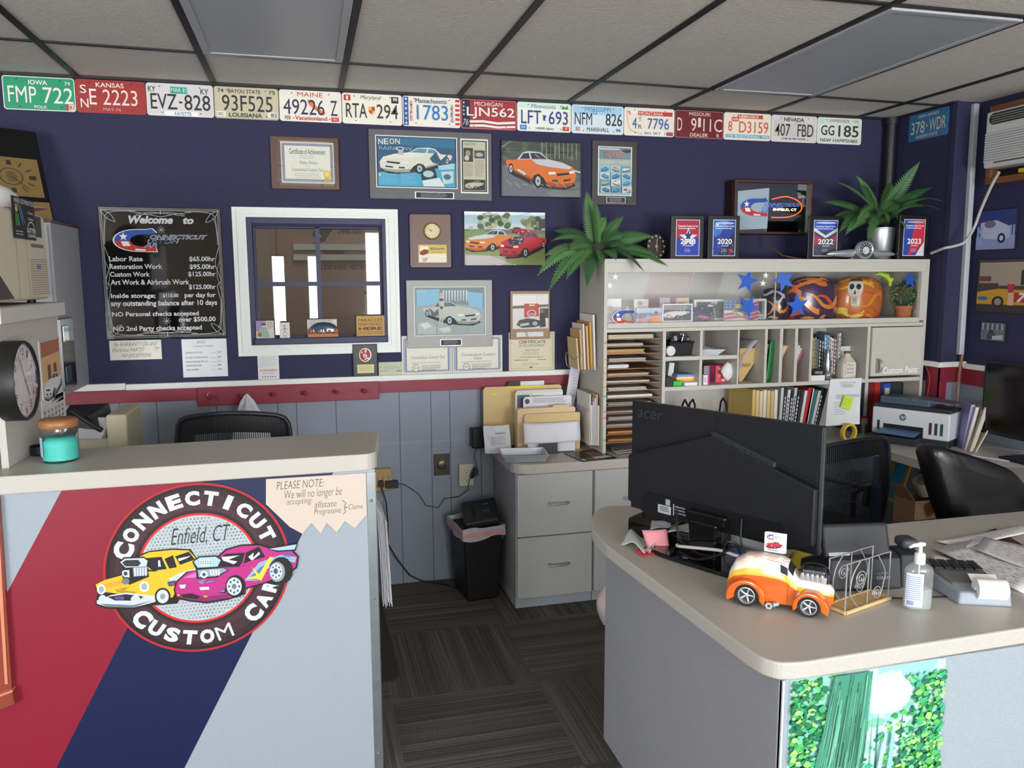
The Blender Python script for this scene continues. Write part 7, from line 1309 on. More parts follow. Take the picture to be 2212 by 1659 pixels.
# card terminal with paper roll
p0=onZ(2070,1307,DT);p1=onZ(2188,1313,DT);tr=math.atan2(p1.y-p0.y,p1.x-p0.x);TW=(p1-p0).length;r=thing('card_terminal','grey card payment terminal with a white receipt roll','card terminal',(p0.x,p0.y,DT),tr);TG=M('8f9aa4',.4,var=.04)
m=MB();m.hexa([(0,0,0),(TW,0,0),(TW* .8,.19,0),(-.05,.19,0),(.004,.004,.034),(TW- .004,.004,.034),(TW* .8,.19,.05),(-.045,.19,.05)],TG);m.build('base',r,bev=.006)
m=MB();m.hexa([(.0,.04,.034),(TW* .92,.04,.034),(TW* .78,.19,.05),(-.04,.19,.05),(.0,.05,.044),(TW* .9,.05,.044),(TW* .76,.18,.062),(-.03,.18,.062)],M('6a6a66',.45));m.build('top_cover',r,bev=.004)
m=MB();m.T=Matrix.Translation((TW* .62,.016,.042))@Matrix.Rotation(PI/2,4,'Y');m.lathe([(.008,-.037),(.027,-.037),(.027,.037),(.008,.037),(.008,-.037)],M('ebebe9',.7),28);m.T=Matrix();m.grid(lambda u,v:(TW* .62- .036+ .07*u,.044+ .03*v,.05+ .012*v),3,3,K('ebebe9'));m.build('paper_roll',r)
m=MB()
for i in range(4):
    for j in range(5):m.box(-.02+ .026*j,.0+ .026*j,.115+ .018*i,.128+ .018*i,.056,.062+ .0,M('1e2024',.5))
m.build('keypad',r)
# papers and desk pad at the far end of the desk
sheet('desk_pad','brown wood grain desk pad under the papers','desk pad',((2026,1184),(2150,1262),(2330,1250),(2150,1142)),M('5a3a30',.45,var=.3,scale=20),.0,.0,2,thick=.003)
sheet('keyboard','dark keyboard half covered by the papers','keyboard',((2020,1243),(2110,1282),(2180,1275),(2075,1225)),M('2a2a2c',.5),.008,.0,2,thick=.014)
def tpaper(label,pix,h,lines,seed):
    P=[onZ(x,y,DT+ .004+h)for x,y in pix];m=MB();f=lambda u,v,o=0:tuple((P[0]*(1-u)+P[1]*u)*(1-v)+(P[3]*(1-u)+P[2]*u)*v+Vector((0,0,.003+ .003*math.sin(4*u+3*v+seed)+o)));m.grid(f,6,6,K('e4e2e2'))
    rd=random.Random(seed)
    for i in range(lines):
        v= .1+ .8*i/lines;u= .1
        while u< .85:e=min(.9,u+rd.uniform(.04,.14));m.add([f(u,v,.0006),f(e,v,.0006),f(e,v+ .012,.0006),f(u,v+ .012,.0006)],[(0,1,2,3)],K('b4b2b4'));u=e+rd.uniform(.02,.1)
    return tag(m.build('paper',solid=.0006),label,'paper')
tpaper('large printed form lying on the brown desk pad',((2015,1188),(2218,1285),(2300,1215),(2110,1165)),.003,12,1);tpaper('printed sheet with text columns lying on the large form',((2105,1190),(2240,1235),(2280,1200),(2125,1160)),.010,10,2);tpaper('wide paper at the far desk edge under the leather chair',((2020,1170),(2090,1185),(2230,1150),(2200,1136)),.002,5,3);tpaper('blank white sheet near the card terminal keyboard',((2015,1232),(2060,1226),(2062,1210),(2012,1200)),.002,0,4)
# ================================================================== on the tall counter
J=onZ(122,1002,CT);r=thing('candle_jar','glass candle jar with turquoise wax and wooden lid on the tall counter','candle',(J.x,J.y+ .05,CT));jr=(onZ(163,992,CT).x-onZ(82,995,CT).x)/2* .98;jh= .112
MB().lathe([(jr* .95,.0),(jr,.006),(jr,jh)],AQUAG,30).build('jar',r);m=MB();m.lathe([(jr* .93,.007),(jr* .95,.05),(jr* .94,.066),(jr* .7,.078),(0,.074)],M('4cc8ba',.5,var=.15,bump=.4,scale=60),28);m.build('wax',r);MB().lathe([(jr* .98,jh- .004),(jr*1.04,jh),(jr*1.05,jh+ .016),(jr* .95,jh+ .022),(0,jh+ .022)],M('a06a3c',.4,var=.2,scale=12),30).build('lid',r);m=MB();m.grid(lambda u,v:(jr*1.005*math.cos(PI*(.95+ .3*u)),jr*1.005*math.sin(PI*(.95+ .3*u)),.02+ .06*v),6,1,K('a9c4d8'));m.build('label',r)
p0=onZ(72,988,CT);MB().lathe([(.025,0),(.03,.003),(.03,.03),(.027,.03),(.026,.006),(0,.006)],BLACKP,20).build('bowl');o=bpy.data.objects['bowl'];put(o,(p0.x+ .01,p0.y+ .04,CT));tag(o,'small black round holder behind the candle jar','bowl')
# wall clock on the shelf unit side
def bx_(px,py):p=onX(px,py,BXX+ .001);return p.y,p.z
yl,zc1=bx_(8,820);cyy,czz=(lambda p:(p.y,p.z))(onX(52,822,BXX+ .05));RCK=abs(bx_(60,740)[1]-bx_(60,905)[1])/2
r=thing('wall_clock','round black rimmed clock with white numbered face on the shelf unit side','clock',(BXX,cyy,czz),PI/2);m=MB();m.T=Matrix.Rotation(PI/2,4,'X');m.lathe([(RCK,0),(RCK,.055),(RCK* .97,.06),(RCK* .93,.058),(RCK* .92,.05)],M('1a1a1a',.45),40);m.build('rim',r)
m=MB();A=Art(m,-RCK* .93,-RCK* .93,RCK*1.86,RCK*1.86,-.0503,5e-5);A.ell(.5,.5,.5,.5,'d9cfd0',40)
for i in range(1,13):
    a=i*PI/6;u,v= .5+ .39*math.sin(a),.5- .39*math.cos(a);A.text(str(i),u- .035- .02*(i>9),v- .05,u+ .035+ .02*(i>9),v+ .05,'4a3c40',.0)
for i in range(60):a=i*PI/30;A.line([(.5+ .29*math.sin(a),.5- .29*math.cos(a)),(.5+ .31*math.sin(a),.5- .31*math.cos(a))],.005,'6a5c60')
A.line([(.5,.5),(.63,.72)],.02,'2a2224');A.line([(.5,.5),(.35,.2)],.014,'2a2224');A.ell(.5,.5,.02,.02,'2a2224',10);m.build('face',r)
m=MB();m.T=Matrix.Rotation(PI/2,4,'X');m.lathe([(RCK* .94,.05),(RCK* .8,.062),(RCK* .4,.072),(0,.074)],GLASS,36);m.build('lens',r)
# calendar and keys on the same board
def onboard(name,label,cat,pix,draw,th=.003,off=0):
    q_=[bx_(*p)for p in pix];y0,y1=min(a[0]for a in q_),max(a[0]for a in q_);z0_,z1_=min(a[1]for a in q_),max(a[1]for a in q_);m=MB();m.box(0,y1-y0,-th,0,0,z1_-z0_,K('d6d2cc'));A=Art(m,0,0,y1-y0,z1_-z0_,-th- .0002);draw(A);o=m.build(name);o.location=(BXX+ .0005+off,y0,z0_);o.rotation_euler=(0,0,PI/2);return tag(o,label,cat)
def d_cal(A):A.rect(0,0,1,1,'c9c2b4');A.rect(.05,.02,.95,.25,'a8664a');A.poly([(.05,.25),(.95,.22),(.95,.6),(.05,.62)],'d8a870');A.rect(.3,.38,.45,.6,'6a4a3c');A.rect(.6,.38,.75,.6,'6a4a3c');car(A,.05,.52,.98,.9,'d8dadc','9a9ca0','c9ccd0','3a3e44','8a8c90',True)
onboard('wall_calendar','small calendar picture of a white car before a house beside the clock','calendar',((82,738),(136,862)),d_cal)
def d_cal2(A):A.rect(0,0,1,.3,'e8e6e2');A.text('June 2024',.4,.08,.9,.24,'3a5a3a',.02);[A.rect(.06+ .15*i,.4+ .18*j,.12+ .15*i,.5+ .18*j,'8a8c8e')for i in range(6)for j in range(3)]
onboard('calendar_sheet','loose calendar month sheet below the clock','calendar',((88,868),(142,900)),d_cal2)
def on0(px,py):p=onX(px,py,.278);return p.y,p.z
qa,qb=on0(120,690),on0(150,835);m=MB();m.box(.0,.02,0,abs(qb[0]-qa[0])+ .06,0,qa[1]-qb[1],M('17181a',.2));m.box(.02,.024,.02,.1,.03,.1,M('4a5a58',.15));m.box(.02,.024,.02,.1,qa[1]-qb[1]- .1,qa[1]-qb[1]- .03,M('9aa4a8',.15,.6));o=m.build('sunglasses_case',bev=.006);put(o,(.276,min(qa[0],qb[0]),qb[1]));tag(o,'tall glossy black holder hanging on the wall cabinet side','holder')
# beige machine, card, cap and clock plaque on the shelf
sy0=onZ(20,1012,CT).y
r=thing('beige_computer','beige tower computer with side vents on top of the shelf unit','computer',(BXX- .62,sy0+ .02,ST));BG=M('cdc5ae',.55,var=.03);DH=onX(60,458,BXX- .02).z-ST;DL=onX(112,560,BXX- .02).y-sy0- .02
DL=min(DL,.60)
m=MB();m.box(0,.6,0,DL,.012,DH,BG);m.build('case',r,bev=.015,seg=3);m=MB()
for x in(.05,.55):
    for y in(.05,DL- .05):m.lathe([(.015,0),(.015,.0125)],BLACKP,10,(x,y,0))
m.build('foot',r)
m=MB();X_= .6005;
for y in(DL* .45,DL* .62):m.box(X_- .001,X_+ .0006,y- .002,y+ .002,.02,DH- .02,M('8f866e',.6))
for i in range(16):m.box(X_- .001,X_+ .0008,DL* .66,DL* .97,.03+ .008*i,.033+ .008*i,M('9c937a',.6))
m.box(X_- .001,X_+ .002,DL* .70,DL* .92,DH* .62,DH* .66,M('6a6450',.5));m.box(X_- .001,X_+ .002,DL* .78,DL* .84,DH* .38,DH* .43,M('3a5a9a',.4));m.box(X_- .001,X_+ .003,DL* .72,DL* .9,DH* .74,DH* .97,M('2c2c28',.5));m.add([(X_+ .001,.01,.02),(X_+ .001,DL* .36,.02),(X_+ .001,.01,DH* .5)],[(0,1,2)],M('3a2622',.5));m.build('side_details',r)
q0=onX(2,445,BXX- .015);q1=onX(78,520,BXX- .015);m=MB();CWd,CHt= .22,.135;m.box(0,CWd,-.002,0,0,CHt,K('1a1c1c'));A=Art(m,0,0,CWd,CHt,-.0022);A.text('FREE ESTIMATES!',.1,.04,.98,.15,'e8e8e4',.03);[A.text(t,.64,.3+ .14*i,.92,.38+ .14*i,'c9ccc8',.01)for i,t in enumerate(('- Quality','- Service','- Honesty'))];A.ell(.78,.74,.17,.2,'d4d6d4',18);A.ell(.78,.74,.15,.17,'1a1c1c',18);A.rect(.55,.7,.99,.96,'1a1c1c');A.text('GUTTER',.56,.71,.98,.83,'e4e6e4',.02);A.text('CLEANING',.58,.86,.97,.94,'e4e6e4',.01);A.poly([(.3,.2),(.34,.18),(.5,.6),(.46,.62)],'4a7aa0');A.poly([(.2,.15),(.24,.13),(.42,.66),(.38,.68)],'4a7aa0');[A.line([(.23+ .03*i,.22+ .08*i),(.34+ .03*i,.22+ .08*i)],.01,'4a7aa0')for i in range(5)]
A.ell(.14,.3,.06,.08,'d8a070',10);A.ell(.14,.22,.07,.05,'c07a30',10);A.poly([(.06,.4),(.22,.4),(.26,.7),(.05,.7)],'3a7a3a');A.bars(.04,.82,.4,.95,2,'b4b8b4',.4)
o=m.build('estimate_card');put(o,(BXX- .62+ .6045,q1.y-CWd,q1.z),PI/2);tag(o,'black free estimates gutter cleaning card taped to the beige computer','card')
# cap
cp_=onX(8,415,BXX- .12);r=thing('baseball_cap','pink and white baseball cap on top of the beige computer','cap',(cp_.x- .03,cp_.y,ST+DH));m=MB();m.grid(lambda u,v:(.09*math.cos(2*PI*u)*math.cos(v*PI/2),.09*math.sin(2*PI*u)*math.cos(v*PI/2),.1*math.sin(v*PI/2)+ .002),24,8,M('d8d4d0',.8));m.build('crown',r);m=MB();m.grid(lambda u,v:((.085+ .075*v)*math.cos(-1.0+2.0*u),(.085+ .02*v)*math.sin(-1.0+2.0*u),.012- .02*v*0+ .01*math.cos(2*(u- .5))),14,4,M('c4788a',.8));m.build('brim',r,solid=.003)
# black plaque clock on the wall cabinet
def cq(px,py,y):return tuple(onY(px,py,y))
r=thing('plaque_clock','leaning black plaque clock with a gold dial plate on the wall cabinet','clock',(0,0,0));an=math.radians(38);W4,H4= .36,.43
ux=Vector((math.cos(an),math.sin(an),0));nh=Vector((math.sin(an),-math.cos(an),0));uz=(Vector((0,0,1))-nh* .30).normalized();un=ux.cross(uz);un=un if un.dot(nh)>0 else-un
BRq=Vector(cq(118,474,-.20));BRq.z=1.957;BLq=BRq-ux*W4
m=MB();m.T=Matrix(((ux.x,-un.x,uz.x,BLq.x),(ux.y,-un.y,uz.y,BLq.y),(ux.z,-un.z,uz.z,BLq.z),(0,0,0,1)));TM=m.T;m.box(0,W4,0,.02,0,H4,M('101012',.25));m.build('backing',r,bev=.003)
m=MB();m.T=TM;A=Art(m,W4* .26,H4* .26,W4* .68,H4* .42,-.001,2e-4);GP=M('8f7848',.45,.3);A.rect(0,0,1,1,GP);A.ell(.5,.5,.2,.22,'3a2c1c',24);A.ell(.5,.5,.18,.2,GP,24)
for i in range(12):a=i*PI/6;A.line([(.5+ .3*math.sin(a),.5- .3*math.cos(a)),(.5+ .42*math.sin(a),.5- .42*math.cos(a))],.02 if i%3 else .08,'3a2c1c')
A.poly([(.42,.38),(.54,.36),(.6,.5),(.55,.64),(.44,.62)],'6a5434');A.line([(.5,.5),(.75,.8)],.012,'2a2014');A.n=0;A=Art(m,W4* .34,H4* .02,W4* .64,H4* .19,-.001,2e-4);A.rect(0,0,1,1,GP);m.build('gold_plate',r)
# old beige machine on the low desk
r=thing('card_imprinter','beige office machine with black feeder on the low desk behind the candle','machine',(.30,-.66,.75));m=MB();m.box(0,.27,.02,.3,0,.28,BG);m.build('housing',r,bev=.01);m=MB();m.box(.19,.272,-.02,.3,.02,.38,M('c4bb9e',.55));m.build('side_column',r,bev=.01)
m=MB();m.hexa([(.0,.04,.282),(.18,.0,.282),(.18,.2,.282),(.0,.2,.282),(.0,.04,.36),(.12,.02,.38),(.16,.2,.40),(0,.2,.40)],BLACKP);m.tube([(.05,.03,.40),(.12,.0,.35),(.17,.0,.31)],.012,BLACKP,8);m.build('feeder',r,bev=.006);m=MB();m.hexa([(.06,-.01,.283),(.17,-.03,.283),(.18,.01,.283),(.07,.03,.283),(.06,-.01,.284),(.17,-.03,.284),(.2,.05,.36),(.09,.06,.36)],K('c9c9cc'));m.build('paper',r)
# ================================================================== on the window ledge
LZ=1.3925
def ledge(name,label,cat,px,draw,th=.006,y=-.03):
    x0,x1,a,b=rectY(*px,y);m=MB();m.box(0,x1-x0,-th,0,0,b-LZ,K('d4c9c0'));A=Art(m,0,0,x1-x0,b-LZ,-th- .0002);draw(A);o=m.build(name,bev=.001);put(o,(x0,y+ .012,LZ));return tag(o,label,cat)
def d_t1(A):
    A.rect(0,0,1,1,'d2c4bc');A.rect(0,0,.55,.6,'9a88b0');A.ell(.42,.3,.12,.1,'d8b49a',12);A.ell(.42,.2,.15,.08,'6a4a3a',10);A.poly([(.2,.45),(.62,.42),(.75,.95),(.2,.95)],'8ab0a0');A.rect(.08,.65,.3,.9,'9a5a4c');A.poly([(.05,.6),(.33,.58),(.3,.68),(.08,.7)],'c8a03c');A.bars(.62,.08,.95,.5,4,'6a5a58',.3)
ledge('art_tile','small comic art tile with a purple background at the window ledge end','tile',(553,693,592,733),d_t1)
def d_t2(A):
    A.rect(0,0,1,1,'dad6d0');A.ell(.5,.22,.12,.08,'3a3a3a',10);A.ell(.5,.22,.08,.05,'dad6d0',10);A.line([(.5,.3),(.5,.55)],.05,'3a3a3a');A.line([(.5,.38),(.18,.48)],.04,'3a3a3a');A.line([(.5,.38),(.82,.45)],.04,'3a3a3a');A.line([(.5,.55),(.3,.72)],.04,'3a3a3a');A.line([(.5,.55),(.72,.7)],.04,'3a3a3a');A.text('STICK',.3,.84,.7,.92,'3a3a3a',.02);A.bars(.3,.76,.7,.8,1,'6a6a6a')
ledge('art_tile','small white card with a stick figure on the window ledge','tile',(604,697,626,732),d_t2)
def d_m(A):
    A.rect(0,0,1,1,'b08a3c');A.rect(.03,.04,.97,.96,'b8934a');c='5a2418';A.text('MIRACLES',.08,.14,.92,.29,c,.01);A.text('PERFORMED',.08,.35,.92,.5,c,.01);A.text('HERE',.08,.56,.92,.7,c,.04);A.rect(.04,.77,.96,.785,c);A.text('PLEASE TAKE A NUMBER',.06,.83,.94,.91,c)
ledge('miracles_sign','gold sign reading miracles performed here on the window ledge','sign',(770,682,831,729),d_m,.01)
x0,x1,a,b=rectY(665,691,731,731,-.05);r=thing('glass_figurine','blue glass turtle figurine on a wooden base on the window ledge','figurine',((x0+x1)/2,-.028,LZ));hw=(x1-x0)/2
MB().box(-hw,hw,-.016,.016,0,.02,M('a8683a',.5,var=.15)).build('base',r,bev=.003);BG2=M('1c3a5c',.08,var=.9,scale=40,coat=1,stretch=(1,1,4));m=MB();m.grid(lambda u,v:(.075*math.cos(2*PI*u)*math.sin(PI*(.5*v))+ .004,-.002+ .013*math.sin(2*PI*u)*math.sin(PI* .5*v),.028+ .05*math.cos(PI* .5*v)),22,8,BG2);m.build('shell',r)
for x in(-.062,-.02,.03,.066):m=MB();m.ball((x,-.006,.03),(.015,.011,.013 if abs(x)< .05 else .017),M('9a5a34',.4,var=.2),10);m.build('leg',r)
x0,x1,a,b=rectY(664,690,728,730,-.014);o=MB().box(0,x1-x0,-.002,0,0,b-LZ,K('cfccc4'));A=Art(o,0,0,x1-x0,b-LZ,-.0022);A.bars(.05,.05,.95,.4,3,'8a8a88',.4);o=o.build('comic_card');put(o,(x0,-.008,LZ));tag(o,'white comic strip card behind the blue glass turtle','card')
# ================================================================== around the base cabinet
TBX,TBY=2.165,-.235
r=thing('waste_bin','tall black waste bin with liner and shredder head beside the base cabinet','bin',(TBX,TBY,0),.12);BB=M('101214',.5);hb_= .385
m=MB();m.hexa([(-.085,-.115,0),(.085,-.115,0),(.085,.115,0),(-.085,.115,0),(-.112,-.135,hb_),(.112,-.135,hb_),(.112,.135,hb_),(-.112,.135,hb_)],BB);m.build('body',r,bev=.012,seg=3)
LIN=M('c4bcc4',.35,var=.08,bump=.8,scale=25);m=MB();rd=random.Random(4)
def rim(u,v):
    c=[(-.116,-.139),(.116,-.139),(.116,.139),(-.116,.139),(-.116,-.139)];i=min(3,int(u*4));t=u*4-i;x=c[i][0]+(c[i+1][0]-c[i][0])*t;y=c[i][1]+(c[i+1][1]-c[i][1])*t;s=1+ .02*math.sin(u*60);return x*s,y*s
m.grid(lambda u,v:(*rim(u,v),hb_+ .02-(.06+ .012*math.sin(u*23))*v),48,4,LIN);m.grid(lambda u,v:(rim(u,v)[0]*(1- .12*v),rim(u,v)[1]*(1- .12*v),hb_+ .02- .1*v+ .006*math.sin(u*31)),48,5,LIN);m.build('liner',r)
m=MB();m.grid(lambda u,v:(rim(u,v)[0]*1.012,rim(u,v)[1]*1.012,hb_- .004- .022*v),48,1,M('d8a09c',.5));m.build('liner_band',r)
m=MB();m.T=Matrix.Translation((.03,.0,hb_+ .035))@Matrix.Rotation(.12,4,'X')@Matrix.Rotation(-.18,4,'Y')@Matrix.Rotation(-.25,4,'Z');m.box(-.095,.095,-.13,.13,0,.045,M('1c1d1f',.45));m.build('shredder_head',r,bev=.014,seg=3)
m=MB();m.T=Matrix.Translation((.03,.0,hb_+ .035))@Matrix.Rotation(.12,4,'X')@Matrix.Rotation(-.18,4,'Y')@Matrix.Rotation(-.25,4,'Z');m.box(-.045,-.025,-.1,.06,.045,.0458,M('050506',.6));[m.box(.02+ .012*i,.026+ .012*i,-.04,-.01,.045,.0458,M('6a6c70',.5))for i in range(3)];m.box(.02,.05,.05,.06,.045,.0458,M('8a8c90',.5));m.build('feed_slot',r)
p0=onZ(1293,1345,.1);m=MB();m.grid(lambda u,v:(p0.x+ .10+ .05*math.cos(2*PI*u)*math.sin(PI*(.12+ .86*v))*(1+ .15*math.sin(9*u+4*v)),p0.y+ .16+ .06*math.sin(2*PI*u)*math.sin(PI*(.12+ .86*v)),.012+ .20*v),20,10,M('d8c4c4',.5,var=.2,bump=.6,scale=20));tag(m.build('plastic_bag'),'pink and white plastic bag on the carpet behind the reception desk side','bag')
# black speaker box on the wall, tray, packet, magazine, papers
p0=onY(1034,946,-.05);r=thing('wall_speaker','small black box mounted on the wall at the worktop end','speaker',(p0.x,0,p0.z));MB().box(-.042,.042,-.075,-.001,-.055,.055,M('15171a',.45)).build('case',r,bev=.01,seg=3);m=MB();[m.box(-.03,-.008,-.0758,-.0752,-.03+ .009*i,-.026+ .009*i,M('050506',.6))for i in range(7)];m.build('grille',r)
t4=[onZ(x,y,WT)for x,y in((1092,1003),(1189,1000),(1172,968),(1080,972))];cx_,cy_=(t4[0].x+t4[1].x)/2+ .005,(t4[0].y+t4[1].y)/2+ .105
r=thing('baking_tray','shallow metal tray on the rounded end of the worktop','tray',(cx_,cy_,WT),math.atan2(t4[1].y-t4[0].y,t4[1].x-t4[0].x));a=(t4[1]-t4[0]).length/2;b=(t4[3]-t4[0]).length/2;AL=M('b0b5ba',.35,.5,var=.08);m=MB();b=min(b,.095)
m.add([(-a* .9,-b* .9,.003),(a* .9,-b* .9,.003),(a* .9,b* .9,.003),(-a* .9,b* .9,.003),(-a,-b,.038),(a,-b,.038),(a,b,.038),(-a,b,.038),(-a*1.05,-b*1.06,.038),(a*1.05,-b*1.06,.038),(a*1.05,b*1.06,.038),(-a*1.05,b*1.06,.038)],[(0,1,2,3),(0,4,5,1),(1,5,6,2),(2,6,7,3),(3,7,4,0),(4,8,9,5),(5,9,10,6),(6,10,11,7),(7,11,8,4)],AL);m.build('pan',r,solid=.0015)
x0,x1,a,b=rectY(1047,922,1104,985,-.22);m=MB();rd=random.Random(3);m.grid(lambda u,v:((x1-x0)*u,-.015*math.sin(PI*u)- .05*(1-v)+ .003*math.sin(u*17+v*11),(b-WT)*v),12,10,K('dcdde2'));A=Art(m,.02,.03,x1-x0- .04,b-WT- .05,-.062);A.text('WURTH',.3,.1,.85,.2,'4a4c58',.02);A.bars(.1,.35,.9,.9,6,'a4a6b0',.3);o=m.build('packet');put(o,(x0,-.18,WT+ .001));tag(o,'white plastic wrapped packet leaning at the worktop end before the manila folders','packet')
def flat(name,label,cat,pix,z,mat,th=.004,draw=None):
    P=[onZ(x,y,z)for x,y in pix];m=MB();m.add([tuple(p)for p in P]+[tuple(p+Vector((0,0,th)))for p in P],[(3,2,1,0),(4,5,6,7),(0,1,5,4),(1,2,6,5),(2,3,7,6),(3,0,4,7)],mat)
    if draw:
        L=lambda u,v:tuple((P[0]*(1-u)+P[1]*u)*(1-v)+(P[3]*(1-u)+P[2]*u)*v+Vector((0,0,th+ .0004)));draw(m,L)
    return tag(m.build(name),label,cat)
def qd(m,L,u0,v0,u1,v1,c):m.add([L(u0,v0),L(u1,v0),L(u1,v1),L(u0,v1)],[(0,1,2,3)],K(c))
flat('magazine','dark glossy magazine lying on the worktop corner beside the metal tray','magazine',((1258,998),(1332,990),(1285,972),(1218,980)),WT+ .0005,M('26221f',.3,var=.4,scale=18),.004,lambda m,L:(qd(m,L,.45,.1,.95,.3,'cfcac4'),qd(m,L,.5,.4,.85,.85,'8a5a40'),qd(m,L,.05,.05,.15,.2,'d8d8d8')))
for k in range(3):flat('newspaper',('loose printed paper on the worktop below the slot sorter','folded newspaper sheet below the slot sorter behind the monitor','grey pamphlet under the newspaper below the slot sorter')[k],'paper',((1340-8*k,985-4*k),(1390-8*k,978-4*k),(1370-6*k,962),(1322-2*k,966)),WT+ .001+ .003*k,K(('a8a4a2','cfcdca','b4b0ae')[k]),.002,lambda m,L:[qd(m,L,.1,.1+ .15*i,.9,.16+ .15*i,'7a7876')for i in range(5)])
# upright file sorter with folders
def upr(name,label,cat,px,y,mat,th=.004,lean=.0,draw=None,tab=None):
    x0,x1,a,b=rectY(*px,y);h=b-WT;w=x1-x0;m=MB();pts=[(0,0),(w,0),(w,h* .97),(w* .97,h)]
    if tab:pts+=[(w*tab[1],h),(w*tab[1]- .01,h+ .012),(w*tab[0]+ .01,h+ .012),(w*tab[0],h)]
    pts+=[(.012,h),(0,h* .95)];m.wedge(pts,-th,0,mat)
    if draw:draw(Art(m,0,0,w,h,-th- .0003))
    o=m.build(name);put(o,(x0,y,WT+ .002),0,-lean);return tag(o,label,cat)
MN=M('dcbf8a',.7,var=.06);MN2=M('e0c49a',.7,var=.06)
upr('folder','dark folder with white sheet at the back of the file sorter','folder',(1096,824,1175,960),-.052,M('24242a',.5),.003,0,lambda A:A.rect(.35,0,1,.08,'e0e0de'))
upr('folder','large manila folder with yellow marks at the back of the file sorter','folder',(1044,834,1212,965),-.07,MN,.004,0,lambda A:(A.rect(.1,.1,.17,.14,'e8d030'),A.rect(.3,0,.75,.03,'ecd830')))
upr('folder','cream folder with white papers in the file sorter','folder',(1112,842,1214,965),-.12,K('d8d4cc'),.012,0,lambda A:(A.rect(.04,.1,.3,.3,'5a4a6a'),A.rect(.04,.08,.3,.13,'4a7a5a'),A.rect(.3,.06,1,.18,'e4e4e2'),A.text('Direction to',.32,.07,.6,.14,'2a2a2c',0,.3)))
upr('paper','white official letter standing in the file sorter','paper',(1130,856,1234,965),-.165,K('dadbe2'),.003,0,lambda A:(A.ell(.08,.09,.05,.05,'4a4c58',12),A.bars(.2,.04,.9,.14,3,'8a8c98',.4),A.bars(.05,.18,.95,.6,8,'b0b2ba',.3)))
upr('folder','thick bundle of manila folders in the middle of the file sorter','folder',(1116,880,1240,970),-.21,MN2,.02,0,None,(.6,.9))
upr('folder','open manila folder leaning at the front of the file sorter','folder',(1132,893,1252,972),-.25,MN,.006,.0,None)
x0,x1,a,b=rectY(1131,912,1252,955,-.29);m=MB();m.grid(lambda u,v:((x1-x0)*u,-.02- .03*math.sin(v*PI* .5)+ .008*v,(b-a)*(1-v)- .004*math.sin(u*PI)),10,8,K('dfe0e6'));o=m.build('paper',solid=.001);put(o,(x0,-.262,a));tag(o,'white sheet draped over the front of the file sorter','paper')
x0,x1,a,b=rectY(1166,948,1206,978,-.33);r=thing('file_sorter','black mesh file sorter holding the manila folders upright','file sorter',(x0,-.315,WT));m=MB();m.box(0,x1-x0,-.003,0,0,.055,M('1a1b1f',.5));m.build('mesh_front',r);m=MB();A=Art(m,.004,.004,x1-x0- .008,.047,-.0034);[A.line([(.03+ .94*i/16,0),(.03+ .94*i/16,1)],.012,'8a8e98')for i in range(17)];m.build('mesh',r);m=MB();m.box(-.1,x1-x0+ .1,-.0,.27,0,.002,M('1a1b1f',.5));m.build('base',r)
upr('paper','white papers showing under the draped sheet in the file sorter','paper',(1140,945,1242,976),-.285,K('e0e2e8'),.002)
# side of the shelf cabinet: wire pockets with files and a long notepad
def sidep(name,label,cat,y0,y1,z0,z1,x,mat,th=.012,draw=None,lean=0):
    m=MB();m.hexa([(-th,y0,z0),(0,y0,z0),(0,y1,z0),(-th,y1,z0),(-th-lean,y0,z1),(-lean,y0,z1),(-lean,y1,z1),(-th-lean,y1,z1)],mat);m.T=Matrix.Translation((-th- .0004,0,0))@Matrix.Rotation(-PI/2,4,'Z')
    if draw:draw(Art(m,-y1,z0,y1-y0,z1-z0,0))
    o=m.build(name);o.location=(x,0,0);return tag(o,label,cat)
SX=HX- .0015
def wirep(label,y0,y1,z0,h):
    r=thing('wire_pocket',label,'wire pocket',(SX,(y0+y1)/2,z0));m=MB();hy=(y1-y0)/2
    m.tube(CR([(-.003,-hy,.02),(-.09,-hy,0),(-.10,-hy,h* .5),(-.10,0,h* .3),(-.10,hy,h* .5),(-.09,hy,0),(-.003,hy,.02)],4),.002,WR,6);m.tube([(-.003,-hy,.02),(-.003,hy,.02)],.002,WR,6);m.build('wire',r);return r
wirep('wire wall pocket full of tan folders on the side of the shelf cabinet',-.33,-.10,1.20,.17)
for k,(c,nm,z1,xo)in enumerate((('e0dcd8','white document',1.50,.006),('c99a3c','bright yellow envelope',1.46,.02),('c8a878','tan folder',1.44,.034),('d8d0c8','pale sheet',1.45,.05),('c0a070','brown folder',1.42,.062),('c8b080','front tan folder',1.385,.078))):sidep('folder',nm+' in the wire pocket on the cabinet side','folder',-.32+ .012*k,-.11+ .0*k,1.205,z1- .012*(k==5),SX-xo,M(c,.7,var=.06),.01,None,.012)
x0_,x1_,a,b=rectY(1219,776,1249,872,-.10);m=MB();m.T=Matrix(((1,0,.16,0),(0,1,0,0),(0,0,1,0),(0,0,0,1)));m.box(-.028,.028,-.006,0,WT+ .003-a,b-a,K('d4d2dc'));A=Art(m,-.028,0,.056,b-a,-.0064);A.text('SCR/REEN',.25,.03,.9,.09,'3a3c44',.02);A.bars(.25,.15,.9,.95,12,'9a9ca8',.15);o=m.build('notepad');put(o,((x0_+x1_)/2- .01,-.098,a));tag(o,'long narrow lined notepad standing above the file sorter','notepad')
r=thing('acrylic_pocket','clear acrylic pocket with papers low on the cabinet side','pocket',(SX,-.25,.80));m=MB();m.box(-.004,0,-.13,.13,0,.26,GLASS);m.box(-.055,-.052,-.13,.13,0,.2,GLASS);m.box(-.055,0,-.13,.13,-.003,0,GLASS);m.build('pocket',r)
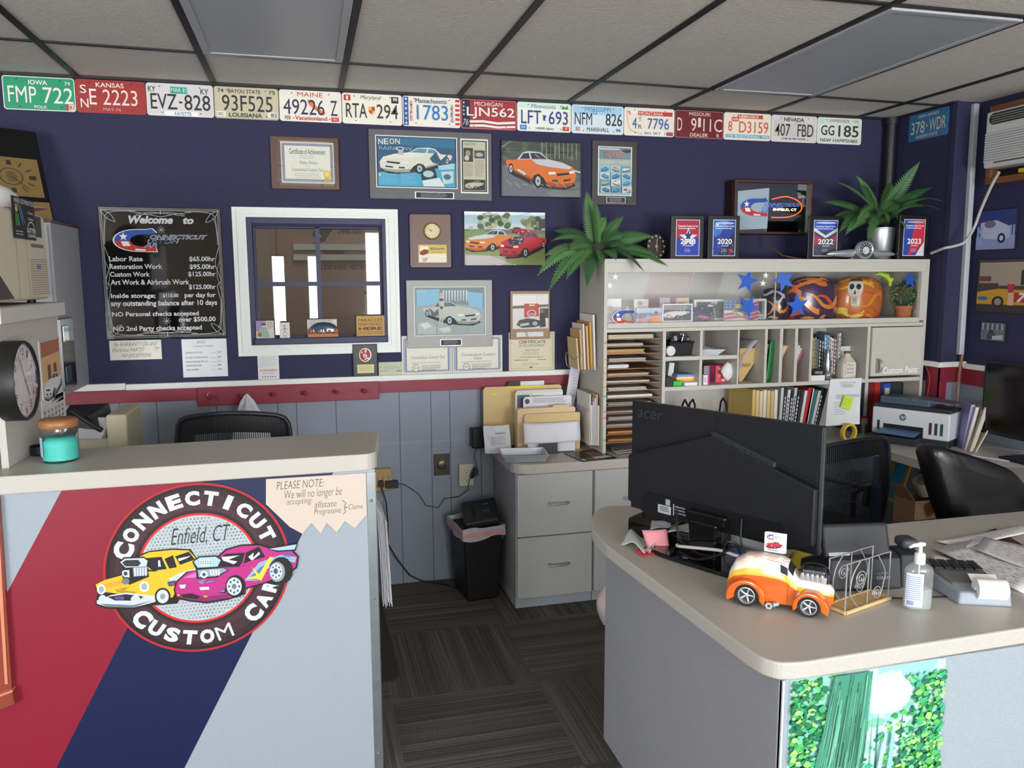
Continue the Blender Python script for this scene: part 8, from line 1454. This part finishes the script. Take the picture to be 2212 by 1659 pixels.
for k in range(6):sidep('folder',('white','tan','lilac','grey','second white','pale')[k]+' papers standing in the clear acrylic pocket','papers',-.37+ .006*k,-.13,.803,1.02+ .02*((k*3)%4),SX- .0045- .0075*k,K(('e0dee0','d0b48c','cac6d4','c4c2c4','e4e2e4','d8d4d0')[k]),.006)
# ================================================================== right hand worktop
TAN= .955
pa,pb=onZ(1885,877,TAN),onZ(2053,896,TAN);prz=math.atan2(pb.y-pa.y,pb.x-pa.x);PWD=(pb-pa).length
r=thing('printer','white and slate ink tank printer in the worktop corner','printer',(pa.x,pa.y,WT),prz);PWm=M('d2d6da',.35,var=.02);SL=M('4c5866',.4,var=.05);SLD=M('2c3036',.45);PBL=M('4a6a90',.35);h0=TAN-WT
m=MB();m.box(0,PWD,0,.17,.04,h0,PWm);m.build('body',r,bev=.008,seg=3);m=MB();m.box(.01,PWD- .005,.005,.17,.0,.04,SLD);m.box(.08,PWD* .66,-.07,.02,0,.042,SLD);m.build('paper_tray',r,bev=.004)
m=MB();m.box(.0,PWD,.01,.17,h0,h0+ .022,SLD);m.box(.03,PWD* .72,.02,.17,h0+ .022,h0+ .062,SL);m.build('scanner_lid',r,bev=.006);m=MB();m.hexa([(PWD* .5,.015,h0+ .05),(PWD* .98,.06,h0+ .045),(PWD* .98,.17,h0+ .045),(PWD* .5,.17,h0+ .05),(PWD* .5,.015,h0+ .064),(PWD* .98,.06,h0+ .05),(PWD* .98,.17,h0+ .05),(PWD* .5,.17,h0+ .066)],SL);m.build('feeder_tray',r)
m=MB();A=Art(m,0,.04,PWD,h0- .04,-.0006,2e-4);A.rect(.16,.60,.68,1,'111216');A.rect(.075,.5,.11,.85,'23262b');[A.rect(.75+ .07*i,.38,.785+ .07*i,.82,c)for i,c in enumerate(('3a2c2a','3c2a44','1f4a50'))];A.ell(.41,.3,.042,.13,'3f4a56',20);A.text('hp',.38,.2,.44,.4,'dfe4e8',.01,.3);m.build('front_details',r)
m=MB();m.hexa([(.05,-.10,.058),(PWD* .64,-.08,.052),(PWD* .64,.02,.07),(.08,.02,.075),(.05,-.10,.066),(PWD* .64,-.08,.06),(PWD* .64,.02,.078),(.08,.02,.083)],PBL);m.build('output_tray',r,bev=.003)
# masking tape and cans
p0=onZ(1834,934,WT);r_=(onZ(1853,934,WT)-onZ(1815,934,WT)).length/2;m=MB();m.T=Matrix.Translation((0,0,r_))@Matrix.Rotation(PI/2,4,'X');m.lathe([(r_* .76,-.012),(r_,-.012),(r_,.012),(r_* .76,.012),(r_* .76,-.012)],M('d8b840',.6),30);o=m.build('tape_roll');put(o,(onY(1834,918,-.475).x,-.475,WT),.15);tag(o,'roll of yellow masking tape standing upright on the worktop','tape')
p0=onZ(1865,935,WT);r=thing('metal_cup','brushed metal cup on the worktop behind the masking tape','cup',(p0.x,p0.y,WT));MB().lathe([(.024,0),(.027,.055),(.025,.055),(.023,.004),(0,.004)],M('a4a29c',.3,.85),20).build('body',r)
o=MB().lathe([(.022,0),(.022,.035),(.023,.036),(.023,.046),(0,.046)],M('b8b2ac',.5),18);o.lathe([(.0232,.036),(.0232,.0465),(0,.0465)],M('9a2c24',.5),18);o=o.build('glue_jar');put(o,(p0.x,p0.y,WT+ .0555));tag(o,'small jar with a red lid on top of the metal cup','jar')
# second monitor, binders and papers by the side wall
r=thing('monitor','black computer screen on the worktop at the side wall picture edge','monitor',(4.78,-1.16,WT),-PI/2);m=MB();m.box(-.285,.285,0,.03,.105,.49,MBK);m.build('screen_housing',r,bev=.004);MB().box(-.272,.272,-.001,.0,.125,.478,M('050507',.12)).build('screen',r);m=MB();m.box(-.03,.03,.03,.05,.02,.3,MBK);m.box(-.11,.11,-.05,.12,0,.015,MBK);m.build('stand',r,bev=.004)
def lb(name,label,px,y,w,h,dep,mat,lean,cat='binder'):
    p=onZ(*px,WT);m=MB();m.hexa([(0,0,0),(w,0,0),(w,dep,0),(0,dep,0),(lean,0,h),(w+lean,0,h),(w+lean,dep,h),(lean,dep,h)],mat);o=m.build(name);put(o,(p.x,p.y,WT+ .0005),-.45);return tag(o,label,cat)
lb('ring_binder','lilac binder standing between the printer and the screen',(2078,971),0,.02,.245,.11,M('8a84b0',.4),.03);lb('ring_binder','white binder leaning beside the lilac binder',(2084,973),0,.016,.235,.11,M('c4c0bc',.45),.04);lb('ring_binder','worn cream binder leaning between printer and screen',(2094,976),0,.02,.24,.11,M('b8b0a0',.5,var=.3,scale=20),.06);lb('folder','tan folder leaning beside the screen stand',(2106,978),0,.006,.16,.12,M('d8cdb4',.6),.07,'folder')
flat('paper','printed papers on the worktop before the second screen','paper',((2098,985),(2200,1000),(2215,975),(2120,965)),WT+ .0008,K('d8d8d6'),.004,lambda m,L:[qd(m,L,.1,.1+ .1*i,.9,.14+ .1*i,'a0a0a0')for i in range(8)])
flat('paper','second printed sheet under the first on the worktop before the second screen','paper',((2130,1004),(2240,1012),(2260,990),(2150,984)),WT+ .0001,K('d2d2d0'),.0006,None)
# ================================================================== boxes under the worktop
def cbox(name,label,x0,x1,y0,y1,z0,z1,mat,draw=None,rz=0):
    m=MB();m.box(0,x1-x0,0,y1-y0,0,z1-z0,mat)
    if draw:draw(m,x1-x0,y1-y0,z1-z0)
    o=m.build(name,bev=.002);put(o,(x0,y0,z0),rz);return tag(o,label,'box')
CARD=M('b08c68',.8,var=.08)
cbox('storage_crate','dark crate on the floor carrying the cardboard boxes under the worktop',4.40,4.90,-1.40,-.62,0,.30,M('2a2622',.7))
r=thing('cardboard_box','open cardboard box with raised flap under the worktop corner','box',(4.44,-.83,.3005),0);m=MB()
m.box(0,.004,0,.16,0,.20,CARD);m.box(.30,.304,0,.16,0,.20,CARD);m.box(.004,.30,0,.004,0,.20,CARD);m.box(.004,.30,.156,.16,0,.20,CARD);m.box(.004,.3,.004,.156,0,.004,CARD);m.build('sides',r);m=MB();m.hexa([(-.003,0,.2),(0,0,.2),(0,.16,.2),(-.003,.16,.2),(-.05,.03,.28),(-.047,.03,.28),(-.047,.14,.28),(-.05,.14,.28)],CARD);m.build('flap',r)
cbox('cardboard_box','small kraft box with yellow panel under the worktop beside the leather chair',4.43,4.7,-1.08,-.86,.3005,.40,M('b89870',.8),lambda m,w,d,h:m.box(-.0006,0,.03,d- .03,.015,h- .015,K('c0a050')))
p0=onX(2000,1048,4.56);m=MB();m.T=Matrix.Rotation(-.5,4,'Y');m.lathe([(.026,-.04),(.06,-.04),(.06,.04),(.026,.04)],M('d4cab0',.5),28);m.lathe([(.06,.0405),(0,.0405)],M('c8c0b4',.5),28)if False else None;m.lathe([(.04,.0402),(.0,.0402)],K('d8d4d4'),20);o=m.build('tape_roll');put(o,(4.58,-.745,.56));tag(o,'thick roll of packing tape tilted in the open cardboard box','tape')
m=MB();m.T=Matrix.Rotation(-.4,4,'Y');m.lathe([(.026,-.035),(.055,-.035),(.055,.035),(.026,.035)],M('d0c098',.5),28);o=m.build('tape_roll');put(o,(4.55,-.92,.468));tag(o,'second roll of tape lying on the small kraft box','tape')
m=MB();m.hexa([(0,0,0),(.012,0,0),(.012,.14,0),(0,.14,0),(.08,0,.26),(.092,0,.26),(.092,.14,.26),(.08,.14,.26)],M('d09838',.7,var=.1));m.hexa([(-.004,.01,.02),(-.001,.01,.02),(-.001,.1,.02),(-.004,.1,.02),(.058,.01,.22),(.061,.01,.22),(.061,.1,.22),(.058,.1,.22)],M('2a88b0',.5,var=.5,scale=90));o=m.build('padded_envelope');put(o,(4.47,-.668,.44));tag(o,'padded orange envelope with a blue label behind the packing tape','envelope')
m=MB();m.T=Matrix.Identity(4);o=None
# ================================================================== on the side walls
xf=XR
def onW(name,label,cat,px4,draw,d=.012,frame=None):
    P=[onX(x,y,XR)for x,y in px4];y0=(P[0].y+P[3].y)/2;y1=(P[1].y+P[2].y)/2;z1=(P[0].z+P[1].z)/2;z0=(P[2].z+P[3].z)/2;w,h=abs(y0-y1),z1-z0
    r=thing(name,label,cat,(XR,y0,z0),-PI/2);board(r,w,h,M('14141a',.5),d,'backing',.001);m=MB();A=Art(m,.003,.003,w- .006,h- .006,-d- .0003);draw(A);m.build('photograph',r);return r
def d_w1(A):A.rect(0,0,1,1,'2c3c78');A.rect(0,.65,1,1,'8a98c0');A.poly([(.1,.3),(.5,.25),(.9,.45),(.92,.7),(.7,.75),(.2,.72),(.08,.55)],'b4bcd8');A.ell(.66,.72,.1,.13,'20264a',14);A.ell(.66,.72,.05,.07,'c0c8e0',10);[A.rect(u,.4,u+ .05,.9,'98a4c8')for u in(.02,.1,.86,.94)];A.ell(.35,.35,.15,.1,'7a6a80',10)
onW('wall_photograph','bluish photograph of a white car and people under the air conditioner','photo',((2114,456),(2198,450),(2200,536),(2112,543)),d_w1)
def d_w2(A):
    A.rect(0,0,1,1,'4a4038');[A.rect(random.random()* .9,random.uniform(.05,.4),random.random()* .1+ .9,random.uniform(.4,.5),random.choice(('8a7a6c','6a4a40','a89888','3a3430')))for _ in range(8)];A.poly([(0,.62),(.35,.55),(1,.58),(1,.85),(0,.85)],'c8982c');A.rect(.62,.62,1,.8,'b02a34');A.text('71',.66,.62,.9,.8,'e8e0d8',.04,.3);A.ell(.36,.8,.1,.11,'2a2624',14);A.ell(.36,.8,.06,.07,'9a8a80',12);A.ell(.1,.74,.09,.04,'3a6a9a',12);A.ell(.56,.4,.05,.06,'c09070',10);A.poly([(.5,.46),(.62,.46),(.6,.62),(.52,.62)],'a83a50');A.poly([(.52,.62),(.6,.62),(.62,.96),(.52,.96)],'d8b090');A.rect(0,.86,1,1,'3a332e')
onW('wall_photograph','photograph of a yellow race car with red number on the side wall','photo',((2116,562),(2250,556),(2254,680),(2114,674)),d_w2)
def d_w3(A):A.rect(0,0,1,1,'6a7078');[A.rect(.05+ .1*i,.05,.12+ .1*i,.4,('9aa4a8','4a5058')[i%2])for i in range(9)];A.ell(.45,.55,.1,.14,'2a2c34',10);A.poly([(.3,.6),(.6,.6),(.7,.95),(.25,.95)],'3a4a5a');A.poly([(.5,.75),(.95,.65),(.95,.9),(.5,.95)],'b4b8bc')
onW('wall_photograph','small grey photograph of a person at a counter, lowest on the side wall','photo',((2123,695),(2176,697),(2174,738),(2121,735)),d_w3)
# air conditioner in its wooden frame
P=[onX(x,y,XR)for x,y in((2140,236),(2212,214),(2212,398),(2130,402))];ay,az0,az1=P[3].y- .05,P[3].z- .0,P[0].z
r=thing('air_conditioner','white wall air conditioner in a brown wooden surround','air conditioner',(XR,ay,az0),-PI/2);AWd= .62;AH=az1-az0;m=MB();WDm=M('7a4c2c',.5,var=.25,scale=10)
for q_ in((0,AWd,0,.03),(0,AWd,AH- .03,AH),(0,.035,.03,AH- .03),(AWd- .035,AWd,.03,AH- .03)):m.box(q_[0],q_[1],-.06,0,q_[2],q_[3],WDm)
m.box(.03,AWd- .03,-.01,0,.03,AH- .03,M('14110f',.8));m.build('wooden_surround',r,bev=.003);ACW=M('c9cac9',.4,var=.02);z0_,z1_= .075,AH- .045
m=MB();m.box(.05,AWd- .05,-.13,-.012,z0_,z1_,ACW);m.build('casing',r,bev=.012,seg=3)
m=MB();hh=z1_-z0_
for i in range(12):zz=z0_+ .03+i*(hh* .52)/12;m.hexa([(.06,-.137,zz),(AWd- .06,-.137,zz),(AWd- .06,-.13,zz+ .006),(.06,-.13,zz+ .006),(.06,-.137,zz+ .008),(AWd- .06,-.137,zz+ .008),(AWd- .06,-.13,zz+ .014),(.06,-.13,zz+ .014)],ACW)
for i in range(13):zz=z0_+ .022+i*(hh* .52)/12;m.box(.12,AWd- .07,-.1315,-.130,zz,zz+ .007,M('5a4a42',.7))
m.build('louvre_grille',r);m=MB();m.wedge(rrect(AWd- .16,hh* .2,.03,.075,z0_+hh* .76),-.1325,-.130,M('2c2e2a',.6));[m.box(.09,AWd- .1,-.1335,-.1325,z0_+hh*(.79+ .04*i),z0_+hh*(.805+ .04*i),M('8a8c84',.5))for i in range(4)];m.build('top_vent',r);m=MB();m.box(.24,.34,-.09,-.06,.035,.055,M('c8b020',.5));m.build('yellow_tag',r)
CP=[onX(x,y,XR- .14)for x,y in((2158,372),)];m=MB();pth=[tuple(CP[0])]+[tuple(onX(x,y,X))for x,y,X in((2140,405,4.88),(2118,455,4.90),(2105,490,4.90),(2085,522,4.84),(2060,532,4.80),(2040,536,4.76))]+[tuple(onY(2012,547,-.46))];m.tube(CR(pth,5),.008,M('b8b6b2',.5),8);tag(m.build('air_conditioner_cable'),'thick grey cable drooping from the air conditioner to the shelf cabinet','cable')
# white conduit and loose cables
ctop,cbot=onY(2110,203,YS- .02),onY(2075,766,YS- .02);m=MB();m.hexa([(cbot.x- .016,YS- .03,cbot.z),(cbot.x+ .016,YS- .03,cbot.z),(cbot.x+ .016,YS- .001,cbot.z),(cbot.x- .016,YS- .001,cbot.z),(ctop.x- .016,YS- .03,ZC- .013),(ctop.x+ .016,YS- .03,ZC- .013),(ctop.x+ .016,YS- .001,ZC- .013),(ctop.x- .016,YS- .001,ZC- .013)],M('b4b8bc',.4));tag(m.build('conduit',bev=.004),'tall white cable conduit beside the air conditioner','conduit')
for k in range(3):
    m=MB();m.tube(CR([(cbot.x- .006+ .006*k,YS- .034,cbot.z+ .002),(cbot.x- .02+ .008*k,YS- .036,cbot.z- .1),(cbot.x- .025+ .012*k,YS- .036,cbot.z- .22),(cbot.x- .02+ .005*k,YS- .036,.8)],4),.0032,M(('8a5a40','b08a6a','6a4434')[k],.6),6);tag(m.build('loose_cable'),('dark brown','pale tan','reddish brown')[k]+' loose cable hanging below the white conduit','cable','loose cables below the conduit')
m=MB();m.tube(CR([tuple(onX(x,y,XR1- .01))for x,y in((1999,790),(2008,815),(2004,850),(1998,880))],4),.004,M('a83c34',.5),6);tag(m.build('red_cable'),'red cable curving down beside the end of the shelf cabinet','cable')
